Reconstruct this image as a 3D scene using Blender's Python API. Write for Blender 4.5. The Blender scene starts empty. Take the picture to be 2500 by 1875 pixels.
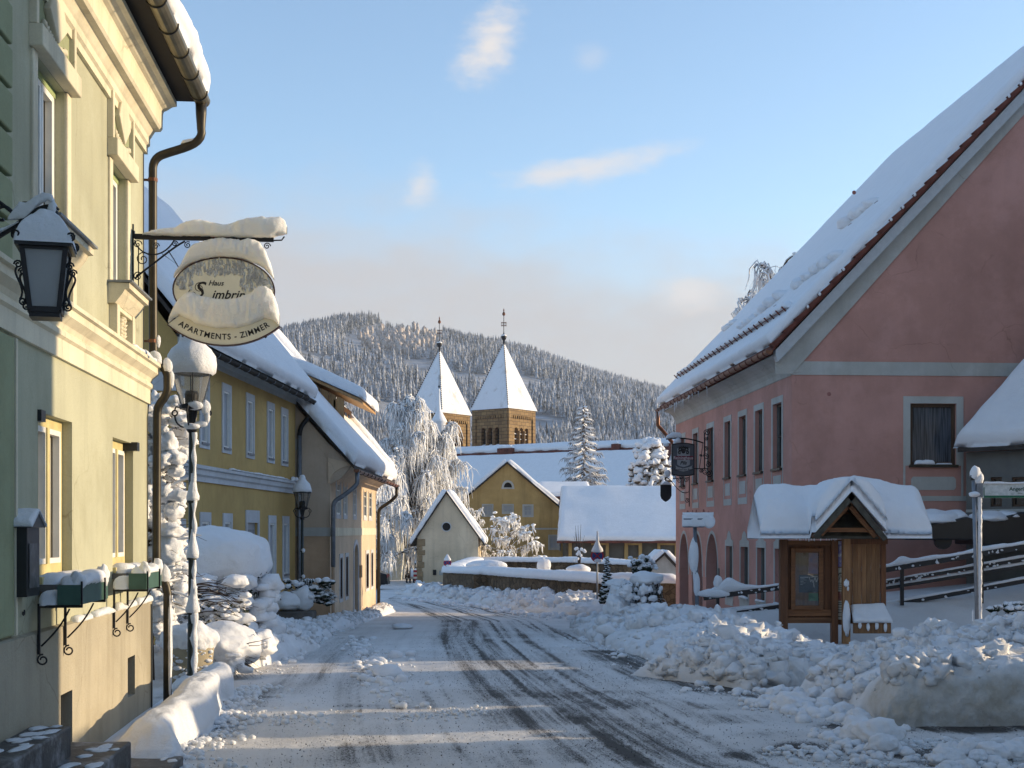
import bpy, bmesh, math, random
import numpy as np
from mathutils import Vector, Matrix
from mathutils.geometry import tessellate_polygon

random.seed(7)
rng = np.random.default_rng(7)
S = bpy.context.scene
COL = S.collection
R = math.radians

# ------------------------------------------------------------------ camera
FPX, CX, HY, CZ = 3200.0, 1250.0, 1295.0, 1.9
cam_d = bpy.data.cameras.new('camera')
cam_d.sensor_width = 36.0
cam_d.lens = 36.0 * FPX / 2500.0
cam_d.shift_y = (HY - 937.5) / 2500.0
cam_d.clip_start = 0.1
cam_d.clip_end = 12000
cam = bpy.data.objects.new('camera', cam_d)
cam.location = (0, 0, CZ)
cam.rotation_euler = (R(90), 0, 0)
COL.objects.link(cam)
S.camera = cam

# ------------------------------------------------------------------ sun and sky
SUN_EL = 10.0
SUN_AZ = math.degrees(math.atan2(1.0, 0.20))      # clockwise from +Y
sun_dir = Vector((math.sin(R(SUN_AZ)) * math.cos(R(SUN_EL)), math.cos(R(SUN_AZ)) * math.cos(R(SUN_EL)), math.sin(R(SUN_EL))))
sd = bpy.data.lights.new('sun', 'SUN')
sd.energy = 2.85
sd.angle = R(0.6)
sd.color = (1.0, 0.78, 0.50)
so = bpy.data.objects.new('sun', sd)
so.rotation_euler = sun_dir.to_track_quat('Z', 'Y').to_euler()
so.location = (60, 20, 40)
COL.objects.link(so)

W = bpy.data.worlds.new('World')
S.world = W
W.use_nodes = True
wn, wl = W.node_tree.nodes, W.node_tree.links
wn.clear()
def N(tree_nodes, kind, **kw):
 n = tree_nodes.new(kind)
 for k, v in kw.items():
  if k.startswith('i_'):
   n.inputs[k[2:].replace('_', ' ')].default_value = v
  else:
   setattr(n, k, v)
 return n
wout = wn.new('ShaderNodeOutputWorld')
bg = wn.new('ShaderNodeBackground')
SKY_STRENGTH = 0.15
bg.inputs['Strength'].default_value = SKY_STRENGTH
sky = wn.new('ShaderNodeTexSky')
sky.sky_type = 'NISHITA'
sky.sun_disc = False
sky.sun_elevation = R(SUN_EL)
sky.sun_rotation = R(SUN_AZ)
sky.altitude = 800
sky.air_density = 1.0
sky.dust_density = 0.6
sky.ozone_density = 2.5
tc = wn.new('ShaderNodeTexCoord')
sep = wn.new('ShaderNodeSeparateXYZ')
wl.new(tc.outputs['Generated'], sep.inputs[0])
def wmath(op, a, b=None, c=None, clamp=False):
 n = wn.new('ShaderNodeMath'); n.operation = op; n.use_clamp = clamp
 for i, x in enumerate((a, b, c)):
  if x is None: continue
  if isinstance(x, (int, float)): n.inputs[i].default_value = x
  else: wl.new(x, n.inputs[i])
 return n.outputs[0]
az = wmath('ARCTAN2', sep.outputs[0], sep.outputs[1])
el = wmath('ARCSINE', sep.outputs[2])
comb = wn.new('ShaderNodeCombineXYZ')
wl.new(wmath('MULTIPLY', az, 1.0), comb.inputs[0]); wl.new(wmath('MULTIPLY', el, 2.2), comb.inputs[1])
def wnoise(scale, detail=6, rough=0.6, off=(0, 0, 0)):
 mp = wn.new('ShaderNodeMapping'); mp.inputs['Location'].default_value = off
 wl.new(comb.outputs[0], mp.inputs[0])
 n = wn.new('ShaderNodeTexNoise'); n.inputs['Scale'].default_value = scale
 n.inputs['Detail'].default_value = detail; n.inputs['Roughness'].default_value = rough
 wl.new(mp.outputs[0], n.inputs['Vector'])
 return n.outputs['Fac']
def wsmooth(x, a, b):
 n = wn.new('ShaderNodeMapRange'); n.interpolation_type = 'SMOOTHSTEP'
 wl.new(x, n.inputs['Value'])
 n.inputs['From Min'].default_value = a; n.inputs['From Max'].default_value = b
 return n.outputs[0]
n1 = wnoise(9.0, 7, 0.58)
n2 = wnoise(26.0, 8, 0.65, (3.1, 1.7, 0))
# the low bank of cloud along the horizon
edge = wmath('ADD', wmath('MULTIPLY', wmath('SUBTRACT', n1, 0.5), 0.11), 0.232)
edge = wmath('ADD', edge, wmath('MULTIPLY', wmath('SINE', wmath('MULTIPLY', az, 5.0)), -0.030))
bank_m = wsmooth(wmath('SUBTRACT', edge, el), -0.03, 0.07)
bank_m = wmath('MULTIPLY', bank_m, wmath('ADD', wmath('MULTIPLY', n2, 0.30), 0.76), clamp=True)
# loose wisps: azimuth, elevation, half width, half height, strength, tilt
def wisp(a0, e0, wa, he, k, tilt=0.0, lo=0.42, hi=1.05):
 da = wmath('SUBTRACT', az, a0); de = wmath('SUBTRACT', el, e0)
 de = wmath('SUBTRACT', de, wmath('MULTIPLY', da, tilt))
 d = wmath('SQRT', wmath('ADD', wmath('POWER', wmath('DIVIDE', wmath('ABSOLUTE', da), wa), 2.0), wmath('POWER', wmath('DIVIDE', wmath('ABSOLUTE', de), he), 2.0)))
 v = wmath('ADD', wmath('SUBTRACT', 1.0, d), wmath('MULTIPLY', wmath('SUBTRACT', n2, 0.5), 1.7))
 v = wmath('ADD', v, wmath('MULTIPLY', wmath('SUBTRACT', n1, 0.5), 0.8))
 return wmath('MULTIPLY', wsmooth(v, lo - 0.4, hi), k)
wl_list = [wisp(-0.016, 0.357, 0.032, 0.034, 0.95, 0.6), wisp(0.052, 0.268, 0.090, 0.015, 0.8, 0.16),
     wisp(-0.070, 0.255, 0.018, 0.022, 0.7, 0.4), wisp(0.134, 0.178, 0.036, 0.018, 0.75),
     wisp(0.060, 0.345, 0.02, 0.012, 0.25), wisp(-0.62, 0.33, 0.16, 0.035, 0.6, 0.1), wisp(0.75, 0.30, 0.2, 0.03, 0.5)]
m = bank_m
m2 = 0.0
for x in wl_list:
 m2 = wmath('MAXIMUM', m2, x)
CLOUD = (1.60, 1.55, 1.57, 1)
mixc = wn.new('ShaderNodeMix'); mixc.data_type = 'RGBA'
tint = wn.new('ShaderNodeMix'); tint.data_type = 'RGBA'; tint.blend_type = 'MULTIPLY'
tint.inputs['Factor'].default_value = 1.0
wl.new(sky.outputs[0], tint.inputs['A'])
tint.inputs['B'].default_value = (1.03, 0.935, 0.86, 1)
SKYTINT = tint
wl.new(m, mixc.inputs['Factor'])
wl.new(tint.outputs['Result'], mixc.inputs['A'])
mixc.inputs['B'].default_value = CLOUD
mixd = wn.new('ShaderNodeMix'); mixd.data_type = 'RGBA'; wl.new(m2, mixd.inputs['Factor']); wl.new(mixc.outputs['Result'], mixd.inputs['A']); mixd.inputs['B'].default_value = (2.25, 2.12, 2.05, 1)
wl.new(mixd.outputs['Result'], bg.inputs['Color'])
wl.new(bg.outputs[0], wout.inputs[0])

S.view_settings.view_transform = 'Standard'
S.view_settings.look = 'None'
S.view_settings.exposure = 1.42
S.view_settings.gamma = 1.0
S.render.engine = 'CYCLES'
S.cycles.max_bounces = 7
S.cycles.diffuse_bounces = 4
S.cycles.glossy_bounces = 3
S.cycles.transmission_bounces = 6
S.cycles.transparent_max_bounces = 8
S.cycles.caustics_reflective = False
S.cycles.caustics_refractive = False
S.cycles.use_denoising = True
S.cycles.denoiser = 'OPENIMAGEDENOISE'

# ------------------------------------------------------------------ numeric noise
def _hash(ix, iy, iz, seed):
 with np.errstate(over='ignore'):
  h = (ix.astype(np.int64) * 73856093) ^ (iy.astype(np.int64) * 19349663) ^ (iz.astype(np.int64) * 83492791) ^ (seed * 2654435761)
  h = h & 0xffffffff
  h = ((h ^ (h >> 16)) * 0x45d9f3b) & 0xffffffff
  h = ((h ^ (h >> 16)) * 0x45d9f3b) & 0xffffffff
  h = h ^ (h >> 16)
 return h.astype(np.float64) / 4294967296.0
def vnoise(p, seed=0):
 p = np.asarray(p, dtype=np.float64)
 i = np.floor(p).astype(np.int64); f = p - i
 f = f * f * f * (f * (f * 6 - 15) + 10)
 out = 0
 for dx in (0, 1):
  wx = f[:, 0] if dx else 1 - f[:, 0]
  for dy in (0, 1):
   wy = f[:, 1] if dy else 1 - f[:, 1]
   for dz in (0, 1):
    wz = f[:, 2] if dz else 1 - f[:, 2]
    out = out + wx * wy * wz * _hash(i[:, 0] + dx, i[:, 1] + dy, i[:, 2] + dz, seed)
 return out
def fbm(p, octv=4, seed=0):
 p = np.asarray(p, dtype=np.float64); o = 0; a = 0.5; t = 0
 for k in range(octv):
  o = o + a * vnoise(p * (2.03 ** k), seed + k); t += a; a *= 0.5
 return o / t
def worley(p, seed=0):
 p = np.asarray(p, dtype=np.float64)
 i = np.floor(p).astype(np.int64)
 best = np.full(len(p), 9.0)
 for dx in (-1, 0, 1):
  for dy in (-1, 0, 1):
   for dz in (-1, 0, 1):
    cx, cy, cz = i[:, 0] + dx, i[:, 1] + dy, i[:, 2] + dz
    q = np.stack([cx + _hash(cx, cy, cz, seed), cy + _hash(cx, cy, cz, seed + 11), cz + _hash(cx, cy, cz, seed + 23)], 1)
    best = np.minimum(best, ((p - q) ** 2).sum(1))
 return np.sqrt(best)
def sstep(x, a, b):
 t = np.clip((np.asarray(x, dtype=np.float64) - a) / (b - a), 0, 1)
 return t * t * (3 - 2 * t)

# ------------------------------------------------------------------ placing
def P(px, py, Y):
 return Vector(((px - CX) / FPX * Y, Y, CZ + (HY - py) / FPX * Y))
GY = [0, 14, 22, 36, 48, 60, 80, 110, 200, 400, 12000]
GZ = [0, 0, -0.2, -0.7, -1.1, -1.35, -1.6, -1.7, -1.8, -1.8, -1.8]
def gz(Y):
 return np.interp(Y, GY, GZ)
def ground_at(px, py):
 Y = 20.0
 for _ in range(40):
  Y = 0.5 * Y + 0.5 * (CZ - float(gz(Y))) * FPX / max(py - HY, 5)
 return ((px - CX) / FPX * Y, Y)
class UVec(Vector):
 def __call__(s, px, out=0.0): return s.fr.uz(px, HY, out)[0]
class Fr:
 """a wall plane: origin, direction along, outward normal"""
 def __init__(s, o, u, n):
  s.o = Vector(o); s.u = UVec(Vector(u).normalized()); s.u.fr = s; s.n = Vector(n).normalized()
 def p(s, u, o, z):
  return Vector((s.o.x + s.u.x * u + s.n.x * o, s.o.y + s.u.y * u + s.n.y * o, z))
 def uz(s, px, py, out=0.0):
  d = Vector(((px - CX) / FPX, 1.0, (HY - py) / FPX))
  c = Vector((0, 0, CZ)); q = s.o + s.n * out
  t = (Vector((q.x, q.y, 0)) - Vector((c.x, c.y, 0))).dot(s.n) / d.dot(s.n)
  h = c + d * t
  return (Vector((h.x, h.y, 0)) - Vector((s.o.x, s.o.y, 0))).dot(s.u), h.z
 def z(s, px, py, out=0.0): return s.uz(px, py, out)[1]

# ------------------------------------------------------------------ mesh building
BASE = {}
def base_of(o):
 while o.parent is not None: o = o.parent
 return BASE.get(o.name, Vector((0, 0, 0)))
def link_mesh(name, me, mat=None, parent=None, loc=None, smooth=False):
 o = bpy.data.objects.new(name, me)
 COL.objects.link(o)
 if mat is not None:
  for mm in (mat if isinstance(mat, (list, tuple)) else [mat]):
   me.materials.append(mm)
 if smooth:
  me.polygons.foreach_set('use_smooth', np.ones(len(me.polygons), dtype=bool))
 off = None
 if parent is not None:
  o.parent = parent
  off = base_of(parent)
 elif loc is not None:
  off = Vector(loc); o.location = off; BASE[o.name] = off
 if off is not None and off.length > 0:
  me.transform(Matrix.Translation(-off))
 return o
def mesh_np(name, v, f, mat=None, parent=None, loc=None, smooth=True, attrs=None):
 v = np.ascontiguousarray(v, dtype=np.float32); f = np.ascontiguousarray(f, dtype=np.int32)
 me = bpy.data.meshes.new(name)
 k = f.shape[1]
 me.vertices.add(len(v)); me.vertices.foreach_set('co', v.ravel())
 keep = np.ones(f.shape, dtype=bool)
 if k == 4: keep[:, 3] = f[:, 3] != f[:, 2]
 li = f[keep]; cnt = keep.sum(1)
 me.loops.add(len(li)); me.loops.foreach_set('vertex_index', li)
 me.polygons.add(len(f)); me.polygons.foreach_set('loop_start', np.concatenate([[0], np.cumsum(cnt)[:-1]]).astype(np.int32))
 me.update(calc_edges=True)
 for an, av in (attrs or {}).items():
  a = me.attributes.new(an, 'FLOAT', 'POINT'); a.data.foreach_set('value', np.ascontiguousarray(av, dtype=np.float32))
 return link_mesh(name, me, mat, parent, loc, smooth)
class MB:
 def __init__(s): s.v = []; s.f = []; s.mi = []; s.cur = 0
 def add(s, vs, fs):
  b = len(s.v)
  s.v.extend([tuple(x) for x in vs]); s.f.extend([tuple(i + b for i in f) for f in fs]); s.mi.extend([s.cur] * len(fs))
  return s
 def box8(s, p):
  return s.add(p, [(0, 1, 2, 3), (7, 6, 5, 4), (0, 4, 5, 1), (1, 5, 6, 2), (2, 6, 7, 3), (3, 7, 4, 0)])
 def fbox(s, fr, u0, u1, o0, o1, z0, z1, z0b=None, z1b=None):
  z0b = z0 if z0b is None else z0b; z1b = z1 if z1b is None else z1b
  return s.box8([fr.p(u0, o0, z0), fr.p(u1, o0, z0b), fr.p(u1, o1, z0b), fr.p(u0, o1, z0), fr.p(u0, o0, z1), fr.p(u1, o0, z1b), fr.p(u1, o1, z1b), fr.p(u0, o1, z1)])
 def box(s, x0, x1, y0, y1, z0, z1):
  return s.box8([(x0, y0, z0), (x1, y0, z0), (x1, y1, z0), (x0, y1, z0), (x0, y0, z1), (x1, y0, z1), (x1, y1, z1), (x0, y1, z1)])
 def quad(s, a, b, c, d): return s.add([a, b, c, d], [(0, 1, 2, 3)])
 def tri(s, a, b, c): return s.add([a, b, c], [(0, 1, 2)])
 def beam(s, a, b, w, h, up=Vector((0, 0, 1))):
  a, b = Vector(a), Vector(b); d = (b - a).normalized()
  x = d.cross(up)
  if x.length < 1e-4: x = d.cross(Vector((0, 1, 0)))
  x.normalize(); y = x.cross(d).normalized()
  x = x * w / 2; y = y * h / 2
  return s.box8([a - x - y, a + x - y, a + x + y, a - x + y, b - x - y, b + x - y, b + x + y, b - x + y])
 def tube(s, path, r, n=6, caps=True):
  path = [Vector(p) for p in path]
  rs = r if isinstance(r, (list, tuple, np.ndarray)) else [r] * len(path)
  rings = []; px = None
  for i, p in enumerate(path):
   d = (path[min(i + 1, len(path) - 1)] - path[max(i - 1, 0)])
   if d.length < 1e-9: d = Vector((0, 0, 1))
   d.normalize()
   if px is None:
    ref = Vector((0, 0, 1)) if abs(d.z) < 0.9 else Vector((1, 0, 0))
    x = d.cross(ref).normalized()
   else:
    x = (px - d * px.dot(d))
    x = x.normalized() if x.length > 1e-6 else d.orthogonal().normalized()
   px = x; y = d.cross(x)
   rings.append([p + (x * math.cos(2 * math.pi * k / n) + y * math.sin(2 * math.pi * k / n)) * rs[i] for k in range(n)])
  vs = [q for rr in rings for q in rr]; fs = []
  for i in range(len(rings) - 1):
   for k in range(n):
    fs.append((i * n + k, i * n + (k + 1) % n, (i + 1) * n + (k + 1) % n, (i + 1) * n + k))
  if caps:
   fs.append(tuple(range(n - 1, -1, -1))); fs.append(tuple((len(rings) - 1) * n + k for k in range(n)))
  return s.add(vs, fs)
 def lathe(s, c, prof, n=16, sx=1.0, sy=1.0, caps=True, rot=0.0):
  vs = []; fs = []
  for (r, z) in prof:
   for k in range(n):
    a = 2 * math.pi * k / n + rot
    vs.append((c[0] + math.cos(a) * r * sx, c[1] + math.sin(a) * r * sy, c[2] + z))
  for i in range(len(prof) - 1):
   for k in range(n):
    fs.append((i * n + k, i * n + (k + 1) % n, (i + 1) * n + (k + 1) % n, (i + 1) * n + k))
  if caps:
   fs.append(tuple(range(n - 1, -1, -1))); fs.append(tuple((len(prof) - 1) * n + k for k in range(n)))
  return s.add(vs, fs)
 def prism(s, fr, poly, o0, o1):
  """closed polygon in (u, z) of a frame, given depth from o0 to o1"""
  n = len(poly); tri = tessellate_polygon([[Vector((a, b, 0)) for a, b in poly]])
  vs = [fr.p(a, o0, b) for a, b in poly] + [fr.p(a, o1, b) for a, b in poly]
  fs = [tuple(t) for t in tri] + [tuple(i + n for i in reversed(t)) for t in tri]
  fs += [(i, (i + 1) % n, (i + 1) % n + n, i + n) for i in range(n)]
  return s.add(vs, fs)
 def extrude(s, fr, prof, u0, u1):
  """profile in (out, z) run along the wall from u0 to u1"""
  n = len(prof)
  vs = [fr.p(u0, a, b) for a, b in prof] + [fr.p(u1, a, b) for a, b in prof]
  tri = tessellate_polygon([[Vector((a, b, 0)) for a, b in prof]])
  fs = [tuple(t) for t in tri] + [tuple(i + n for i in reversed(t)) for t in tri]
  fs += [(i, (i + 1) % n, (i + 1) % n + n, i + n) for i in range(n)]
  return s.add(vs, fs)
 def wall(s, fr, outline, holes, depth, o=0.0):
  loops = [outline] + holes
  tri = tessellate_polygon([[Vector((a, b, 0)) for a, b in l] for l in loops])
  flat = [q for l in loops for q in l]
  s.add([fr.p(a, o, b) for a, b in flat], [tuple(t) for t in tri])
  for l in holes:
   n = len(l)
   s.add([fr.p(a, o, b) for a, b in l] + [fr.p(a, o - depth, b) for a, b in l], [(i, (i + 1) % n, (i + 1) % n + n, i + n) for i in range(n)])
  return s
 def build(s, name, mat=None, parent=None, loc=None, smooth=False, bevel=0.0, recalc=True):
  me = bpy.data.meshes.new(name)
  me.from_pydata(s.v, [], s.f)
  if recalc and len(s.f) < 30000:
   bm = bmesh.new(); bm.from_mesh(me); bmesh.ops.recalc_face_normals(bm, faces=bm.faces); bm.to_mesh(me); bm.free()
  if any(s.mi): me.polygons.foreach_set('material_index', np.array(s.mi, dtype=np.int32))
  o = link_mesh(name, me, mat, parent, loc, smooth)
  if bevel > 0:
   md = o.modifiers.new('edge', 'BEVEL'); md.width = bevel; md.segments = 2; md.limit_method = 'ANGLE'
  return o
def rect(u0, u1, z0, z1): return [(u0, z0), (u1, z0), (u1, z1), (u0, z1)]
def tag(o, label=None, cat=None, group=None, kind=None):
 if label: o['label'] = label
 if cat: o['category'] = cat
 if group: o['group'] = group
 if kind: o['kind'] = kind
 return o
def thing(name, loc, label, cat, group=None):
 o = bpy.data.objects.new(name, None); COL.objects.link(o)
 o.empty_display_size = 0.2
 o.location = loc; BASE[o.name] = Vector(loc)
 return tag(o, label, cat, group)
def copy_part(src, name, parent, offset):
 c = src.copy(); c.name = name; COL.objects.link(c); c.parent = parent
 c.location = src.location + Vector(offset)
 return c

# ------------------------------------------------------------------ materials
def new_mat(name):
 mt = bpy.data.materials.new(name); mt.use_nodes = True
 nt = mt.node_tree; b = nt.nodes['Principled BSDF']
 return mt, nt.nodes, nt.links, b
def noise_node(nn, ll, scale, detail=4, rough=0.55, stretch=(1, 1, 1), coord='Object'):
 t = nn.new('ShaderNodeTexCoord'); mp = nn.new('ShaderNodeMapping')
 mp.inputs['Scale'].default_value = stretch
 ll.new(t.outputs[coord], mp.inputs[0])
 n = nn.new('ShaderNodeTexNoise'); n.inputs['Scale'].default_value = scale
 n.inputs['Detail'].default_value = detail; n.inputs['Roughness'].default_value = rough
 ll.new(mp.outputs[0], n.inputs['Vector'])
 return n.outputs['Fac']
def ramp(nn, ll, fac, a, b, ca, cb):
 r = nn.new('ShaderNodeValToRGB')
 r.color_ramp.elements[0].position = a; r.color_ramp.elements[0].color = (*ca, 1)
 r.color_ramp.elements[1].position = b; r.color_ramp.elements[1].color = (*cb, 1)
 ll.new(fac, r.inputs[0]); return r.outputs[0]
def mix(nn, ll, fac, A, B, blend='MIX'):
 m_ = nn.new('ShaderNodeMix'); m_.data_type = 'RGBA'; m_.blend_type = blend
 for key, x in (('Factor', fac), ('A', A), ('B', B)):
  if isinstance(x, (int, float)): m_.inputs[key].default_value = x
  elif isinstance(x, tuple): m_.inputs[key].default_value = (*x, 1) if len(x) == 3 else x
  else: ll.new(x, m_.inputs[key])
 return m_.outputs['Result']
def bump(nn, ll, b, h, strength, dist=0.01):
 bp = nn.new('ShaderNodeBump'); bp.inputs['Strength'].default_value = strength; bp.inputs['Distance'].default_value = dist
 ll.new(h, bp.inputs['Height']); ll.new(bp.outputs[0], b.inputs['Normal'])
 return bp
def sc(c, k): return tuple(min(1.0, x * k) for x in c)
def plaster(name, c, rough=0.9, grain=0.25, var=0.10, streak=0.10, scale=1.0):
 mt, nn, ll, b = new_mat(name)
 n1_ = noise_node(nn, ll, 1.1 * scale, 5)
 c1 = ramp(nn, ll, n1_, 0.3, 0.7, sc(c, 1 - var), sc(c, 1 + var * 0.7))
 n2_ = noise_node(nn, ll, 3.0 * scale, 4, 0.6, (1.6, 1.6, 0.16))
 f = nn.new('ShaderNodeMapRange'); ll.new(n2_, f.inputs['Value'])
 f.inputs['From Min'].default_value = 0.5; f.inputs['From Max'].default_value = 0.75
 f.inputs['To Max'].default_value = streak * 2.2
 c2 = mix(nn, ll, f.outputs[0], c1, sc(c, 0.55))
 n4_ = noise_node(nn, ll, 0.5 * scale, 9, 0.72)
 c2 = mix(nn, ll, 1.0, c2, ramp(nn, ll, n4_, 0.46, 0.56, (0.90, 0.89, 0.87), (1.0, 1.0, 1.0)), 'MULTIPLY')
 t_ = nn.new('ShaderNodeTexCoord'); dn = nn.new('ShaderNodeTexNoise'); dn.inputs['Scale'].default_value = 2.5; dn.inputs['Detail'].default_value = 5; ll.new(t_.outputs['Object'], dn.inputs['Vector'])
 vo = nn.new('ShaderNodeTexVoronoi'); vo.feature = 'DISTANCE_TO_EDGE'; vo.inputs['Scale'].default_value = 0.7; ll.new(mix(nn, ll, .30, t_.outputs['Object'], dn.outputs['Color'], 'ADD'), vo.inputs['Vector'])
 ck = mix(nn, ll, ramp(nn, ll, noise_node(nn, ll, 0.8, 3), .50, .60, (0, 0, 0), (1, 1, 1)), (1.0, 1.0, 1.0), ramp(nn, ll, vo.outputs['Distance'], .001, .006, (.72, .70, .68), (1, 1, 1)))
 c2 = mix(nn, ll, 1.0, c2, ck, 'MULTIPLY')
 n3_ = noise_node(nn, ll, 60 * scale, 3, 0.7)
 c3 = mix(nn, ll, 0.10, c2, ramp(nn, ll, n3_, 0.35, 0.65, (0.25, 0.25, 0.25), (1, 1, 1)), 'MULTIPLY')
 ll.new(c3, b.inputs['Base Color'])
 b.inputs['Roughness'].default_value = rough
 b.inputs['Specular IOR Level'].default_value = 0.2
 bump(nn, ll, b, noise_node(nn, ll, 45 * scale, 4, 0.65), grain, 0.012)
 return mt
def plain(name, c, rough=0.5, metal=0.0, var=0.06, scale=8.0, grain=0.0, spec=0.4):
 mt, nn, ll, b = new_mat(name)
 n1_ = noise_node(nn, ll, scale, 4)
 ll.new(ramp(nn, ll, n1_, 0.3, 0.7, sc(c, 1 - var * 2), sc(c, 1 + var)), b.inputs['Base Color'])
 b.inputs['Roughness'].default_value = rough; b.inputs['Metallic'].default_value = metal
 b.inputs['Specular IOR Level'].default_value = spec
 if grain > 0: bump(nn, ll, b, noise_node(nn, ll, scale * 8, 3), grain, 0.004)
 return mt
def wood(name, c1, c2, axis=2, scale=6.0, rough=0.75):
 mt, nn, ll, b = new_mat(name)
 st = [9, 9, 9]; st[axis] = 0.5
 n1_ = noise_node(nn, ll, scale * 0.5, 6, 0.65, tuple(st))
 n2_ = noise_node(nn, ll, 2.2, 3, 0.5)
 c = ramp(nn, ll, n1_, 0.32, 0.68, c1, c2)
 c = mix(nn, ll, 0.45, c, ramp(nn, ll, n2_, 0.3, 0.7, (0.55, 0.5, 0.5), (1.0, 1.0, 1.0)), 'MULTIPLY')
 nn_info = nn.new('ShaderNodeObjectInfo')
 hs = nn.new('ShaderNodeHueSaturation')
 mr = nn.new('ShaderNodeMapRange'); ll.new(nn_info.outputs['Random'], mr.inputs['Value'])
 mr.inputs['To Min'].default_value = 0.78; mr.inputs['To Max'].default_value = 1.2
 ll.new(mr.outputs[0], hs.inputs['Value']); ll.new(c, hs.inputs['Color'])
 ll.new(hs.outputs[0], b.inputs['Base Color'])
 b.inputs['Roughness'].default_value = rough
 bump(nn, ll, b, n1_, 0.3, 0.004)
 return mt
def snow_mat(name, c=(0.84, 0.85, 0.87), fine=0.6, sss=0.0):
 mt, nn, ll, b = new_mat(name)
 n1_ = noise_node(nn, ll, 2.5, 5)
 ll.new(ramp(nn, ll, n1_, 0.3, 0.7, sc(c, 0.94), c), b.inputs['Base Color'])
 b.inputs['Roughness'].default_value = 0.65
 b.inputs['Specular IOR Level'].default_value = 0.25
 h1 = noise_node(nn, ll, 34, 8, 0.78); h2 = noise_node(nn, ll, 7, 3, 0.5)
 ad = nn.new('ShaderNodeMath'); ad.operation = 'MULTIPLY_ADD'; ll.new(h2, ad.inputs[0]); ad.inputs[1].default_value = 1.5; ll.new(h1, ad.inputs[2])
 bump(nn, ll, b, ad.outputs[0], fine, 0.03)
 if sss > 0:
  b.inputs['Subsurface Weight'].default_value = sss
  b.inputs['Subsurface Radius'].default_value = (0.08, 0.07, 0.06)
  b.inputs['Subsurface Scale'].default_value = 1.0
 return mt
def glass_dark(name, c=(0.014, 0.016, 0.019), rough=0.06, curtain=None):
 mt, nn, ll, b = new_mat(name)
 if curtain:
  w = noise_node(nn, ll, 9, 2, 0.4, (6, 6, 0.15))
  ll.new(ramp(nn, ll, w, 0.35, 0.6, c, curtain), b.inputs['Base Color'])
 else:
  ll.new(ramp(nn, ll, noise_node(nn, ll, 1.5, 2), 0.3, 0.7, sc(c, 0.7), sc(c, 1.4)), b.inputs['Base Color'])
 b.inputs['Roughness'].default_value = rough
 b.inputs['Specular IOR Level'].default_value = 0.3
 return mt
M = {}
M['snow'] = snow_mat('snow')
M['snow_soft'] = snow_mat('snow_soft', fine=0.35)
M['snow_sign'] = snow_mat('snow_sign', c=(0.86, 0.85, 0.80), fine=0.55, sss=0.6)
M['green_wall'] = plaster('green_plaster', (0.46, 0.46, 0.335), var=0.10, streak=0.10)
M['green_dark'] = plaster('green_trim_plaster', (0.33, 0.36, 0.22))
M['cream'] = plaster('cream_plaster', (0.74, 0.68, 0.52), grain=0.2, var=0.11, streak=0.2)
M['plinth'] = plaster('plinth_render', (0.41, 0.37, 0.28), grain=0.4, var=0.14, streak=0.18)
M['yellow_wall'] = plaster('ochre_plaster', (0.57, 0.39, 0.15), grain=0.5, scale=0.8)
M['white_trim'] = plaster('white_trim_plaster', (0.60, 0.61, 0.63), grain=0.12, var=0.06)
M['peach_wall'] = plaster('peach_plaster', (0.68, 0.53, 0.38), grain=0.3)
M['peach_dark'] = plaster('peach_shade_plaster', (0.58, 0.46, 0.35), grain=0.3)  # darker copy of the peach; shade of the gable put in its colour
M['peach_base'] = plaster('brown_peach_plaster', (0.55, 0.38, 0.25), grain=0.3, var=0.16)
M['pink_wall'] = plaster('pink_plaster', (0.56, 0.305, 0.255), grain=0.45, var=0.11, streak=0.05)
M['grey_trim'] = plaster('grey_trim_plaster', (0.50, 0.50, 0.47), grain=0.2, var=0.1)
M['grey_wall'] = plaster('grey_plaster', (0.17, 0.17, 0.16), grain=0.3)
M['chapel_wall'] = plaster('chapel_plaster', (0.76, 0.63, 0.45), grain=0.3, var=0.12, streak=0.2, scale=0.6)
M['old_yellow'] = plaster('old_yellow_plaster', (0.54, 0.365, 0.15), grain=0.3, var=0.2, streak=0.25, scale=0.5)
M['pale_wall'] = plaster('pale_plaster', (0.55, 0.55, 0.48), var=0.1)
M['iron'] = plain('black_iron', (0.018, 0.018, 0.02), 0.45, 0.3, 0.2)
M['copper'] = plain('brown_copper', (0.045, 0.039, 0.028), 0.45, 0.4, 0.18, 5)
M['copper_red'] = plain('red_copper', (0.20, 0.085, 0.045), 0.45, 0.4, 0.18, 5)
M['gutter'] = plain('olive_gutter', (0.17, 0.145, 0.085), 0.38, 0.6, 0.15, 5)
M['zinc'] = plain('grey_zinc', (0.22, 0.24, 0.27), 0.5, 0.5, 0.12)
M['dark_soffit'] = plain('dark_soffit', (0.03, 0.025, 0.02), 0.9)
M['white_paint'] = plain('white_paint', (0.78, 0.77, 0.72), 0.45, 0, 0.04)
M['yellow_paint'] = plain('yellow_paint', (0.60, 0.51, 0.25), 0.5, 0, 0.08)
M['green_paint'] = plain('green_paint', (0.05, 0.11, 0.085), 0.5, 0, 0.12)
M['black_paint'] = plain('black_paint', (0.02, 0.022, 0.025), 0.35)
M['glass'] = glass_dark('window_glass')
M['glass_curtain'] = glass_dark('window_glass_with_curtain', (0.05, 0.05, 0.05), 0.08, (0.42, 0.40, 0.34))
M['glass_veil'] = glass_dark('window_glass_with_veil', (0.02, 0.024, 0.03), 0.08, (0.11, 0.12, 0.14))
M['blind'] = plain('grey_blind', (0.36, 0.38, 0.41), 0.5, 0, 0.05, 3)
M['void'] = plain('dark_opening', (0.02, 0.018, 0.016), 0.9)
M['tile'] = plain('red_brown_tile', (0.15, 0.045, 0.03), 0.8, 0, 0.3, 3)
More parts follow.
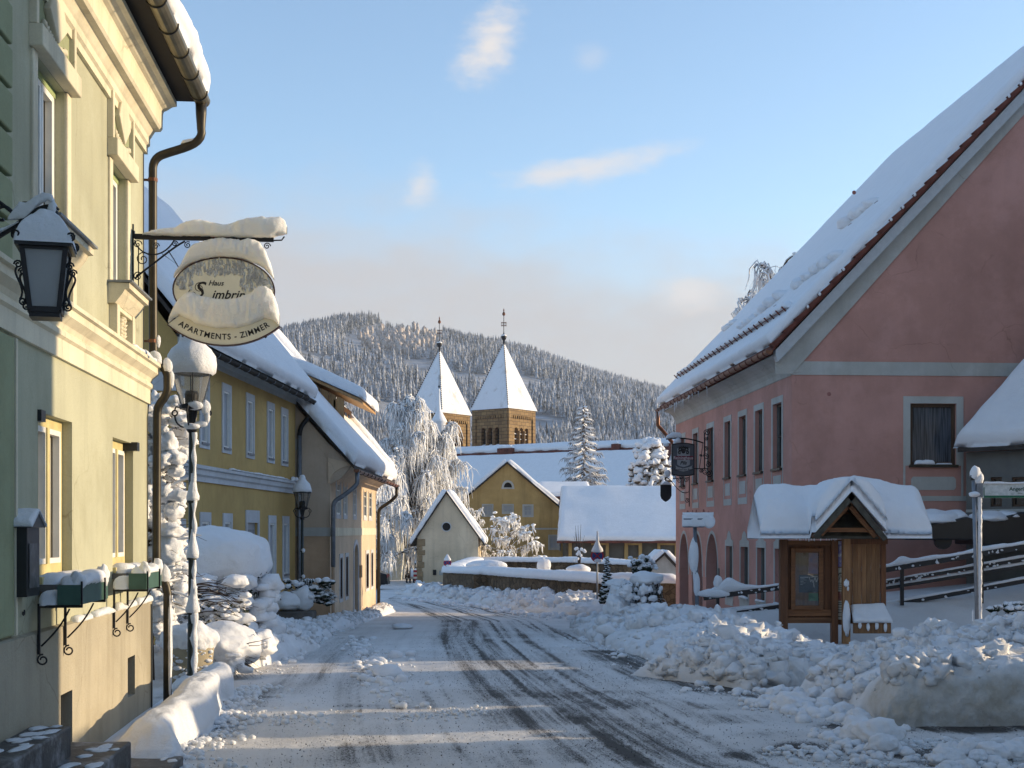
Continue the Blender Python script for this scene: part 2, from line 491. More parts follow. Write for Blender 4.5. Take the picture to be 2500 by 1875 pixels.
M['roof_dark'] = plain('dark_roofing', (0.05, 0.04, 0.035), 0.85, 0, 0.2)
M['stone_step'] = plaster('grey_step_stone', (0.16, 0.15, 0.14), grain=0.6, var=0.3, scale=2)
M['quoin'] = plaster('sandstone', (0.34, 0.25, 0.15), grain=0.6, var=0.25, scale=2)
M['wood_board'] = wood('brown_wood_boards', (0.10, 0.038, 0.014), (0.22, 0.09, 0.034))
M['wood_light'] = wood('light_wood_boards', (0.18, 0.085, 0.034), (0.36, 0.19, 0.08))
M['wood_beam'] = wood('beam_wood', (0.13, 0.052, 0.018), (0.27, 0.115, 0.042), axis=0)
M['wood_dark'] = wood('dark_wood', (0.05, 0.03, 0.018), (0.13, 0.07, 0.035))
M['wood_gold'] = wood('golden_wood', (0.27, 0.155, 0.065), (0.45, 0.275, 0.12))
M['shingle'] = plain('weathered_fascia', (0.075, 0.07, 0.055), 0.85, 0, 0.3, 6)
M['text_black'] = plain('black_lettering', (0.02, 0.016, 0.014), 0.6)
M['sign_cream'] = plain('cream_sign_board', (0.74, 0.70, 0.55), 0.5, 0, 0.04, 3)

# ------------------------------------------------------------------ snow shapes
def edge_params(L, r, n):
 r = min(r, L * 0.45)
 e = [r * (1 - math.cos(a)) for a in np.linspace(0, math.pi / 2, 5)]
 mid = list(np.linspace(r, L - r, max(n, 2)))[1:-1]
 return np.array(e + mid + [L - x for x in reversed(e)]) / L
def snow_slab(A, B, C, D, t, r=0.2, nu=30, nv=14, amp=0.18, freq=0.9, seed=0, up=None, wob=0.0, sag=None, drop=0.0):
 """snow lying on the quad A-B-C-D (u along A-B, v along A-D), rounded at all edges; drop pulls the foot of the snow below the quad"""
 A, B, C, D = [np.array(x, dtype=float) for x in (A, B, C, D)]
 Lu = np.linalg.norm(B - A); Lv = np.linalg.norm(D - A)
 us = edge_params(Lu, r, nu); vs = edge_params(Lv, r, nv)
 U, V = np.meshgrid(us, vs, indexing='ij'); U1 = U.ravel(); V1 = V.ravel()
 p = ((1 - U1) * (1 - V1))[:, None] * A + (U1 * (1 - V1))[:, None] * B + (U1 * V1)[:, None] * C + ((1 - U1) * V1)[:, None] * D
 n = np.cross(B - A, D - A); n /= np.linalg.norm(n)
 if n[2] < 0: n = -n
 if up is not None:
  n = n * (1 - up) + np.array([0, 0, 1.0]) * up; n /= np.linalg.norm(n)
 du = np.minimum(U1, 1 - U1) * Lu; dv = np.minimum(V1, 1 - V1) * Lv
 fu = np.sqrt(np.clip(1 - (1 - np.clip(du / r, 0, 1)) ** 2, 0, 1)); fv = np.sqrt(np.clip(1 - (1 - np.clip(dv / r, 0, 1)) ** 2, 0, 1))
 k = fu * fv
 nz = fbm(p * freq, 4, seed) - 0.5
 h = t * k * (1 + amp * 2 * nz)
 if sag is not None: h = h * sag(U1, V1, p)
 top = p + n * h[:, None]
 if wob > 0:
  w = (fbm(p * 1.7, 3, seed + 5) - 0.5) * 2 * wob
  e = np.clip(1 - np.minimum(du, dv) / (r * 1.5), 0, 1)
  top += ((D - A) / Lv)[None, :] * (w * e)[:, None] + ((B - A) / Lu)[None, :] * (w * e * 0.6)[:, None]
 nu_, nv_ = len(us), len(vs)
 bot = p - n * (0.004 + drop)
 allv = np.concatenate([top, bot])
 idx = np.arange(nu_ * nv_).reshape(nu_, nv_)
 q = np.stack([idx[:-1, :-1].ravel(), idx[1:, :-1].ravel(), idx[1:, 1:].ravel(), idx[:-1, 1:].ravel()], 1)
 off = nu_ * nv_
 ring = list(idx[:, 0]) + list(idx[-1, 1:]) + list(idx[::-1, -1][1:]) + list(idx[0, ::-1][1:-1])
 side = np.array([[ring[i], ring[(i + 1) % len(ring)], ring[(i + 1) % len(ring)] + off, ring[i] + off] for i in range(len(ring))])
 return allv, np.concatenate([q, q[:, ::-1] + off, side])
def merge(parts):
 vs, fs, b = [], [], 0
 ks = {np.asarray(f).shape[1] for v, f in parts}
 for v, f in parts:
  f = np.asarray(f)
  if len(ks) > 1 and f.shape[1] == 3: f = np.concatenate([f, f[:, 2:3]], 1)
  vs.append(v); fs.append(f + b); b += len(v)
 return np.concatenate(vs), np.concatenate(fs)
def snow_strip(path, w, h, seed=0, step=0.05, n=9, amp=0.5, freq=3.0, hfun=None, side=None):
 """snow on a rail, a sill or a beam: flat foot, rounded top, height wandering along the path"""
 path = [Vector(p) for p in path]
 L = [0.0]
 for a, b in zip(path[:-1], path[1:]): L.append(L[-1] + (b - a).length)
 m = max(int(L[-1] / step), 4)
 ss = np.concatenate([L[-1] * 0.5 * 0 + np.array([0, 0.15 * w, 0.4 * w]), np.linspace(w * 0.7, L[-1] - w * 0.7, m), L[-1] - np.array([0.4 * w, 0.15 * w, 0])]) if L[-1] > 2.5 * w else np.linspace(0, L[-1], m + 4)
 pts = np.array([[np.interp(x, L, [p[k] for p in path]) for k in range(3)] for x in ss])
 d = np.gradient(pts, axis=0); d[:, 2] = 0; ln = np.linalg.norm(d, axis=1); ln[ln < 1e-6] = 1; d /= ln[:, None]
 if side is None: sd_ = np.stack([d[:, 1], -d[:, 0], np.zeros(len(d))], 1)
 else: sd_ = np.tile(np.array(Vector(side).normalized()), (len(d), 1))
 hz = h * (1 + amp * 2 * (fbm(pts * freq, 3, seed) - 0.5))
 if hfun is not None: hz = hz * np.array([hfun(x / max(L[-1], 1e-6)) for x in ss])
 cap = np.clip(np.minimum(ss, L[-1] - ss) / (0.7 * w + 1e-6), 0, 1); cap = np.sqrt(np.clip(1 - (1 - cap) ** 2, 0.0, 1))
 wz = w * 0.5 * (0.55 + 0.45 * cap) * (1 + 0.35 * (fbm(pts * freq * 1.3, 3, seed + 9) - 0.5))
 an = np.linspace(math.pi, 0, n)
 vs = []
 for i in range(len(ss)):
  for a in an:
   s_ = math.copysign(abs(math.cos(a)) ** 0.75, math.cos(a))
   vs.append(pts[i] + sd_[i] * wz[i] * s_ + np.array([0, 0, hz[i] * cap[i] * math.sin(a) ** 0.65]))
 vs = np.array(vs); k = len(ss)
 nz = (fbm(vs * 16, 2, seed + 3) - 0.5) * 0.18 * min(w, h + 0.02)
 vs[:, 2] += nz
 idx = np.arange(k * n).reshape(k, n)
 q = np.stack([idx[:-1, :-1].ravel(), idx[1:, :-1].ravel(), idx[1:, 1:].ravel(), idx[:-1, 1:].ravel()], 1)
 bt = np.stack([idx[:-1, 0], idx[:-1, -1], idx[1:, -1], idx[1:, 0]], 1)
 return vs, np.concatenate([q, bt])
_ico = {}
def ico(sub):
 if sub not in _ico:
  bm = bmesh.new(); bmesh.ops.create_icosphere(bm, subdivisions=sub, radius=1.0)
  v = np.array([x.co[:] for x in bm.verts]); f = np.array([[y.index for y in x.verts] for x in bm.faces]); bm.free()
  _ico[sub] = (v, f)
 return _ico[sub]
def blob(c, rx, ry, rz, seed=0, sub=3, rough=0.25, freq=1.3, flat=0.0, rotz=0.0, lump=0.0):
 v, f = ico(sub); v = v.copy()
 d = 1 + rough * 2 * (fbm(v * freq + seed * 7.13, 3, seed) - 0.5)
 if lump > 0: d += lump * (0.5 - worley(v * 2.2 + seed * 3.7, seed))
 v = v * d[:, None]
 if flat > 0: v[:, 2] = np.where(v[:, 2] < 0, v[:, 2] * (1 - flat), v[:, 2])
 v = v * np.array([rx, ry, rz])
 if rotz:
  c_, s_ = math.cos(rotz), math.sin(rotz)
  v = np.stack([v[:, 0] * c_ - v[:, 1] * s_, v[:, 0] * s_ + v[:, 1] * c_, v[:, 2]], 1)
 return v + np.array(c, dtype=float), f
def snow_obj(name, parts, parent=None, loc=None, mat='snow'):
 v, f = merge(parts) if isinstance(parts, list) else parts
 return mesh_np(name, v, f, M[mat], parent, loc, True)

# ------------------------------------------------------------------ the ground and the road
def poly_w(pts): return np.array([ground_at(x, y) for x, y in pts])
def z8(pts): return [(500 + 0.452 * x, 1400 + 0.452 * y) for x, y in pts]
def dist_poly(X, Y, pl):
 best = np.full(X.shape, 1e9)
 for (a, b) in zip(pl[:-1], pl[1:]):
  d = b - a; L2 = (d ** 2).sum()
  t = np.clip(((X - a[0]) * d[0] + (Y - a[1]) * d[1]) / L2, 0, 1)
  best = np.minimum(best, np.hypot(X - a[0] - t * d[0], Y - a[1] - t * d[1]))
 return best
def inside(X, Y, pl):
 r = np.zeros(X.shape, dtype=bool); n = len(pl)
 for i in range(n):
  (x1, y1), (x2, y2) = pl[i], pl[(i + 1) % n]
  c = ((y1 > Y) != (y2 > Y)) & (X < (x2 - x1) * (Y - y1) / (y2 - y1 + 1e-12) + x1)
  r ^= c
 return r
TRACKS = [  # polyline in the photograph's road, half width in metres, strength
 (z8([(1345, 255), (1320, 330), (1350, 420), (1420, 520), (1560, 640), (1760, 780), (2010, 920), (2330, 1060)]), 0.42, 0.66),
 (z8([(1440, 250), (1455, 320), (1500, 390), (1620, 490), (1790, 600), (2000, 730), (2300, 880), (2700, 1040)]), 0.45, 0.74),
 (z8([(1390, 300), (1400, 400), (1500, 520), (1680, 650), (1900, 790), (2200, 930)]), 0.9, 0.40),
 (z8([(1640, 255), (1700, 310), (1800, 400), (1960, 490), (2200, 610), (2600, 760)]), 0.22, 0.45),
 (z8([(1740, 260), (1800, 340), (1930, 430), (2140, 540), (2500, 680)]), 0.20, 0.35),
 (z8([(1090, 100), (1000, 125), (1010, 150), (1150, 180), (1320, 200), (1500, 225), (1700, 240)]), 0.45, 0.55),
 (z8([(1130, 95), (960, 105), (980, 135), (1080, 165), (1300, 190)]), 0.35, 0.50),
 (z8([(760, 350), (700, 420), (640, 480), (540, 560), (420, 620), (300, 668)]), 0.6, 0.55),
 (z8([(850, 340), (830, 420), (870, 470)]), 0.12, 0.5),
 (z8([(280, 668), (430, 672)]), 0.07, 0.8), (z8([(310, 722), (400, 724)]), 0.06, 0.8),
 (z8([(150, 860), (500, 900), (900, 880), (1000, 830)]), 0.45, 0.40),
 (z8([(300, 1000), (800, 1020), (1300, 985), (1600, 1010)]), 0.35, 0.38),
 ([(1480, 1590), (1600, 1640), (1760, 1680), (1900, 1695), (2060, 1690)], 0.7, 0.95),
 ([(2060, 1775), (2200, 1778), (2360, 1782), (2500, 1775)], 0.28, 1.0),
 ([(1800, 1845), (2000, 1820), (2200, 1838), (2500, 1830)], 0.30, 0.9),
 ([(1700, 1800), (1900, 1790), (2100, 1800), (2300, 1800)], 0.28, 0.45),
]
def build_ground():
 xs = np.concatenate([[-3300, -1500, -500, -120, -50, -28, -18, -13, -10, -8.5, -7.5], np.arange(-7, 8.01, 0.055), [8.2, 8.5, 9, 9.6, 10.4, 11.4, 13, 16, 22, 40, 100, 400, 1800, 3800]])
 yf = [8.5]
 while yf[-1] < 72: yf.append(yf[-1] + max(0.045, 0.0055 * yf[-1] - 0.01))
 ys = np.concatenate([[-500, -300, -200, -60, -20, -5, 2, 5, 7, 8], yf, [74, 78, 84, 90, 100, 115, 140, 200, 300, 500, 1500, 3400]])
 X, Y = np.meshgrid(xs, ys, indexing='ij'); X = X.ravel(); Y = Y.ravel()
 Z = gz(Y)
 near = (np.abs(X) < 20) & (Y > 5) & (Y < 80)
 grit = np.zeros(len(X))
 p3 = np.stack([X, Y, np.zeros(len(X))], 1)
 nn_ = np.zeros(len(X)); nn_[near] = fbm(p3[near] * 0.9, 4, 3)
 wobX = np.zeros(len(X)); wobX[near] = (fbm(p3[near] * np.array([2.5, 0.7, 1]), 4, 21) - 0.5)
 for pts, w, s_ in TRACKS:
  pl = poly_w(pts)
  d = dist_poly(X[near], Y[near], pl) + wobX[near] * w * .8
  grit[near] = np.maximum(grit[near], s_ * np.exp(-(np.clip(d, 0, None) / w) ** 2))
 cl = poly_w([(1760, 1990)] + z8([(2150, 1050), (1850, 820), (1640, 640), (1480, 470), (1415, 370), (1400, 255), (1250, 200), (1050, 140)]))
 lat = np.zeros(len(X)); best = np.full(len(X), 1e9); alo = np.zeros(len(X)); L0 = 0
 for a_, b_ in zip(cl[:-1], cl[1:]):
  d_ = b_ - a_; l_ = np.hypot(*d_); t_ = np.clip(((X - a_[0]) * d_[0] + (Y - a_[1]) * d_[1]) / l_ ** 2, 0, 1); ex, ey = X - a_[0] - t_ * d_[0], Y - a_[1] - t_ * d_[1]; dd = np.hypot(ex, ey); s__ = np.sign(ex * d_[1] - ey * d_[0]); m_ = dd < best; best = np.where(m_, dd, best); lat = np.where(m_, dd * s__, lat); alo = np.where(m_, L0 + t_ * l_, alo); L0 += l_
 st = np.zeros(len(X)); pn_ = np.stack([lat, alo, 0 * X], 1)[near]
 st[near] = sstep(fbm(pn_ * np.array([2.6, .03, 1]), 3, 31), .42, .66) * .55 + sstep(fbm(pn_ * np.array([9, .06, 1]), 2, 37), .5, .7) * .35
 st *= np.exp(-(np.clip(np.abs(lat - .3) - 1.6, 0, None) / .9) ** 2) * (.8 + .2 * sstep(nn_, .35, .6))
 grit = np.maximum(grit, st * 1.05)
 base = 0.20 + 0.20 * sstep(nn_, 0.4, 0.7)
 clean = poly_w(z8([(860, 330), (1240, 260), (1290, 420), (1420, 560), (1520, 720), (1200, 740), (900, 640)]))
 dC = np.where(inside(X, Y, clean), 0.45, 1.0)
 grit = np.maximum(grit, base * dC)
 # the stretch near the camera is dustier on the left
 grit[near] += 0.16 * sstep(nn_[near], 0.35, 0.7) * (Y[near] < 16)
 rough = np.zeros(len(X))
 rough[near] = (fbm(p3[near] * 5.0, 3, 8) - 0.5) * 0.022 + (fbm(p3[near] * np.array([1.2, 0.9, 1]), 3, 5) - 0.5) * 0.04
 rough *= (1 - 0.55 * np.clip(grit, 0, 1))
 Z = Z + rough
 # the ramp in front of the pink house and its white slope
 rampz = 0.02 + 0.10 * (X - 4.1)
 k = sstep(Y, 26.6, 28.6) * (1 - sstep(Y, 30.4, 32.0)) * sstep(X, 3.6, 4.6)
 Z = np.where(X > 3.5, Z * (1 - k) + np.minimum(rampz, 2.2) * k, Z)
 onroad = (X > -6) & (X < 12) & (Y > 5) & (Y < 80)
 grit = np.where(onroad, grit, 0.0)
 grit = np.where((X > 3.6) & (Y > 19.5) & (Y < 40), 0, grit)
 nx, ny = len(xs), len(ys)
 idx = np.arange(nx * ny).reshape(nx, ny)
 q = np.stack([idx[:-1, :-1].ravel(), idx[1:, :-1].ravel(), idx[1:, 1:].ravel(), idx[:-1, 1:].ravel()], 1)
 mt, nn, ll, b = new_mat('snowy_road')
 at = nn.new('ShaderNodeAttribute'); at.attribute_name = 'grit'
 def mth(op, a, c=None, d=None, clamp=False):
  n_ = nn.new('ShaderNodeMath'); n_.operation = op; n_.use_clamp = clamp
  for i, x in enumerate((a, c, d)):
   if x is None: continue
   if isinstance(x, (int, float)): n_.inputs[i].default_value = x
   else: ll.new(x, n_.inputs[i])
  return n_.outputs[0]
 g = at.outputs['Fac']
 fine = noise_node(nn, ll, 42, 4, 0.8)
 mid = noise_node(nn, ll, 5.0, 5, 0.7, (1.4, 0.6, 1))
 a1, a2, cb = nn.new('ShaderNodeAttribute'), nn.new('ShaderNodeAttribute'), nn.new('ShaderNodeCombineXYZ'); a1.attribute_name, a2.attribute_name = 'lat', 'alo'
 ll.new(a1.outputs['Fac'], cb.inputs[0]); ll.new(mth('MULTIPLY', a2.outputs['Fac'], .018), cb.inputs[1])
 sn = nn.new('ShaderNodeTexNoise'); sn.inputs['Scale'].default_value = 4.5; sn.inputs['Detail'].default_value = 5; sn.inputs['Roughness'].default_value = .68; ll.new(cb.outputs[0], sn.inputs['Vector']); str_ = sn.outputs['Fac']
 big = noise_node(nn, ll, 0.55, 4, 0.6)
 # packed grey snow under the grit
 gg = mth('MULTIPLY', g, mth('ADD', 0.72, mth('MULTIPLY', mid, 0.40)))
 sr = nn.new('ShaderNodeMapRange'); ll.new(str_, sr.inputs['Value']); sr.inputs['From Min'].default_value = .36; sr.inputs['From Max'].default_value = .64; sr.inputs['To Min'].default_value = .5; sr.inputs['To Max'].default_value = 1.3
 gg = mth('MULTIPLY', gg, sr.outputs[0])
 soft = nn.new('ShaderNodeMapRange'); ll.new(gg, soft.inputs['Value']); soft.inputs['From Min'].default_value = 0.05; soft.inputs['From Max'].default_value = 0.75; soft.inputs['To Max'].default_value = 0.32
 snowc = ramp(nn, ll, big, 0.3, 0.7, (0.63, 0.605, 0.58), (0.77, 0.76, 0.75))
 c1 = mix(nn, ll, soft.outputs[0], snowc, (0.20, 0.18, 0.16))
 # single stones and bare asphalt
 th = mth('SUBTRACT', 0.77, mth('MULTIPLY', gg, 0.44))
 sp = nn.new('ShaderNodeMapRange'); ll.new(mth('SUBTRACT', fine, th), sp.inputs['Value']); sp.inputs['From Min'].default_value = 0.0; sp.inputs['From Max'].default_value = 0.04
 fine2 = noise_node(nn, ll, 85, 2, 0.7)
 th2 = mth('SUBTRACT', 0.76, mth('MULTIPLY', gg, 0.42))
 sp2 = nn.new('ShaderNodeMapRange'); ll.new(mth('SUBTRACT', fine2, th2), sp2.inputs['Value']); sp2.inputs['From Min'].default_value = 0.0; sp2.inputs['From Max'].default_value = 0.05
 c2 = mix(nn, ll, mth('MULTIPLY', sp2.outputs[0], 0.85), c1, (0.06, 0.052, 0.045))
 c2 = mix(nn, ll, mth('MULTIPLY', sp.outputs[0], 0.85), c2, (0.06, 0.054, 0.048))
 ll.new(c2, b.inputs['Base Color'])
 b.inputs['Roughness'].default_value = 0.75; b.inputs['Specular IOR Level'].default_value = 0.25
 hh = mth('ADD', mth('MULTIPLY', noise_node(nn, ll, 22, 5, 0.7), 1.0), mth('MULTIPLY', noise_node(nn, ll, 6, 4, 0.6), 1.6))
 bump(nn, ll, b, mth('SUBTRACT', hh, mth('MULTIPLY', sp.outputs[0], 0.5)), 0.55, 0.03)
 o = mesh_np('ground', np.stack([X, Y, Z], 1), q, mt, None, (0, 0, 0), True, {'grit': np.clip(grit, 0, 1.2), 'lat': np.clip(lat, -30, 30), 'alo': alo})
 tag(o, kind='structure')
build_ground()

# dirty ploughed snow
def dirty_snow():
 mt, nn, ll, b = new_mat('ploughed_snow')
 at = nn.new('ShaderNodeAttribute'); at.attribute_name = 'dirt'
 n1_ = noise_node(nn, ll, 3.0, 6, 0.65); n2_ = noise_node(nn, ll, 40, 3, 0.7)
 clean = ramp(nn, ll, n1_, 0.3, 0.7, (0.74, 0.74, 0.74), (0.84, 0.85, 0.87))
 f = nn.new('ShaderNodeMath'); f.operation = 'MULTIPLY'; ll.new(at.outputs['Fac'], f.inputs[0])
 mr = nn.new('ShaderNodeMapRange'); ll.new(n1_, mr.inputs['Value']); mr.inputs['From Min'].default_value = 0.3; mr.inputs['From Max'].default_value = 0.62; mr.inputs['To Min'].default_value = 0.25
 ll.new(mr.outputs[0], f.inputs[1])
 c = mix(nn, ll, f.outputs[0], clean, (0.40, 0.345, 0.26))
 sp = nn.new('ShaderNodeMapRange'); ll.new(n2_, sp.inputs['Value']); sp.inputs['From Min'].default_value = 0.70; sp.inputs['From Max'].default_value = 0.76
 f2 = nn.new('ShaderNodeMath'); f2.operation = 'MULTIPLY'; ll.new(sp.outputs[0], f2.inputs[0]); ll.new(at.outputs['Fac'], f2.inputs[1])
 c = mix(nn, ll, f2.outputs[0], c, (0.10, 0.085, 0.07))
 ll.new(c, b.inputs['Base Color'])
 b.inputs['Roughness'].default_value = 0.7; b.inputs['Specular IOR Level'].default_value = 0.25
 bump(nn, ll, b, noise_node(nn, ll, 16, 6, 0.75), 0.55, 0.05)
 return mt
M['dirty_snow'] = dirty_snow()
_chunk = []
def chunk_cloud(pos, size, seed, squash=.85):
 if not _chunk:
  for i in range(24): _chunk.append(blob((0, 0, 0), 1, 1, 1, i * 3 + 1, 2, 1.1, 1.9, .0, 0, .8))
 r_ = np.random.default_rng(seed); V, F, b = [], [], 0
 for p, s_ in zip(pos, size):
  v, f = _chunk[int(r_.integers(24))]; a = r_.uniform(0, 6.28); c_, q_ = math.cos(a), math.sin(a)
  v = np.stack([v[:, 0] * c_ - v[:, 1] * q_, v[:, 0] * q_ + v[:, 1] * c_, v[:, 2] * squash], 1) * s_ * r_.uniform(.75, 1.3, 3)
  V.append(v + p); F.append(f + b); b += len(v)
 return np.concatenate(V), np.concatenate(F)
def bank(name, path, width, height, seed=0, step=0.06, nw=44, lump=0.16, lf=1.6, front=0.35, dirt=None, hf=None, steep=2.6, zoff=0.0, mat='dirty_snow', label=None, chunks=None):
 """a long heap of ploughed snow: path along its middle (x, y), width across, height; front side = right hand of the path"""
 pts = np.array(path, dtype=float); seg = np.hypot(*np.diff(pts, axis=0).T); L = np.concatenate([[0], np.cumsum(seg)])
 n = max(int(L[-1] / step), 8); ss = np.linspace(0, L[-1], n)
 cx = np.interp(ss, L, pts[:, 0]); cy = np.interp(ss, L, pts[:, 1])
 for _ in range(3):
  k = max(int(0.5 / step), 1); ker = np.ones(2 * k + 1) / (2 * k + 1)
  cx = np.convolve(np.pad(cx, k, mode='edge'), ker, 'valid'); cy = np.convolve(np.pad(cy, k, mode='edge'), ker, 'valid')
 dx, dy = np.gradient(cx), np.gradient(cy); ln = np.hypot(dx, dy) + 1e-9
 nx, ny = dy / ln, -dx / ln
 tf = np.concatenate([np.linspace(-1, .9, 3000), 1 - .1 * np.linspace(1, 0, 3000)[1:] ** 3]); pf = 1 - np.abs(tf) ** steep; pf = np.where(tf > 0, np.clip(pf, 0, 1) ** front, np.clip(pf, 0, 1) ** 0.8)
 al = np.concatenate([[0], np.cumsum(np.hypot(np.diff(tf) * np.mean(width) / 2, np.diff(pf) * np.mean(height)))]); t = np.interp(np.linspace(0, al[-1], nw), al, tf)
 W_ = np.interp(ss, np.linspace(0, L[-1], len(np.atleast_1d(width))), np.atleast_1d(width)) if np.ndim(width) else np.full(n, width)
 H_ = np.interp(ss, np.linspace(0, L[-1], len(np.atleast_1d(height))), np.atleast_1d(height)) if np.ndim(height) else np.full(n, height)
 end = np.clip(np.minimum(ss, L[-1] - ss) / (0.45 * W_), 0, 1); end = np.sqrt(1 - (1 - end) ** 2)
 prof = np.clip(1 - np.abs(t) ** steep, 0, 1); prof = np.where(t > 0, prof ** front, prof ** 0.8)
 T, Sx = np.meshgrid(t, np.arange(n)); T = T.ravel(); Si = Sx.ravel()
 X = cx[Si] + nx[Si] * T * W_[Si] / 2; Y = cy[Si] + ny[Si] * T * W_[Si] / 2
 h = H_[Si] * end[Si] * np.tile(prof, n)
 pp = np.stack([X, Y, h], 1)
 h = h * (0.62 + 0.76 * fbm(np.stack([X, Y, X * 0], 1) * 0.8, 3, seed))
 Z = gz(Y) + h + zoff - 0.03
 V = np.stack([X, Y, Z], 1)
 # lumps pushed out along a rough normal
 k = np.maximum(np.tile(np.sqrt(np.clip(prof, 0, 1)), n), .8 * sstep(h, .03, .12)) * end[Si]
 g = np.stack([nx[Si] * T, ny[Si] * T, 0.55 + 0 * T], 1); g /= np.linalg.norm(g, axis=1)[:, None]
 q = pp * lf + fbm(pp * 2.0, 2, seed + 40)[:, None] * 0.5
 ball = lambda x, s_: np.sqrt(np.clip(1 - worley(x, s_) ** 2, 0, 1)) - 0.75
 sel = sstep(fbm(pp * 1.3, 2, seed + 70), .38, .6)
 d = lump * 1.1 * ball(q, seed) * sel + lump * 0.85 * ball(q * 1.9 + 3, seed + 3) * (.35 + .65 * sel) + lump * 0.55 * ball(q * 4.1, seed + 6) + lump * 0.28 * ball(q * 8.5, seed + 8) + lump * 0.5 * (fbm(pp * 2.2, 3, seed + 9) - 0.5) + lump * .35 * (fbm(pp * 11, 3, seed + 12) - .5)
 V += g * (d * k)[:, None]
 D = np.zeros(len(V))
 if dirt is not None: D = dirt(V[:, 0], V[:, 1], V[:, 2] - gz(V[:, 1]), T)
 idx = np.arange(n * nw).reshape(n, nw)
 f = np.stack([idx[:-1, :-1].ravel(), idx[1:, :-1].ravel(), idx[1:, 1:].ravel(), idx[:-1, 1:].ravel()], 1)
 if chunks:
  r_ = np.random.default_rng(seed); nc, s0, s1 = chunks
  w_ = (.25 + sstep(fbm(V * 1.1, 2, seed + 5), .4, .62)) * (T > -.55) * np.tile(np.clip(1 - np.abs(t) ** 8, 0, 1), n); w_ = w_ * (1 - .85 * np.clip(D * 1.4, 0, 1)); w_ /= w_.sum()
  ix = r_.choice(len(V), nc, p=w_); sz = s0 + (s1 - s0) * r_.random(nc) ** 2.5
  cv, cf_ = chunk_cloud(V[ix] + g[ix] * (sz * .15)[:, None], sz, seed)
  D = np.concatenate([D, np.repeat(D[ix] * .6, len(cv) // nc)]); V, f = merge([(V, f), (cv, cf_)])
 o = mesh_np(name, V, f, M[mat], None, (pts[0, 0], pts[0, 1], float(gz(pts[0, 1]))), True, {'dirt': D})
 tag(o, label, None, None, 'stuff')
 return o

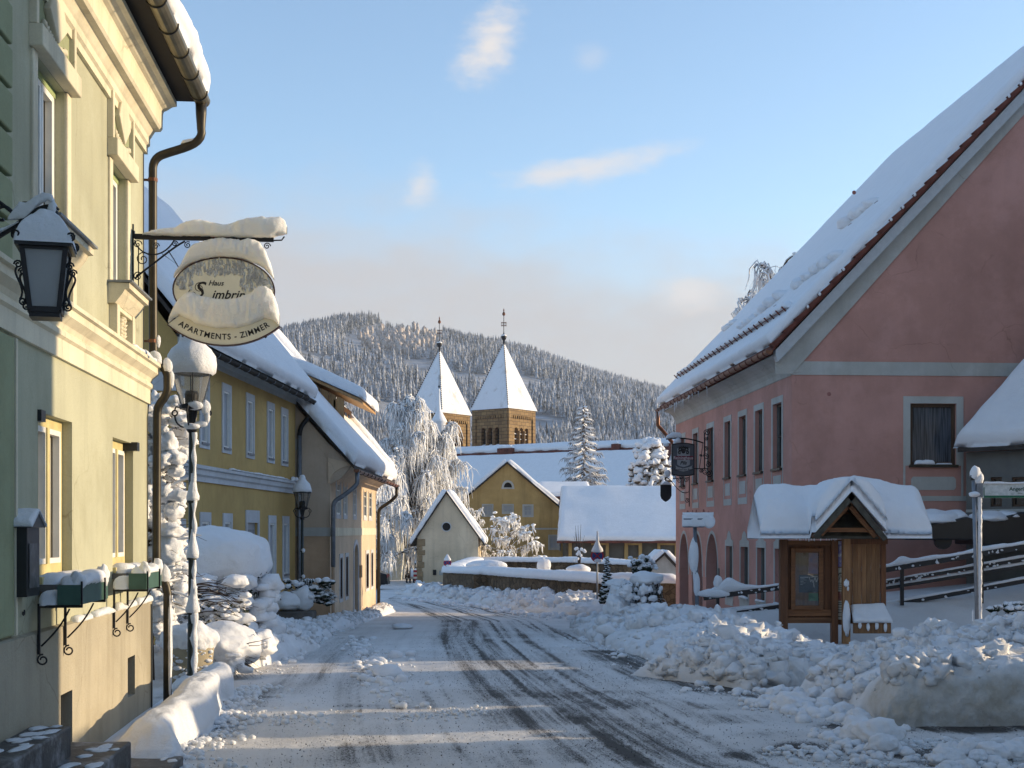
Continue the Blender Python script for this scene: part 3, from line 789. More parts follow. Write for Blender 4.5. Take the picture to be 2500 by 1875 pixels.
# ------------------------------------------------------------------ wooded hill
def build_hill():
 ridge = [(-3000, 1180), (-700, 1020), (200, 1010), (520, 945), (684, 893), (768, 852), (859, 826), (943, 806), (983, 818), (1074, 832), (1187, 862), (1300, 892), (1412, 930), (1514, 958), (1627, 990), (1695, 1008), (1900, 1010), (2400, 1080), (4000, 1180), (7000, 1240)]
 HYD = 2200.0
 rx = [(a - CX) / FPX * HYD for a, b in ridge]; rz = [CZ + (HY - b) / FPX * HYD for a, b in ridge]
 def hz(X, Y):
  s_ = np.clip((Y - 420) / (HYD - 420), 0, 1.4)
  h = np.interp(X * (0.55 + 0.45 * np.clip(s_, 0, 1)) / np.clip(0.55 + 0.45 * s_, .1, 2), rx, rz)
  prof = 0.10 * s_ + 0.90 * sstep(s_, -0.12, 1.0) - 0.90 * sstep(0, -0.12, 1.0)
  prof = prof * (1 - 0.6 * sstep(s_, 1.0, 1.4))
  p = np.stack([X * 0.0035, Y * 0.0035, X * 0], 1)
  return -3 + h * prof + (fbm(p, 4, 77) - 0.5) * 46 * np.sin(np.clip(s_, 0, 1) * math.pi) ** 1.0
 xs = np.linspace(-2200, 3200, 150); ys = np.concatenate([np.linspace(420, 2200, 70), np.linspace(2260, 3000, 12)])
 X, Y = np.meshgrid(xs, ys, indexing='ij'); X = X.ravel(); Y = Y.ravel()
 Z = hz(X, Y)
 idx = np.arange(len(X)).reshape(len(xs), len(ys))
 q = np.stack([idx[:-1, :-1].ravel(), idx[1:, :-1].ravel(), idx[1:, 1:].ravel(), idx[:-1, 1:].ravel()], 1)
 mt, nn, ll, b = new_mat('snowy_forest_floor')
 ll.new(ramp(nn, ll, noise_node(nn, ll, 0.05, 5, 0.7), 0.35, 0.7, (0.16, 0.165, 0.17), (0.50, 0.52, 0.56)), b.inputs['Base Color'])
 b.inputs['Roughness'].default_value = 0.9
 tag(mesh_np('hill', np.stack([X, Y, Z], 1), q, mt, None, (0, 0, 0), True), kind='structure')
 # trees: even density as seen from the village, denser where the slope is near
 r = np.random.default_rng(11)
 n = 46000
 d = 470 * (2250 / 470) ** r.random(n)
 a = r.uniform(-0.30, 0.24, n)
 Xt = a * d; Yt = d.copy()
 # clearings
 pxc = CX + a * FPX
 Zt = hz(Xt, Yt); pyc = HY - (Zt - CZ) / Yt * FPX
 clr = fbm(np.stack([Xt * 0.006, Yt * 0.004, Xt * 0], 1), 3, 5)
 e1 = ((pxc - 960) / 125) ** 2 + ((pyc - 835) / 42) ** 2
 e2 = ((pxc - 862) / 24) ** 2 + ((pyc - 840) / 20) ** 2
 keep = ((e1 > 1) | (r.random(n) < 0.42)) & (e2 > 1) & (clr > 0.20)
 Xt, Yt, Zt, e1, pxc, pyc = Xt[keep], Yt[keep], Zt[keep], e1[keep], pxc[keep], pyc[keep]
 n = len(Xt)
 H = r.uniform(8, 18, n) * np.where(e1 < 1, 0.55, 1.0) * np.interp(Yt, [450, 900, 2200], [0.62, 0.8, 1.15]); Rr = H * r.uniform(0.12, 0.19, n)
 frost = np.clip(r.normal(0.57, 0.17, n) - 0.26 * sstep(Zt, 190, 330) * (pxc < 1350), 0.03, 1.0)  # upper left lowered for thinner snow, and for hill shadow put in the colour
 tops = [(0.10, 1.0, 0.00), (0.40, 0.74, 0.0), (0.66, 0.48, 0.0)]
 sides = 6
 ang = np.linspace(0, 2 * math.pi, sides, endpoint=False)
 V = []; F = []; A = []
 for (zb, rr, _), zt in zip(tops, (0.60, 0.82, 1.0)):
  apex = np.stack([Xt, Yt, Zt + H * zt], 1)
  rot = r.uniform(0, 6.28, n)
  jag = np.where(np.arange(sides) % 2 == 0, 1.0, 0.68)
  ringx = Xt[:, None] + np.cos(ang[None] + rot[:, None]) * (Rr * rr)[:, None] * jag[None]
  ringy = Yt[:, None] + np.sin(ang[None] + rot[:, None]) * (Rr * rr)[:, None] * jag[None]
  ringz = Zt[:, None] + (H * zb)[:, None] - (1 - jag[None]) * -0.04 * H[:, None] + r.uniform(-0.02, 0.02, (n, sides)) * H[:, None]
  b0 = sum(len(x) for x in V)
  V.append(apex); V.append(np.stack([ringx, ringy, ringz], 2).reshape(-1, 3))
  ai = b0 + np.arange(n); ri = b0 + n + np.arange(n * sides).reshape(n, sides)
  for k in range(sides):
   F.append(np.stack([ai, ri[:, k], ri[:, (k + 1) % sides]], 1))
  A.append(frost + 0.15); A.append(np.clip(np.repeat(frost, sides) - 0.12 * np.tile(np.arange(sides) % 2, n), 0, 1))  # tips paler, notches darker: shade of the gaps put into this value
 mt, nn, ll, b = new_mat('frosted_conifers')
 at = nn.new('ShaderNodeAttribute'); at.attribute_name = 'frost'
 nz = noise_node(nn, ll, 0.55, 4, 0.7)
 ad = nn.new('ShaderNodeMath'); ad.operation = 'ADD'; ll.new(at.outputs['Fac'], ad.inputs[0])
 mm = nn.new('ShaderNodeMath'); mm.operation = 'MULTIPLY_ADD'; ll.new(nz, mm.inputs[0]); mm.inputs[1].default_value = 1.5; mm.inputs[2].default_value = -0.75
 ll.new(mm.outputs[0], ad.inputs[1])
 ll.new(ramp(nn, ll, ad.outputs[0], 0.22, 0.85, (0.05, 0.058, 0.062), (0.48, 0.50, 0.54)), b.inputs['Base Color'])
 b.inputs['Roughness'].default_value = 0.95; b.inputs['Specular IOR Level'].default_value = 0.1
 o = mesh_np('forest', np.concatenate(V), np.concatenate(F), mt, None, (0, 1500, 0), False, {'frost': np.concatenate(A)})
 tag(o, 'frosted conifer forest covering the far hill', None, None, 'stuff')
 # bare reddish larches in the clearing
 m_ = 170
 rr = r.uniform(0, 1, m_) ** 0.5; th = r.uniform(0, 6.28, m_)
 px_ = 985 + rr * np.cos(th) * 110; py_ = 838 + rr * np.sin(th) * 34
 V = []; F = []; b0 = 0
 for x, y in zip(px_, py_):
  Yg = np.linspace(900, 2150, 60); Xg = (x - CX) / FPX * Yg; zz = hz(Xg, Yg); yy = HY - (zz - CZ) / Yg * FPX
  k = int(np.argmin(np.abs(yy - y)))
  c = np.array([Xg[k], Yg[k], zz[k]]); hh = r.uniform(9, 15)
  v, f = ico(1); v = v * np.array([hh * 0.26, hh * 0.26, hh * 0.5]) * r.uniform(0.6, 1.2, (len(v), 1)) + c + np.array([0, 0, hh * 0.5])
  V.append(v); F.append(f + b0); b0 += len(v)
 mt, nn, ll, b = new_mat('bare_brown_twigs')
 ll.new(ramp(nn, ll, noise_node(nn, ll, 0.4, 4, 0.7), 0.35, 0.65, (0.22, 0.16, 0.12), (0.52, 0.48, 0.45)), b.inputs['Base Color'])
 o = mesh_np('scrub', np.concatenate(V), np.concatenate(F), mt, None, (0, 1500, 0), False)
 tag(o, 'reddish brown scrub in the hilltop clearing', None, None, 'stuff')
build_hill()

# ------------------------------------------------------------------ windows and lettering
def make_window(root, fr, u0, u1, z0, z1, depth=0.1, fw=0.06, fmat='white_paint', pmat='glass', cols=1, rows=1, o=0.0, surround=None, sill=None, name='window', bar=0.03, sash=None):
 if u0 > u1: u0, u1 = u1, u0
 m_ = MB(); d = o - depth
 t = 0.05
 m_.fbox(fr, u0, u0 + fw, d, d + t, z0, z1); m_.fbox(fr, u1 - fw, u1, d, d + t, z0, z1)
 m_.fbox(fr, u0 + fw, u1 - fw, d, d + t, z0, z0 + fw); m_.fbox(fr, u0 + fw, u1 - fw, d, d + t, z1 - fw, z1)
 w = m_.build(name, M[fmat], root)
 iu0, iu1, iz0, iz1 = u0 + fw, u1 - fw, z0 + fw, z1 - fw
 if sash:
  sw, smat = sash; k = MB(); step = (iu1 - iu0) / cols
  for c in range(cols):
   a, b_ = iu0 + c * step + 0.006, iu0 + (c + 1) * step - 0.006
   k.fbox(fr, a, a + sw, d + .008, d + t + .012, iz0, iz1); k.fbox(fr, b_ - sw, b_, d + .008, d + t + .012, iz0, iz1)
   k.fbox(fr, a + sw, b_ - sw, d + .008, d + t + .012, iz0, iz0 + sw); k.fbox(fr, a + sw, b_ - sw, d + .008, d + t + .012, iz1 - sw, iz1)
  k.build('sash', M[smat], w)
 elif cols > 1 or rows > 1:
  k = MB()
  for c in range(1, cols):
   x = iu0 + (iu1 - iu0) * c / cols; k.fbox(fr, x - bar / 2, x + bar / 2, d + .005, d + t - .006, iz0, iz1)
  for c in range(1, rows):
   z = iz0 + (iz1 - iz0) * c / rows; k.fbox(fr, iu0, iu1, d + .009, d + t - .011, z - bar * .4, z + bar * .4)
  k.build('glazing_bar', M[fmat], w)
 k = MB(); k.fbox(fr, iu0 - .01, iu1 + .01, d - .03, d - .002, iz0 - .01, iz1 + .01); k.build('pane', M[pmat], w)
 if surround:
  sw, st, sb, so_, smat = surround; k = MB()
  k.fbox(fr, u0 - sw, u0 - .002, o + .001, o + so_, z0 - sb, z1 + st); k.fbox(fr, u1 + .002, u1 + sw, o + .001, o + so_, z0 - sb, z1 + st)
  if st > 0: k.fbox(fr, u0 - .002, u1 + .002, o + .001, o + so_ * .96, z1 + .002, z1 + st)
  if sb > 0: k.fbox(fr, u0 - .002, u1 + .002, o + .001, o + so_ * .96, z0 - sb, z0 - .002)
  k.build('surround', M[smat], w)
 if sill:
  so_, sh, smat = sill; k = MB(); k.fbox(fr, u0 - .03, u1 + .03, o - depth * .5, o + so_, z0 - sh, z0 + .004); k.build('sill', M[smat], w)
 return w
def text_mesh(s, size, shear=0.0, weight=0.0, extrude=0.004, space=1.0, align='CENTER', xs=1.0):
 cu = bpy.data.curves.new('lettering', 'FONT'); cu.body = s; cu.size = size; cu.shear = shear; cu.offset = weight
 cu.extrude = extrude; cu.space_character = space; cu.align_x = align; cu.align_y = 'BOTTOM_BASELINE'; cu.resolution_u = 3
 o = bpy.data.objects.new('lettering', cu); COL.objects.link(o)
 me = o.to_mesh()
 v = [(x.co.x * xs, x.co.y, x.co.z) for x in me.vertices]; f = [tuple(p.vertices) for p in me.polygons]
 o.to_mesh_clear(); bpy.data.objects.remove(o); bpy.data.curves.remove(cu)
 return v, f
def put_text(mb, fr, s, u, z, size, o, flip=False, bend=None, **kw):
 """flat lettering on a wall plane; u runs to the reader's right unless flip; bend=(radius) hangs it on a smile-shaped arc"""
 v, f = text_mesh(s, size, **kw); sg = -1 if flip else 1; out = []
 for x, y, e in v:
  if bend:
   a = x / bend; xx = (bend - y) * math.sin(a); yy = bend - (bend - y) * math.cos(a)
  else: xx, yy = x, y
  out.append(fr.p(u + sg * xx, o + e, z + yy))
 mb.add(out, f)
def spiral(c, ax, ay, r0, r1, a0, turns, n=18):
 return [Vector(c) + (Vector(ax) * math.cos(a0 + t * turns * 2 * math.pi) + Vector(ay) * math.sin(a0 + t * turns * 2 * math.pi)) * (r0 + (r1 - r0) * t) for t in np.linspace(0, 1, n)]
def bez(p, n=14):
 p = [Vector(x) for x in p]; out = []
 for t in np.linspace(0, 1, n):
  q = p
  while len(q) > 1: q = [a.lerp(b, t) for a, b in zip(q[:-1], q[1:])]
  out.append(q[0])
 return out
def puff(fr, a0, a1, zb, zt, o, T, n=40, m=12, seed=0, rough=0.3, back=0.6, freq=9):
 """snow clinging to an upright board between the curves zb(a) and zt(a)"""
 A = np.linspace(a0, a1, n); vs = []
 an = np.linspace(0, 2 * math.pi, m * 2, endpoint=False)
 for i, a in enumerate(A):
  e = min(i, n - 1 - i) / (n * 0.12); e = math.sqrt(max(0.0, 1 - (1 - min(e, 1)) ** 2)) if e < 1 else 1.0
  b_, t_ = zb(a), max(zt(a), zb(a) + 0.004)
  for q in an:
   c_, s_ = math.cos(q), math.sin(q)
   dz = math.copysign(abs(s_) ** 0.6, s_) * 0.5 + 0.5
   do = math.copysign(abs(c_) ** 0.6, c_)
   vs.append(fr.p(a, o + (T if do > 0 else T * back) * do * (0.25 + 0.75 * e), b_ + (t_ - b_) * dz)[:])
 vs = np.array(vs); k = m * 2
 nz = (fbm(vs * freq, 3, seed) - 0.5) * 2 * rough * T + (fbm(vs * freq * 4, 2, seed + 1) - 0.5) * rough * T
 vs[:, 0] += nz * fr.n.x + 0.3 * nz; vs[:, 1] += nz * fr.n.y; vs[:, 2] += nz * 0.6
 f = []
 for i in range(n - 1):
  for j in range(k): f.append((i * k + j, i * k + (j + 1) % k, (i + 1) * k + (j + 1) % k, (i + 1) * k + j))
 f = np.array(f)
 return vs, f
def interp(pts):
 xs, ys = [p[0] for p in pts], [p[1] for p in pts]
 return lambda a: float(np.interp(a, xs, ys))
def tile_copies(proto, name, root, offs): return [copy_part(proto, name, root, o) for o in offs]

# ------------------------------------------------------------------ green guest house
gY, gPX = 14.0, 360.0
g = Fr(((gPX - CX) / FPX * gY, gY, 0), (0.0891, -1, 0), (1, 0.0891, 0))
def green_house():
 root = thing('green_house', g.p(0, 0, 0), 'pale green two-storey house with cream mouldings and lit street wall', 'house')
 U = 13.0
 lw = [(g.u(176), g.u(93), 1.555, 2.785), (g.u(325), g.u(275), 1.555, 2.775)]
 uw = [(g.u(170), g.u(99), 4.22, 5.46), (g.u(317), g.u(281), 4.22, 5.40)]
 bw = [(g.u(161), g.u(132), 0.18, 0.62), (g.u(317), g.u(299), 0.27, 0.66)]
 mb = MB(); mb.wall(g, rect(0, U, 1.10, 3.26), [rect(*w) for w in lw], 0.16)
 mb.wall(g, rect(0, U, 3.26, 6.05), [rect(*w) for w in uw], 0.14, -0.04)
 a, b_ = g.p(0, -0.04, 0), g.p(0, -9, 0); c, d = g.p(U, -9, 0), g.p(U, -0.04, 0)
 for p_, q_ in ((a, b_), (b_, c), (c, d)):
  mb.quad((p_.x, p_.y, -.3), (q_.x, q_.y, -.3), (q_.x, q_.y, 6.4), (p_.x, p_.y, 6.4))
 for uu in (0, U):
  mb.tri(g.p(uu, -0.04, 6.4), g.p(uu, -9, 6.4), g.p(uu, -4.5, 10.2))
 mb.build('wall', M['green_wall'], root)
 mb = MB(); mb.wall(g, rect(-0.03, U, -0.3, 1.15), [rect(*w) for w in bw], 0.25, 0.05)
 mb.quad(g.p(-.03, .05, 1.15), g.p(U, .05, 1.15), g.p(U, -.02, 1.17), g.p(-.03, -.02, 1.17))
 mb.quad(g.p(-.03, .05, -.3), g.p(-.03, .05, 1.15), g.p(-.03, -.3, 1.15), g.p(-.03, -.3, -.3))
 mb.build('plinth', M['plinth'], root)
 for w in bw:
  make_window(root, g, *w, depth=0.18, fw=0.035, fmat='wood_dark', pmat='void', cols=1, o=0.05)
 # ground floor windows: yellow frames, white casements
 for i, w in enumerate(lw):
  wn_ = make_window(root, g, *w, depth=0.13, fw=0.085, fmat='yellow_paint', pmat='glass_curtain', cols=2, sash=(0.042, 'white_paint'))
  um = (w[0] + w[1]) / 2; k = MB(); k.fbox(g, um - .035, um + .035, -.13, -.055, w[2] + .085, w[3] - .085); k.build('mullion', M['yellow_paint'], wn_)
  k = MB(); k.fbox(g, w[0] + .0, w[1], -.16, .03, w[2] - .055, w[2] - .002); k.build('sill', M['yellow_paint'], wn_)
  v = snow_strip([g.p(w[0] + .02, .05, w[2] - .06), g.p(w[1] - .02, .05, w[2] - .06)], .20, .085, 20 + i)
  k = MB(); k.fbox(g, w[0] - .03, w[1] + .03, -.02, .13, w[2] - .11, w[2] - .058); k.build('ledge', M['stone_step'], wn_)
  snow_obj('snow', v, wn_)
  k = MB(); k.fbox(g, w[1] - .10 if i == 0 else w[0] - .02, w[1] + .02 if i == 0 else w[0] + .10, -.12, .03 if i == 0 else .06, w[3] - .075, w[3] + .01); k.build('shutter_box', M['black_paint'], wn_)
 # upper windows with lintel, panel and ornament
 for i, w in enumerate(uw):
  wn_ = make_window(root, g, *w, depth=0.13, fw=0.07, fmat='white_paint', pmat='glass_curtain', cols=2, o=-.04, sash=(0.05, 'white_paint'))
  k = MB(); k.fbox(g, w[0] - .0, w[1], -.165, -.11, w[3] - .06, w[3] + .0); k.build('green_head', M['green_paint_light'], wn_)
  k = MB()
  k.fbox(g, w[0] - .16, w[1] + .16, -.05, .06, w[3] + .005, w[3] + .17)
  k.fbox(g, w[0] - .13, w[0] - .004, -.05, -.015, w[2] - .02, w[3]); k.fbox(g, w[1] + .004, w[1] + .13, -.05, -.015, w[2] - .02, w[3])
  k.build('lintel', M['cream'], wn_, bevel=.01)
  k = MB(); p0, p1 = w[0] - .10, w[1] + .10
  zt = 6.02
  for q0 in (p0 - .06, p1): k = MB(); k.fbox(g, q0, q0 + .06, -.05, .02, w[3] + .17, zt); k.build('panel_frame', M['cream'], wn_, bevel=.008)
  k = MB(); k.fbox(g, p0 + .002, p1 - .002, -.05, -.026, w[3] + .172, zt); k.build('panel', M['green_dark'], wn_)
  um = (p0 + p1) / 2; k = MB(); hz_ = zt - w[3] - .17
  k.prism(g, [(um - .26, w[3] + .17 + hz_ * .62), (um - .16, zt - .01), (um + .16, zt - .01), (um + .26, w[3] + .17 + hz_ * .62), (um, w[3] + .17 + hz_ * .16)], -.03, .03)
  k.build('shield', M['cream'], wn_, bevel=.012)
  r_ = np.random.default_rng(3 + i); parts = []
  for q in range(13):
   uu = um + (q - 6) * .05; zz = w[3] + .215 + .06 * ((q - 6) / 6) ** 2
   parts.append(blob(g.p(uu, -.01, zz), .034, .034, .034, q, 1, .5))
  snow_obj('festoon', parts, wn_, mat='cream')
  # the apron below the window
  k = MB(); k.extrude(g, [(-.045, w[2] - .19), (.03, w[2] - .19), (.10, w[2] - .10), (.12, w[2] - .06), (.16, w[2] - .055), (.16, w[2] - .005), (-.045, w[2] + .0)], w[0] - .14, w[1] + .14)
  k.build('window_ledge', M['cream'], wn_)
  k = MB(); k.fbox(g, w[0] - .16, w[1] + .16, -.05, .19, w[2] + .001, w[2] + .02); k.build('ledge_sheet', M['zinc'], wn_)
  k = MB()
  for q0, q1 in ((w[0] - .08, w[0] + .04), (w[1] - .04, w[1] + .08)): k.fbox(g, q0, q1, -.05, .04, 3.68, w[2] - .19)
  k.fbox(g, w[0] + .04, w[1] - .04, -.05, .03, w[2] - .235, w[2] - .192); k.fbox(g, w[0] + .04, w[1] - .04, -.05, .03, 3.68, 3.735)
  k.build('apron_frame', M['cream'], wn_, bevel=.006)
  parts = []
  for q in range(16):
   t = q / 15; parts.append(blob(g.p((w[0] + w[1]) / 2 + .055 * math.sin(q * 2.1), -.02, 3.77 + t * (w[2] - 3.77 - .27)), .045 + .02 * (q % 3 == 0), .03, .03, q + 50, 1, .5))
  snow_obj('ornament', parts, wn_, mat='cream')
 # string course
 k = MB(); k.extrude(g, [(-.05, 3.25), (.03, 3.25), (.03, 3.40), (.055, 3.42), (.055, 3.455), (.03, 3.48), (.05, 3.52), (.11, 3.57), (.11, 3.63), (.14, 3.64), (.14, 3.675), (-.05, 3.70)], -.06, U)
 k.build('string_course', M['cream'], root)
 # eaves cornice
 k = MB(); k.extrude(g, [(-.05, 5.93), (-.005, 5.93), (-.005, 6.0), (.02, 6.02), (.02, 6.09), (.035, 6.11), (.07, 6.17), (.13, 6.175), (.15, 6.20), (.155, 6.36), (.165, 6.39), (.20, 6.405), (.25, 6.44), (.30, 6.45), (.30, 6.50), (-.05, 6.52)], -.05, U)
 k.build('cornice', M['cream'], root)
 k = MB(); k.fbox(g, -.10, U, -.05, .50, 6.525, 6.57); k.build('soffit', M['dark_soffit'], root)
 # roof and its snow
 k = MB(); k.box8([g.p(-.12, .50, 6.585), g.p(U, .50, 6.585), g.p(U, -4.6, 10.45), g.p(-.12, -4.6, 10.45), g.p(-.12, .50, 6.65), g.p(U, .50, 6.65), g.p(U, -4.6, 10.52), g.p(-.12, -4.6, 10.52)])
 k.box8([g.p(-.12, -9.4, 6.585), g.p(U, -9.4, 6.585), g.p(U, -4.61, 10.45), g.p(-.12, -4.61, 10.45), g.p(-.12, -9.4, 6.65), g.p(U, -9.4, 6.65), g.p(U, -4.61, 10.52), g.p(-.12, -4.61, 10.52)])
 rf = k.build('roof', M['roof_dark'], root)
 snow_obj('roof_snow', snow_slab(g.p(-.14, .605, 6.60), g.p(U, .605, 6.60), g.p(U, -4.6, 10.56), g.p(-.14, -4.6, 10.56), .22, .13, 120, 10, .35, 1.4, 5, wob=.04), rf)
 # gutter, brackets, downpipe
 gut = MB(); prof = [(.555 + .085 * math.cos(t), 6.56 + .085 * math.sin(t)) for t in np.linspace(math.pi, 2 * math.pi, 9)] + [(.555 + .075 * math.cos(t), 6.56 + .07 * math.sin(t)) for t in np.linspace(2 * math.pi, math.pi, 9)]
 gut.extrude(g, prof, -.16, U); go = gut.build('gutter', M['gutter'], root, smooth=False)
 ring = MB(); ring.tube([g.p(0, .555 + .09 * math.cos(t), 6.56 + .09 * math.sin(t)) for t in np.linspace(math.pi * .95, 2 * math.pi * 1.02, 10)], .009, 5)
 pr = None
 for i, uu in enumerate(np.arange(.12, 8.2, .62)):
  if pr is None: pr = ring.build('gutter_bracket', M['black_paint'], go); off0 = 0; pr.location = g.u * uu
  else: copy_part(pr, 'gutter_bracket', go, g.u * (uu - .12))
 path = bez([g.p(-.06, .555, 6.50), g.p(-.06, .555, 6.30), g.p(-.06, .555, 6.22)], 4) + bez([g.p(-.06, .56, 6.18), g.p(-.06, .55, 6.06), g.p(-.06, .40, 6.02), g.p(-.06, .22, 5.96)], 8) + bez([g.p(-.06, .14, 5.93), g.p(-.06, .05, 5.89), g.p(-.06, .045, 5.78)], 6) + [g.p(-.06, .045, 4.6), g.p(-.06, .05, 3.85)] + bez([g.p(-.06, .05, 3.78), g.p(-.06, .07, 3.72), g.p(-.06, .19, 3.66), g.p(-.06, .20, 3.56)], 6) + bez([g.p(-.06, .20, 3.42), g.p(-.06, .19, 3.3), g.p(-.06, .09, 3.28), g.p(-.06, .09, 3.16)], 6) + [g.p(-.06, .085, 2.2), g.p(-.06, .085, 1.62)] + bez([g.p(-.06, .085, 1.55), g.p(-.06, .10, 1.45), g.p(-.06, .19, 1.36), g.p(-.06, .20, 1.22)], 6) + [g.p(-.06, .20, .6), g.p(-.06, .20, -.05)]
 k = MB(); k.tube(path, [.062, .058, .05, .046] + [.046] * (len(path) - 4), 12); dp = k.build('downpipe', M['copper'], root, smooth=True)
 for z in (5.66, 3.93):
  k = MB(); k.lathe(g.p(-.06, .045, z), [(.052, -.018), (.052, .018)], 12); k.fbox(g, -.075, -.045, -.05, .05, z - .01, z + .01); k.build('pipe_clip', M['copper_red'], dp)
 snow_obj('snow', [snow_strip([g.p(-.06, .50, 6.09), g.p(-.06, .34, 6.05)], .07, .04, 1), blob(g.p(-.06, .10, 3.93), .03, .03, .07, 2, 2), blob(g.p(-.06, .20, 3.66), .055, .055, .10, 3, 2, lump=.3), blob(g.p(-.06, .235, 3.52), .035, .03, .11, 4, 2, lump=.3), blob(g.p(-.06, .14, 3.33), .03, .03, .06, 41, 2), blob(g.p(-.06, .17, 1.42), .06, .06, .12, 5, 2, lump=.3), blob(g.p(-.02, .235, .65), .02, .035, .55, 6, 3, .5, 5)], dp)
 # cable on the corner, rusticated blocks at the near end
 k = MB(); k.tube([g.p(.09, -.025, 5.9), g.p(.09, -.025, 3.72)], .006, 4); k.tube([g.p(.10, .03, 3.24), g.p(.06, .012, 3.1), g.p(.06, .012, 1.2)], .006, 4); k.tube([g.p(.12, .062, 1.12), g.p(.10, .062, .0)], .007, 4); k.build('cable', M['black_paint'], root)
 up = g.u(17); z = 3.71
 while z < 5.9:
  zz = min(z + .30, 5.92); k = MB(); k.fbox(g, up, up + .62, -.06, .04, z, zz - .035); k.build('corner_block', M['green_dark'], root, bevel=.012); z += .30
 k = MB(); k.fbox(g, up - .06, up + .7, -.01, .035, 1.18, 3.22); k.build('pilaster', M['green_dark'], root, bevel=.01)
 k = MB(); k.fbox(g, up - .10, up - .062, -.01, .045, 1.18, 3.22); k.build('pilaster_edge', M['cream'], root)
 # snow along the plinth ledge
 for q_ in ([snow_strip([g.p(a_, .03, 1.15), g.p(b2, .03, 1.15)], .09, .05, 30 + i_, amp=.9, freq=5) for i_, (a_, b2) in enumerate(((.02, .75), (.9, 1.75), (1.9, 2.65), (2.8, 3.35)))] + [snow_strip([g.p(.02, .06, 3.69), g.p(1.25, .06, 3.69)], .12, .05, 36, amp=.9, freq=4), snow_strip([g.p(-.05, .08, 3.68), g.p(.1, .08, 3.68)], .16, .16, 37)]): snow_obj('ledge_snow', q_, root)
M['green_paint_light'] = plain('light_green_paint', (0.34, 0.42, 0.20), 0.5, 0, 0.05)
green_house()

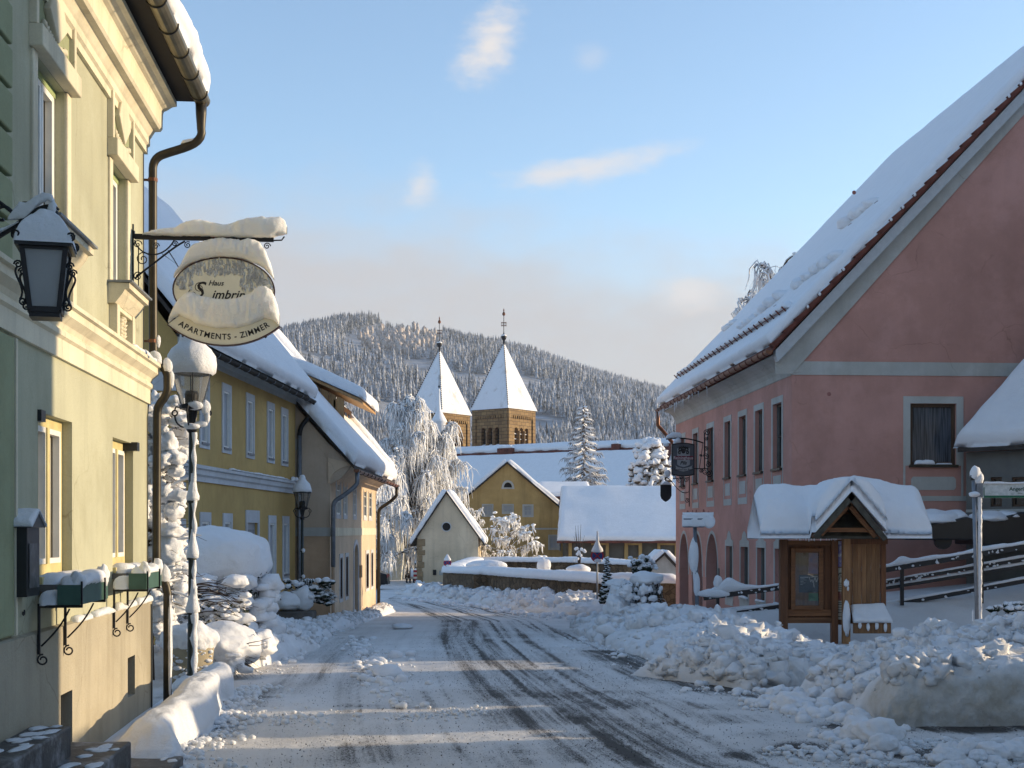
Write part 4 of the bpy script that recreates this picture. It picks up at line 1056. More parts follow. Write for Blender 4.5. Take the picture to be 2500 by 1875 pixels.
# ------------------------------------------------------------------ ochre house
y0f = Fr(P(721, HY, 36.0).xy.to_3d(), (-0.0506, -1, 0), (1, -0.0506, 0))      # u grows towards the camera
def ochre_house():
 f = y0f; root = thing('ochre_house', f.p(0, 0, -.7), 'ochre yellow house in shade with white window surrounds and snowy roof', 'house')
 U = f.u(438); zb, zt = -0.9, 5.62
 ups = [(485, 511), (540, 564.5), (598.6, 621), (650, 670), (684.5, 703)]
 lows = [(485, 515), (542, 567), (653, 674), (688, 705.5)]
 hs = []
 def inner(a, b_, m_): return (f.u(b_ - (b_ - a) * m_), f.u(a + (b_ - a) * m_))
 W1 = [(*inner(a, b_, .2), 3.72, 4.96) for a, b_ in ups]
 W2 = [(*inner(a, b_, .2), .74, 2.08) for a, b_ in lows]
 dr = (f.u(628), f.u(602), 0.02, 2.08)
 mb = MB(); mb.wall(f, rect(0, U, zb, zt), [rect(*w) for w in W1 + W2] + [rect(*dr)], .12)
 a, b_, c = f.p(U, 0, 0), f.p(U, -7.5, 0), f.p(0, -7.5, 0)
 zr = zt + 4.4
 for p_, q_ in ((a, b_), (b_, c), (c, f.p(0, 0, 0))): mb.quad((p_.x, p_.y, zb), (q_.x, q_.y, zb), (q_.x, q_.y, zt), (p_.x, p_.y, zt))
 for uu in (0, U): mb.tri(f.p(uu, 0, zt), f.p(uu, -7.5, zt), f.p(uu, -3.75, zr + .6))
 mb.build('wall', M['yellow_wall'], root)
 for w in W1:
  make_window(root, f, *w, depth=.045, fw=.04, fmat='white_paint', pmat='blind', cols=1, surround=(.13, .17, .12, .025, 'white_trim'), name='window', sill=(.05, .04, 'zinc'))
 for w in W2: make_window(root, f, *w, depth=.045, fw=.04, fmat='white_paint', pmat='blind', cols=1, surround=(.13, .20, .12, .025, 'white_trim'), sill=(.05, .04, 'zinc'))
 k = MB(); k.fbox(f, dr[0], dr[1], -.12, -.06, dr[2], dr[3]); d = k.build('door', M['blind'], root)
 k = MB()
 for q in range(2): k.fbox(f, dr[0] + .12, dr[1] - .12, -.06, -.045, dr[2] + .15 + q * 1.0, dr[2] + .95 + q * .95)
 k.build('door_panel', M['zinc'], d)
 k = MB(); s_ = .13
 k.fbox(f, dr[0] - s_, dr[0] - .002, .001, .03, dr[2], dr[3] + .30); k.fbox(f, dr[1] + .002, dr[1] + s_, .001, .03, dr[2], dr[3] + .30); k.fbox(f, dr[0] - .002, dr[1] + .002, .001, .028, dr[3] + .002, dr[3] + .30)
 k.build('surround', M['white_trim'], d)
 k = MB(); k.fbox(f, dr[0] - s_ - .16, dr[1] + s_ + .16, .0, .032, zb, .32); k.build('plinth', M['grey_wall'], root)
 # string course, eaves band, corner blocks
 k = MB(); k.extrude(f, [(-.02, 2.90), (.04, 2.90), (.04, 3.0), (.09, 3.04), (.09, 3.14), (.14, 3.16), (.14, 3.22), (-.02, 3.26)], -.02, U + .06); k.build('string_course', M['white_trim'], root)
 k = MB(); k.extrude(f, [(-.02, 5.36), (.03, 5.36), (.05, 5.46), (.10, 5.52), (.22, 5.60), (.22, 5.66), (-.02, 5.67)], -.02, U + .05); k.build('cornice', M['grey_trim'], root)
 for i in range(14):
  k = MB(); w_ = .34 if i % 2 else .22
  z = 3.3 + (i - 6) * .36 if i >= 6 else .75 + i * .36
  k.fbox(f, U - w_, U + .02, -.02, .03, z, z + .30); k.build('corner_block', M['white_trim'], root)
 e = Fr(f.p(U, 0, 0), -f.n, f.u)                                         # gable end, u going left from the corner
 k = MB(); k.fbox(e, -.02, 7.5, -.0, .10, 4.62, 4.98); k.fbox(e, -.02, 7.5, 0, .05, 2.92, 3.2); k.fbox(e, .05, .55, .001, .03, 4.1, 4.5); k.build('gable_band', M['white_trim'], root)
 # roof
 ov = .42; pit = (zr + .6 - zt) / 3.75
 A, B, C, D = f.p(-.05, ov, zt - ov * pit + .36), f.p(U + .3, ov, zt - ov * pit + .36), f.p(U + .3, -3.75, zr + .66), f.p(-.05, -3.75, zr + .66)
 k = MB(); dz = Vector((0, 0, .10)); k.box8([A, B, C, D, A + dz, B + dz, C + dz, D + dz])
 A2, B2 = f.p(-.05, -7.9, zt - .15), f.p(U + .3, -7.9, zt - .15); k.box8([A2, B2, C - Vector((.01, 0, 0)), D - Vector((.01, 0, 0)), A2 + dz, B2 + dz, C + dz - Vector((.01, 0, 0)), D + dz - Vector((.01, 0, 0))])
 rf = k.build('roof', M['roof_dark'], root)
 snow_obj('roof_snow', snow_slab(A + dz + f.n * .12, B + dz + f.n * .12, C + dz, D + dz, .26, .18, 60, 26, .10, .6, 9, wob=.04), rf)
 k = MB(); k.tube([A.lerp(D, .30) + Vector((0, 0, .62)) - f.u * .0 + f.u * 0.1] + [A.lerp(D, .30) + f.u * q + Vector((0, 0, .60 - .03 * math.sin(q * 1.1))) for q in np.linspace(.6, 9, 16)], .018, 5); k.build('wire', M['black_paint'], rf)
 gz_ = zt - ov * pit + .40
 k = MB(); k.extrude(f, [(ov + .07 + .08 * math.cos(t), gz_ + .08 * math.sin(t)) for t in np.linspace(math.pi, 2 * math.pi, 7)] + [(ov + .14, gz_ + .01), (ov, gz_ + .01)], -.1, U + .25); go = k.build('gutter', M['dark_soffit'], root)
 k = MB(); k.fbox(f, -.05, U + .2, .0, ov - .02, zt + .05, zt + .09); k.build('soffit', M['roof_dark'], root)
 ring = MB(); ring.tube([f.p(0, ov + .07 + .085 * math.cos(t), gz_ + .085 * math.sin(t)) for t in np.linspace(math.pi, 2 * math.pi, 8)], .012, 5)
 p0 = ring.build('gutter_bracket', M['zinc'], go)
 for q in np.arange(.8, U, .8): copy_part(p0, 'gutter_bracket', go, f.u * q)
 k = MB(); k.tube(bez([f.p(-.02, ov + .06, gz_ - .05), f.p(-.02, ov + .06, gz_ - .55), f.p(-.05, .12, gz_ - .5), f.p(-.06, .10, gz_ - .95)], 10), .065, 8); k.build('pipe_elbow', M['black_paint'], go, smooth=True)
 k = MB(); k.tube([f.p(-.06, .10, gz_ - .95), f.p(-.06, .10, zb)], .065, 8); k.build('downpipe', M['zinc'], root, smooth=True)
 for q_ in ([snow_strip([f.p(.1, .07, 3.24), f.p(.7, .07, 3.24)], .14, .12, 3), snow_strip([f.p(1.2, .07, 3.24), f.p(7, .07, 3.24)], .11, .035, 4, amp=.9), snow_strip([f.p(U - .6, .07, 3.24), f.p(U, .07, 3.24)], .14, .10, 5)]): snow_obj('ledge_snow', q_, root)
ochre_house()

# ------------------------------------------------------------------ peach house
pf = Fr((P(806, HY, 36.1).x, 36.1, 0), (0, 1, 0), (1, 0, 0))                 # u away from the camera
def peach_house():
 f = pf; L = 12.2; zb, zt = -1.6, 3.70
 root = thing('peach_house', f.p(0, 0, -.7), 'peach house with half-sunlit street wall and thick snow on its steep roof', 'house')
 fu = lambda x: f.u(x)
 U1 = [(fu(819), fu(832)), (fu(837), fu(847.6)), (fu(861), fu(870)), (fu(886), fu(895.5)), (fu(899), fu(908))]
 L1 = [(fu(828), fu(837)), (fu(842), fu(851)), (fu(892), fu(900.5)), (fu(904.5), fu(911))]
 W1 = [(a + .16, b_ - .16, 2.36, 3.42) for a, b_ in U1]; W2 = [(a + .14, b_ - .14, -.10, 1.10) for a, b_ in L1]
 d0, d1 = fu(863.5), fu(873.5); dz0, dz1 = -1.0, 1.45
 arch = [(d0, dz0), (d1, dz0), (d1, dz1 - .35)] + [((d0 + d1) / 2 + (d1 - d0) / 2 * math.cos(t), dz1 - .35 + .35 * math.sin(t)) for t in np.linspace(.3, math.pi - .3, 5)] + [(d0, dz1 - .35)]
 mb = MB(); mb.wall(f, rect(0, L, 1.80, zt + .2), [rect(*w) for w in W1], .10)
 mb.build('upper_wall', M['peach_wall'], root)
 mb = MB(); mb.wall(f, rect(0, L, zb, 1.80), [rect(*w) for w in W2] + [arch], .14); mb.build('lower_wall', M['peach_wall'], root)
 gf = Fr(f.p(0, 0, 0), (-1, 0, 0), (0, -1, 0)); HW = 4.6; pit = 1.17
 zr = zt + .2 + HW * pit
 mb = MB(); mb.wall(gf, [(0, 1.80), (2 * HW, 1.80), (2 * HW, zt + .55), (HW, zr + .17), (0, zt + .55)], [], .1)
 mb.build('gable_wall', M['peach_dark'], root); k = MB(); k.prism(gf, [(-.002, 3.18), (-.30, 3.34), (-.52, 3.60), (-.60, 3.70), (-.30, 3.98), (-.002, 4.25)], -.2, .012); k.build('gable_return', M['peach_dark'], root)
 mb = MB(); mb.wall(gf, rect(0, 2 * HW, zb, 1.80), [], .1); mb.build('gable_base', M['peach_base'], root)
 mb = MB(); b_ = Fr(f.p(L, 0, 0), (-1, 0, 0), (0, 1, 0)); mb.wall(b_, [(0, zb), (2 * HW, zb), (2 * HW, zt + .2), (HW, zr), (0, zt + .2)], [], .1)
 mb.quad(f.p(0, -2 * HW, zb), f.p(L, -2 * HW, zb), f.p(L, -2 * HW, zt), f.p(0, -2 * HW, zt)); mb.build('rear_wall', M['peach_wall'], root)
 for w in W1: make_window(root, f, *w, depth=.05, fw=.05, fmat='white_paint', pmat='glass', cols=2, rows=3, surround=(.11, .14, .12, .02, 'white_trim'))
 for w in W2: make_window(root, f, *w, depth=.05, fw=.05, fmat='wood_dark', pmat='glass', cols=1, rows=1, surround=(.10, .12, .10, .02, 'white_trim'))
 k = MB(); k.prism(f, arch, -.14, -.10); d = k.build('door', M['wood_dark'], root)
 k = MB(); k.fbox(f, d0 + .12, d1 - .12, -.10, -.085, dz0 + .15, dz0 + 1.0); k.build('door_panel', M['wood_board'], d)
 k = MB()
 for a, c in ((d0 - .14, d0 - .002), (d1 + .002, d1 + .14)): k.fbox(f, a, c, .001, .03, dz0, dz1 - .3)
 ar = [((d0 + d1) / 2 + ((d1 - d0) / 2 + .14) * math.cos(t), dz1 - .3 + .46 * math.sin(t)) for t in np.linspace(0, math.pi, 9)] + [((d0 + d1) / 2 + ((d1 - d0) / 2) * math.cos(t), dz1 - .3 + .31 * math.sin(t)) for t in np.linspace(math.pi, 0, 9)]
 k.prism(f, ar, .001, .028); k.build('surround', M['white_trim'], d)
 k = MB(); k.fbox(f, d0 - .25, d1 + .25, .0, .55, dz0 - .4, dz0 - .02); k.fbox(f, d0 - .25, d1 + .25, .551, .95, dz0 - .5, dz0 - .2); k.build('door_step', M['stone_step'], root, bevel=.015)
 k = MB(); k.fbox(f, fu(877), fu(881), .001, .05, .35, .75); k.build('notice_box', M['wood_gold'], root)
 k = MB(); k.fbox(f, -.012, L + .01, -.05, .02, 1.74, 1.98); k.build('string_course', M['cream'], root)
 k = MB(); k.fbox(gf, -.021, 2 * HW, -.05, .018, 1.74, 1.98); k.fbox(gf, .9, 2 * HW, -.05, .02, 4.12, 4.42); k.build('gable_band', M['grey_trim'], root)
 # coved eaves
 cove = [(-.05, 3.20)] + [(.62 - .62 * math.cos(t), 3.22 + .46 * math.sin(t)) for t in np.linspace(0, math.pi / 2, 7)] + [(.62, 3.74), (-.05, 3.9)]
 k = MB(); k.extrude(f, cove, -.05, L + .05); k.build('eaves_cove', M['peach_wall'], root)
 # roof
 e0, e1 = .68, -HW
 zl = zt + .2 - .68 * pit * .78 + .30
 A, B, C, D = f.p(-.14, e0, zl), f.p(L + .2, e0, zl), f.p(L + .2, e1, zr + .2), f.p(-.14, e1, zr + .2); dz = Vector((0, 0, .12))
 k = MB(); k.box8([A, B, C, D, A + dz, B + dz, C + dz, D + dz])
 A2, B2 = f.p(-.14, -2 * HW - .5, zl), f.p(L + .2, -2 * HW - .5, zl); q = Vector((-.01, 0, 0)); k.box8([A2, B2, C + q, D + q, A2 + dz, B2 + dz, C + dz + q, D + dz + q])
 rf = k.build('roof', M['roof_dark'], root)
 snow_obj('roof_snow', [snow_slab(A + dz - f.u * .1, B + dz + f.u * .1, C + dz + f.u * .1, D + dz - f.u * .1, .36, .26, 40, 40, .09, .5, 31, wob=.04, up=.2),
         snow_slab(A.lerp(B, .90) + dz + f.n * -.15 + Vector((0, 0, .33)), B + dz + f.u * .25 + f.n * -.15 + Vector((0, 0, .33)), C + dz + f.u * .25 + Vector((0, 0, .33)), C.lerp(D, .1) + dz + Vector((0, 0, .33)), .34, .22, 10, 40, .2, .9, 33, wob=.06, drop=.12)], rf)
 # gutter and pipes
 gzv = zl - .02
 k = MB(); k.extrude(f, [(e0 + .08 + .08 * math.cos(t), gzv + .08 * math.sin(t)) for t in np.linspace(math.pi, 2 * math.pi, 7)] + [(e0 + .15, gzv + .012), (e0 + .01, gzv + .012)], -.3, L + .2); go = k.build('gutter', M['copper_red'], root)
 ring = MB(); ring.tube([f.p(0, e0 + .08 + .088 * math.cos(t), gzv + .088 * math.sin(t)) for t in np.linspace(math.pi, 2 * math.pi, 8)], .012, 5); p0 = ring.build('gutter_bracket', M['copper'], go)
 for x in np.arange(1.0, L, 1.0): copy_part(p0, 'gutter_bracket', go, f.u * x)
 for uu, mt_ in ((-.12, 'zinc'), (L - .05, 'copper')):
  k = MB(); w0 = .10
  k.tube([f.p(uu, e0 + .08, gzv - .04), f.p(uu, e0 + .08, gzv - .28)] + bez([f.p(uu, e0 + .08, gzv - .36), f.p(uu, e0 + .0, gzv - .50), f.p(uu, w0 + .25, gzv - .72)], 5) + bez([f.p(uu, w0 + .12, gzv - .80), f.p(uu, w0, gzv - .88), f.p(uu, w0, gzv - 1.05)], 5) + [f.p(uu, w0, .9 if uu < 0 else zb)], .062, 8); k.build('downpipe', M[mt_], root, smooth=True)
  if uu < 0:
   k = MB(); k.tube([f.p(uu, w0, .9), f.p(uu, w0, zb)], .045, 8); k.build('downpipe', M['peach_base'], root, smooth=True)
 # shed dormer with boarded cheek
 y0, y1 = 7.0, 11.4; of, zf, ob, zb_ = -.50, 6.30, -3.6, 7.75
 k = MB(); dzz = Vector((0, 0, .1)); a, b2, c, d_ = f.p(y0 - .25, of + .55, zf - .20), f.p(y1 + .2, of + .55, zf - .20), f.p(y1 + .2, ob, zb_), f.p(y0 - .25, ob, zb_); k.box8([a, b2, c, d_, a + dzz, b2 + dzz, c + dzz, d_ + dzz])
 dm = k.build('dormer', M['wood_gold'], root)
 zroof = lambda o: zl + (e0 - o) * (zr + .2 - zl) / (e0 - e1)
 for i in range(11):
  o0 = ob + .25 + i * (of - ob - .25) / 11; o1 = o0 + (of - ob - .25) / 11 - .014
  zt_ = lambda o: zf - .10 + (zb_ - zf + .1) * (o - of) / (ob - of)
  k = MB(); k.box8([f.p(y0, o0, zroof(o0)), f.p(y0, o1, zroof(o1)), f.p(y0 + .04, o1, zroof(o1)), f.p(y0 + .04, o0, zroof(o0)), f.p(y0, o0, zt_(o0)), f.p(y0, o1, zt_(o1)), f.p(y0 + .04, o1, zt_(o1)), f.p(y0 + .04, o0, zt_(o0))]); k.build('board', M['wood_gold'], dm)
 k = MB(); k.fbox(f, y0, y1, of - .36, of - .3, zroof(of) - .1, zf - .1); k.build('dormer_front', M['wood_gold'], dm)
 for q in range(4):
  k = MB(); k.fbox(f, y0 + .4 + q * .95, y0 + 1.0 + q * .95, of - .298, of - .28, zroof(of) + .45, zf - .3); k.build('dormer_window', M['glass'], dm)
 snow_obj('dormer_snow', snow_slab(a + dzz - f.u * .1 + f.n * .1, b2 + dzz + f.n * .1, c + dzz, d_ + dzz - f.u * .1, .36, .2, 14, 14, .15, .9, 41, wob=.04, up=.4), dm)
peach_house()

# ------------------------------------------------------------------ pink inn
pk = Fr((P(1933, HY, 31.0).x, 31.0, 0), (-0.0625, 1, 0), (-1, -0.0625, 0))    # street wall, u away from the camera
pg = Fr((P(1933, HY, 31.0).x, 31.0, 0), (1, 0.0625, 0), (0.0625, -1, 0))     # gable wall, u to the right
def hit_plane(px, py, q, n):
 d = Vector(((px - CX) / FPX, 1.0, (HY - py) / FPX)); c = Vector((0, 0, CZ)); q = Vector(q)
 return c + d * ((q - c).dot(n) / d.dot(n))
def pink_inn():
 f = pk; L = f.u(1650); zb = -1.6
 root = thing('pink_inn', f.p(0, 0, -.5), 'large pink house with steep snow-covered roof and grey window surrounds', 'house')
 ups = [(1884, 1912), (1841, 1865), (1802, 1824), (1767, 1786), (1725.5, 1743.6), (1690.6, 1705.7), (1660, 1673.5)]
 W1 = []
 for a, b_ in ups:
  u0, u1 = f.u(b_), f.u(a); W1.append((u0 + .12, u1 - .12, 3.42, 5.03))
 lows = [(1871, 1894), (1835.5, 1857), (1800, 1822), (1764, 1785)]
 lows = [(1889, 1911), (1846, 1870), (1806, 1829), (1770.5, 1790)]
 W2 = [(f.u(b_) + .10, f.u(a) - .12, .06, 1.45) for a, b_ in lows]
 arcs = []
 for a, b_ in ((1659, 1681), (1690, 1715), (1724, 1753)):
  u0, u1 = f.u(b_), f.u(a); um, hw = (u0 + u1) / 2, (u1 - u0) / 2
  arcs.append([(u0, zb + .3), (u1, zb + .3)] + [(um + hw * math.cos(t), .45 + 1.35 * math.sin(t) ** .85) for t in np.linspace(0, math.pi, 13)])
 mb = MB(); mb.wall(f, rect(0, L, 2.3, 5.57), [rect(*w) for w in W1], .16); mb.wall(f, rect(0, L, zb, 2.3), [rect(*w) for w in W2] + arcs, .35)
 HW = 8.0; sl = 1.056
 mb.wall(pg, [(0, zb), (2 * HW, zb), (2 * HW, 6.03), (HW, 6.03 + sl * HW), (0, 6.03)], [rect(2.86, 3.98, 3.46, 4.92)], .16)
 far = Fr(f.p(L, 0, 0), pg.u, -pg.n); mb.wall(far, [(0, zb), (2 * HW, zb), (2 * HW, 6.03), (HW, 6.03 + sl * HW), (0, 6.03)], [], .1)
 mb.quad(pg.p(2 * HW, 0, zb), pg.p(2 * HW, -L, zb), pg.p(2 * HW, -L, 6), pg.p(2 * HW, 0, 6))
 mb.build('wall', M['pink_wall'], root)
 for i, w in enumerate(W1):
  wn_ = make_window(root, f, *w, depth=.15, fw=.07, fmat='wood_dark', pmat='glass' if i not in (1,) else 'glass_curtain', cols=2, rows=2, surround=(.12, .16, .0, .012, 'grey_trim'), sill=(.07, .05, 'copper'))
  k = MB(); k.fbox(f, w[1] - .11, w[1] - .002, -.145, -.10, w[2] + .05, w[3] - .01); k.build('shutter_edge', M['grey_wall'], wn_)
  k = MB(); k.fbox(f, w[0] - .12, w[0] - .08, .001, .011, 2.62, w[2] - .01); k.fbox(f, w[1] + .08, w[1] + .12, .001, .011, 2.62, w[2] - .01); k.fbox(f, w[0] - .08, w[1] + .08, .001, .010, 2.62, 2.80); k.build('apron_line', M['grey_trim'], wn_)
  k = MB(); k.fbox(f, w[0] + .06, w[1] - .06, .001, .011, 2.90, 3.25); k.build('apron_panel', M['grey_trim'], wn_)
 for i, w in enumerate(W2):
  wn_ = make_window(root, f, *w, depth=.2, fw=.07, fmat='wood_dark', pmat='glass', cols=2, rows=2, surround=(.10, .0, .30, .012, 'grey_trim'), sill=(.06, .05, 'grey_trim'))
  um = (w[0] + w[1]) / 2; hw = (w[1] - w[0]) / 2 + .10; z = w[3]
  k = MB(); k.prism(f, [(um - hw, z + .003), (um + hw, z + .003), (um + hw, z + .16), (um + hw * .55, z + .20), (um + hw * .35, z + .36), (um, z + .44), (um - hw * .35, z + .36), (um - hw * .55, z + .20), (um - hw, z + .16)], .001, .013); k.build('pediment', M['grey_trim'], wn_)
  k = MB(); k.fbox(f, w[1] - .11, w[1] - .002, -.19, -.10, w[2] + .05, w[3] - .01); k.build('shutter_edge', M['grey_wall'], wn_)
  snow_obj('snow', snow_strip([f.p(w[0], .03, w[2] + .006), f.p(w[1], .03, w[2] + .006)], .10, .05, i), wn_)
 for i, a in enumerate(arcs):
  k = MB(); k.prism(f, a, -.36, -.32); d = k.build('arched_door', M['grey_wall'], root)
  um = (a[0][0] + a[1][0]) / 2; hw = (a[1][0] - a[0][0]) / 2
  o_ = [(um + (hw + .09) * math.cos(t), .45 + 1.45 * math.sin(t) ** .85) for t in np.linspace(0, math.pi, 13)] + [(um + (hw + .002) * math.cos(t), .45 + 1.355 * math.sin(t) ** .85) for t in np.linspace(math.pi, 0, 13)]
  k = MB(); k.prism(f, o_, .001, .012); k.build('arch_surround', M['grey_trim'], d)
 # cove, gable bands
 k = MB(); k.extrude(f, [(-.02, 5.57)] + [(.46 - .46 * math.cos(t), 5.57 + .46 * math.sin(t)) for t in np.linspace(0.05, math.pi / 2, 7)] + [(.46, 6.05), (-.02, 6.2)], -.02, L); k.build('eaves_cove', M['grey_trim'], root)
 k = MB(); k.fbox(pg, -.012, 12, .0, .02, 5.58, 5.90); k.build('gable_band', M['grey_trim'], root)
 k = MB(); k.prism(pg, [(-.40, 5.60), (0, 5.60), (HW, 5.60 + .43 + sl * HW), (HW, 6.03 + .42 + sl * HW - .10), (-.42, 6.05)], .0215, .05); k.build('verge_band', M['grey_trim'], root)
 k = MB(); k.prism(pg, [(-.46, 6.0), (-.40, 5.86), (HW, 6.28 + sl * HW - .08), (HW, 6.62 + sl * HW - .10), (-.46, 6.13)], .055, .30); k.build('verge_board', M['pale_verge'], root)
 # the big gable window
 wn_ = make_window(root, pg, 2.86, 3.98, 3.46, 4.92, depth=.12, fw=.08, fmat='wood_dark', pmat='glass_veil', cols=1, surround=(.17, .17, .02, .02, 'grey_trim'), sill=(.08, .06, 'copper'))
 snow_obj('snow', [snow_strip([pg.p(2.95, .03, 3.47), pg.p(3.45, .03, 3.47)], .12, .10, 3), snow_strip([pg.p(3.5, -.05, 3.47), pg.p(3.9, -.05, 3.47)], .08, .04, 4)], wn_)
 k = MB(); k.fbox(pg, 2.69, 2.74, .001, .014, 2.6, 3.44); k.fbox(pg, 4.10, 4.15, .001, .014, 2.6, 3.44); k.fbox(pg, 2.74, 5.3, .001, .013, 2.6, 2.72); k.build('apron_line', M['grey_trim'], wn_)
 k = MB(); k.prism(pg, [(2.88, 2.92), (2.93, 2.86), (3.92, 2.86), (3.97, 2.92), (3.97, 3.12), (3.92, 3.18), (2.93, 3.18), (2.88, 3.12)], .001, .013); k.build('apron_panel', M['grey_trim'], wn_)
 # roof
 z0, s_ = 6.12, 1.04; ov = .52; zr = z0 + (ov + HW) * s_
 A, B, C, D = f.p(-.32, ov, z0), f.p(L + .25, ov, z0), f.p(L + .25, -HW, zr), f.p(-.32, -HW, zr); dz = Vector((0, 0, .13))
 k = MB(); k.box8([A, B, C, D, A + dz, B + dz, C + dz, D + dz])
 A2, B2 = f.p(-.32, -2 * HW - ov, z0), f.p(L + .25, -2 * HW - ov, z0); q = pg.u * .01; k.box8([A2, B2, C + q, D + q, A2 + dz, B2 + dz, C + dz + q, D + dz + q])
 rf = k.build('roof', M['tile'], root)
 snow_obj('roof_snow', snow_slab(A + dz + f.u * .06 + f.n * .02, B + dz + f.u * .1, C + dz, D + dz + f.u * .06, .27, .13, 70, 60, .07, .6, 51, wob=.04), rf)
 # verge tiles, one by one
 ln = (D - A).length; dirv = (D - A).normalized(); nt = 30; nrm = (B - A).cross(D - A).normalized(); nrm = nrm if nrm.z > 0 else -nrm
 st = ln / nt; t0 = MB(); a = Vector((0, 0, 0)); e = f.u * .22; up_ = nrm * .07
 t0.box8([a - f.u * .02, a + e, a + e + dirv * (st * 1.06), a - f.u * .02 + dirv * (st * 1.06), a - f.u * .02 + up_ * 1.7, a + e + up_ * 1.7, a + e + dirv * (st * 1.06) + up_, a - f.u * .02 + dirv * (st * 1.06) + up_])
 base = A + dz * .4 - f.u * .05
 me0 = t0.build('tile', M['tile'], rf); me0.data.transform(Matrix.Translation(base_of(rf))); b0 = base_of(rf)
 me0.location = base - b0
 for i in range(1, nt): copy_part(me0, 'tile', rf, dirv * st * i)
 sm = [blob(base + dirv * st * (i + .02) + nrm * .09 - f.u * .02, .035, .05, .05, i, 1) for i in range(0, nt) if rng.random() < .4]
 snow_obj('tile_snow', sm, rf)
 # snow shoved into ridges on the roof
 pn = nrm; ps = []
 for i, (x, y, s1) in enumerate([(1830, 785, 1), (1895, 735, 1.3), (1960, 690, 1.1), (2010, 655, 1.2), (2040, 630, 1.2), (2090, 530, 1.5), (2120, 505, 1.2), (1780, 800, .9), (1985, 670, .8), (1860, 760, .8)]):
  s1 *= .72; c = hit_plane(x, y, A + nrm * .35, pn)
  for q in range(4):
   cc = c + f.u * (q - 1.5) * .42 * s1 + dirv * rng.uniform(-.15, .15)
   v, fc = blob((0, 0, 0), .32 * s1, .26 * s1, .17 * s1, i * 7 + q, 3, .3, lump=.25); ps.append((v + np.array(cc)[None], fc))
  snow_obj('snow_ridge', ps[-4:], rf)
 k = MB()
 for x, y in ((1893, 747), (2076, 548), (2140, 494)):
  c = hit_plane(x, y, A + nrm * .36, pn); k.beam(c - f.u * .12, c + f.u * .16, .03, .03)
 k.build('snow_gap', M['tile'], rf)
 # snow guard: posts and rail near the eaves
 g0 = A.lerp(D, .075) + dz; k = MB(); k.tube([g0 + nrm * .35 + f.u * .4, g0 + nrm * .35 + f.u * (L - .3)], .012, 5)
 for x in np.arange(.5, L, .55): k.beam(g0 + f.u * x + nrm * .2, g0 + f.u * x + nrm * .44, .03, .03)
 k.build('snow_guard', M['tile'], rf)
 snow_obj('snow_guard_snow', [snow_strip([g0 + nrm * .27 + f.u * .5 + dirv * .15, g0 + nrm * .27 + f.u * (L - .4) + dirv * .12], .30, .15, 61, amp=.7)], rf)
 # gutter
 gz0 = z0 - .01
 k = MB(); k.extrude(f, [(ov + .09 + .09 * math.cos(t), gz0 + .09 * math.sin(t)) for t in np.linspace(math.pi, 2 * math.pi, 8)] + [(ov + .17, gz0 + .012), (ov, gz0 + .012)], -.28, L + .2); go = k.build('gutter', M['copper_red'], root)
 ring = MB(); ring.tube([f.p(0, ov + .09 + .097 * math.cos(t), gz0 + .097 * math.sin(t)) for t in np.linspace(math.pi * .98, 2.02 * math.pi, 9)], .013, 5); p0 = ring.build('gutter_bracket', M['tile'], go)
 for x in np.arange(.5, L, .6): copy_part(p0, 'gutter_bracket', go, f.u * x)
 k = MB(); k.tube([f.p(L + .1, ov + .09, gz0 - .05), f.p(L + .1, ov + .09, gz0 - .4)] + bez([f.p(L + .1, ov + .09, gz0 - .55), f.p(L + .1, ov - .1, gz0 - .75), f.p(L + .1, .1, gz0 - 1.15)], 6) + [f.p(L + .12, -.15, gz0 - 1.35), f.p(L + .12, -.25, gz0 - 2), f.p(L + .12, -.25, zb)], .065, 8); k.build('downpipe', M['copper_red'], root, smooth=True)
 ic = MB()
 for i in range(26):
  uu = rng.uniform(L * .35, L); r0 = rng.uniform(.012, .025); ic.tube([f.p(uu, ov + .12, gz0 - .06), f.p(uu, ov + .12, gz0 - .06 - rng.uniform(.1, .38))], [r0, .002], 5)
 ic.build('icicle', M['ice'], go)
 # wall lettering
 k = MB(); put_text(k, f, 'Gasthof zur Post', f.u(1702), 2.20, .52, .006, flip=True, shear=.1, extrude=.006, weight=.006); k.build('wall_lettering', M['letter_red'], root)
 k = MB(); k.fbox(f, f.u(1757), f.u(1755), .001, .03, .55, .78); k.fbox(f, f.u(1757), f.u(1753.5), .001, .06, .05, .38); k.build('wall_box', M['grey_wall'], root)
 for x, y in ((2085, 470), (1942, 872), (1990, 810), (2024, 962)):
  uu, zz = pg.uz(x, y); k = MB(); k.lathe((0, 0, 0), [(.05, 0), (.045, .008)], 10); kk = MB(); kk.add([pg.p(uu + v[0], .002 + v[2], zz + v[1]) for v in k.v], k.f); kk.build('wall_cap', M['pink_cap'], root)
M['pale_verge'] = plain('pale_grey_verge_board', (0.45, 0.47, 0.48), 0.6, 0, 0.05)
M['ice'] = plain('ice', (0.75, 0.8, 0.84), 0.15)
M['letter_red'] = plain('dark_red_lettering', (0.17, 0.03, 0.025), 0.6)
M['pink_cap'] = plaster('pink_cap', (0.36, 0.16, 0.14))
pink_inn()

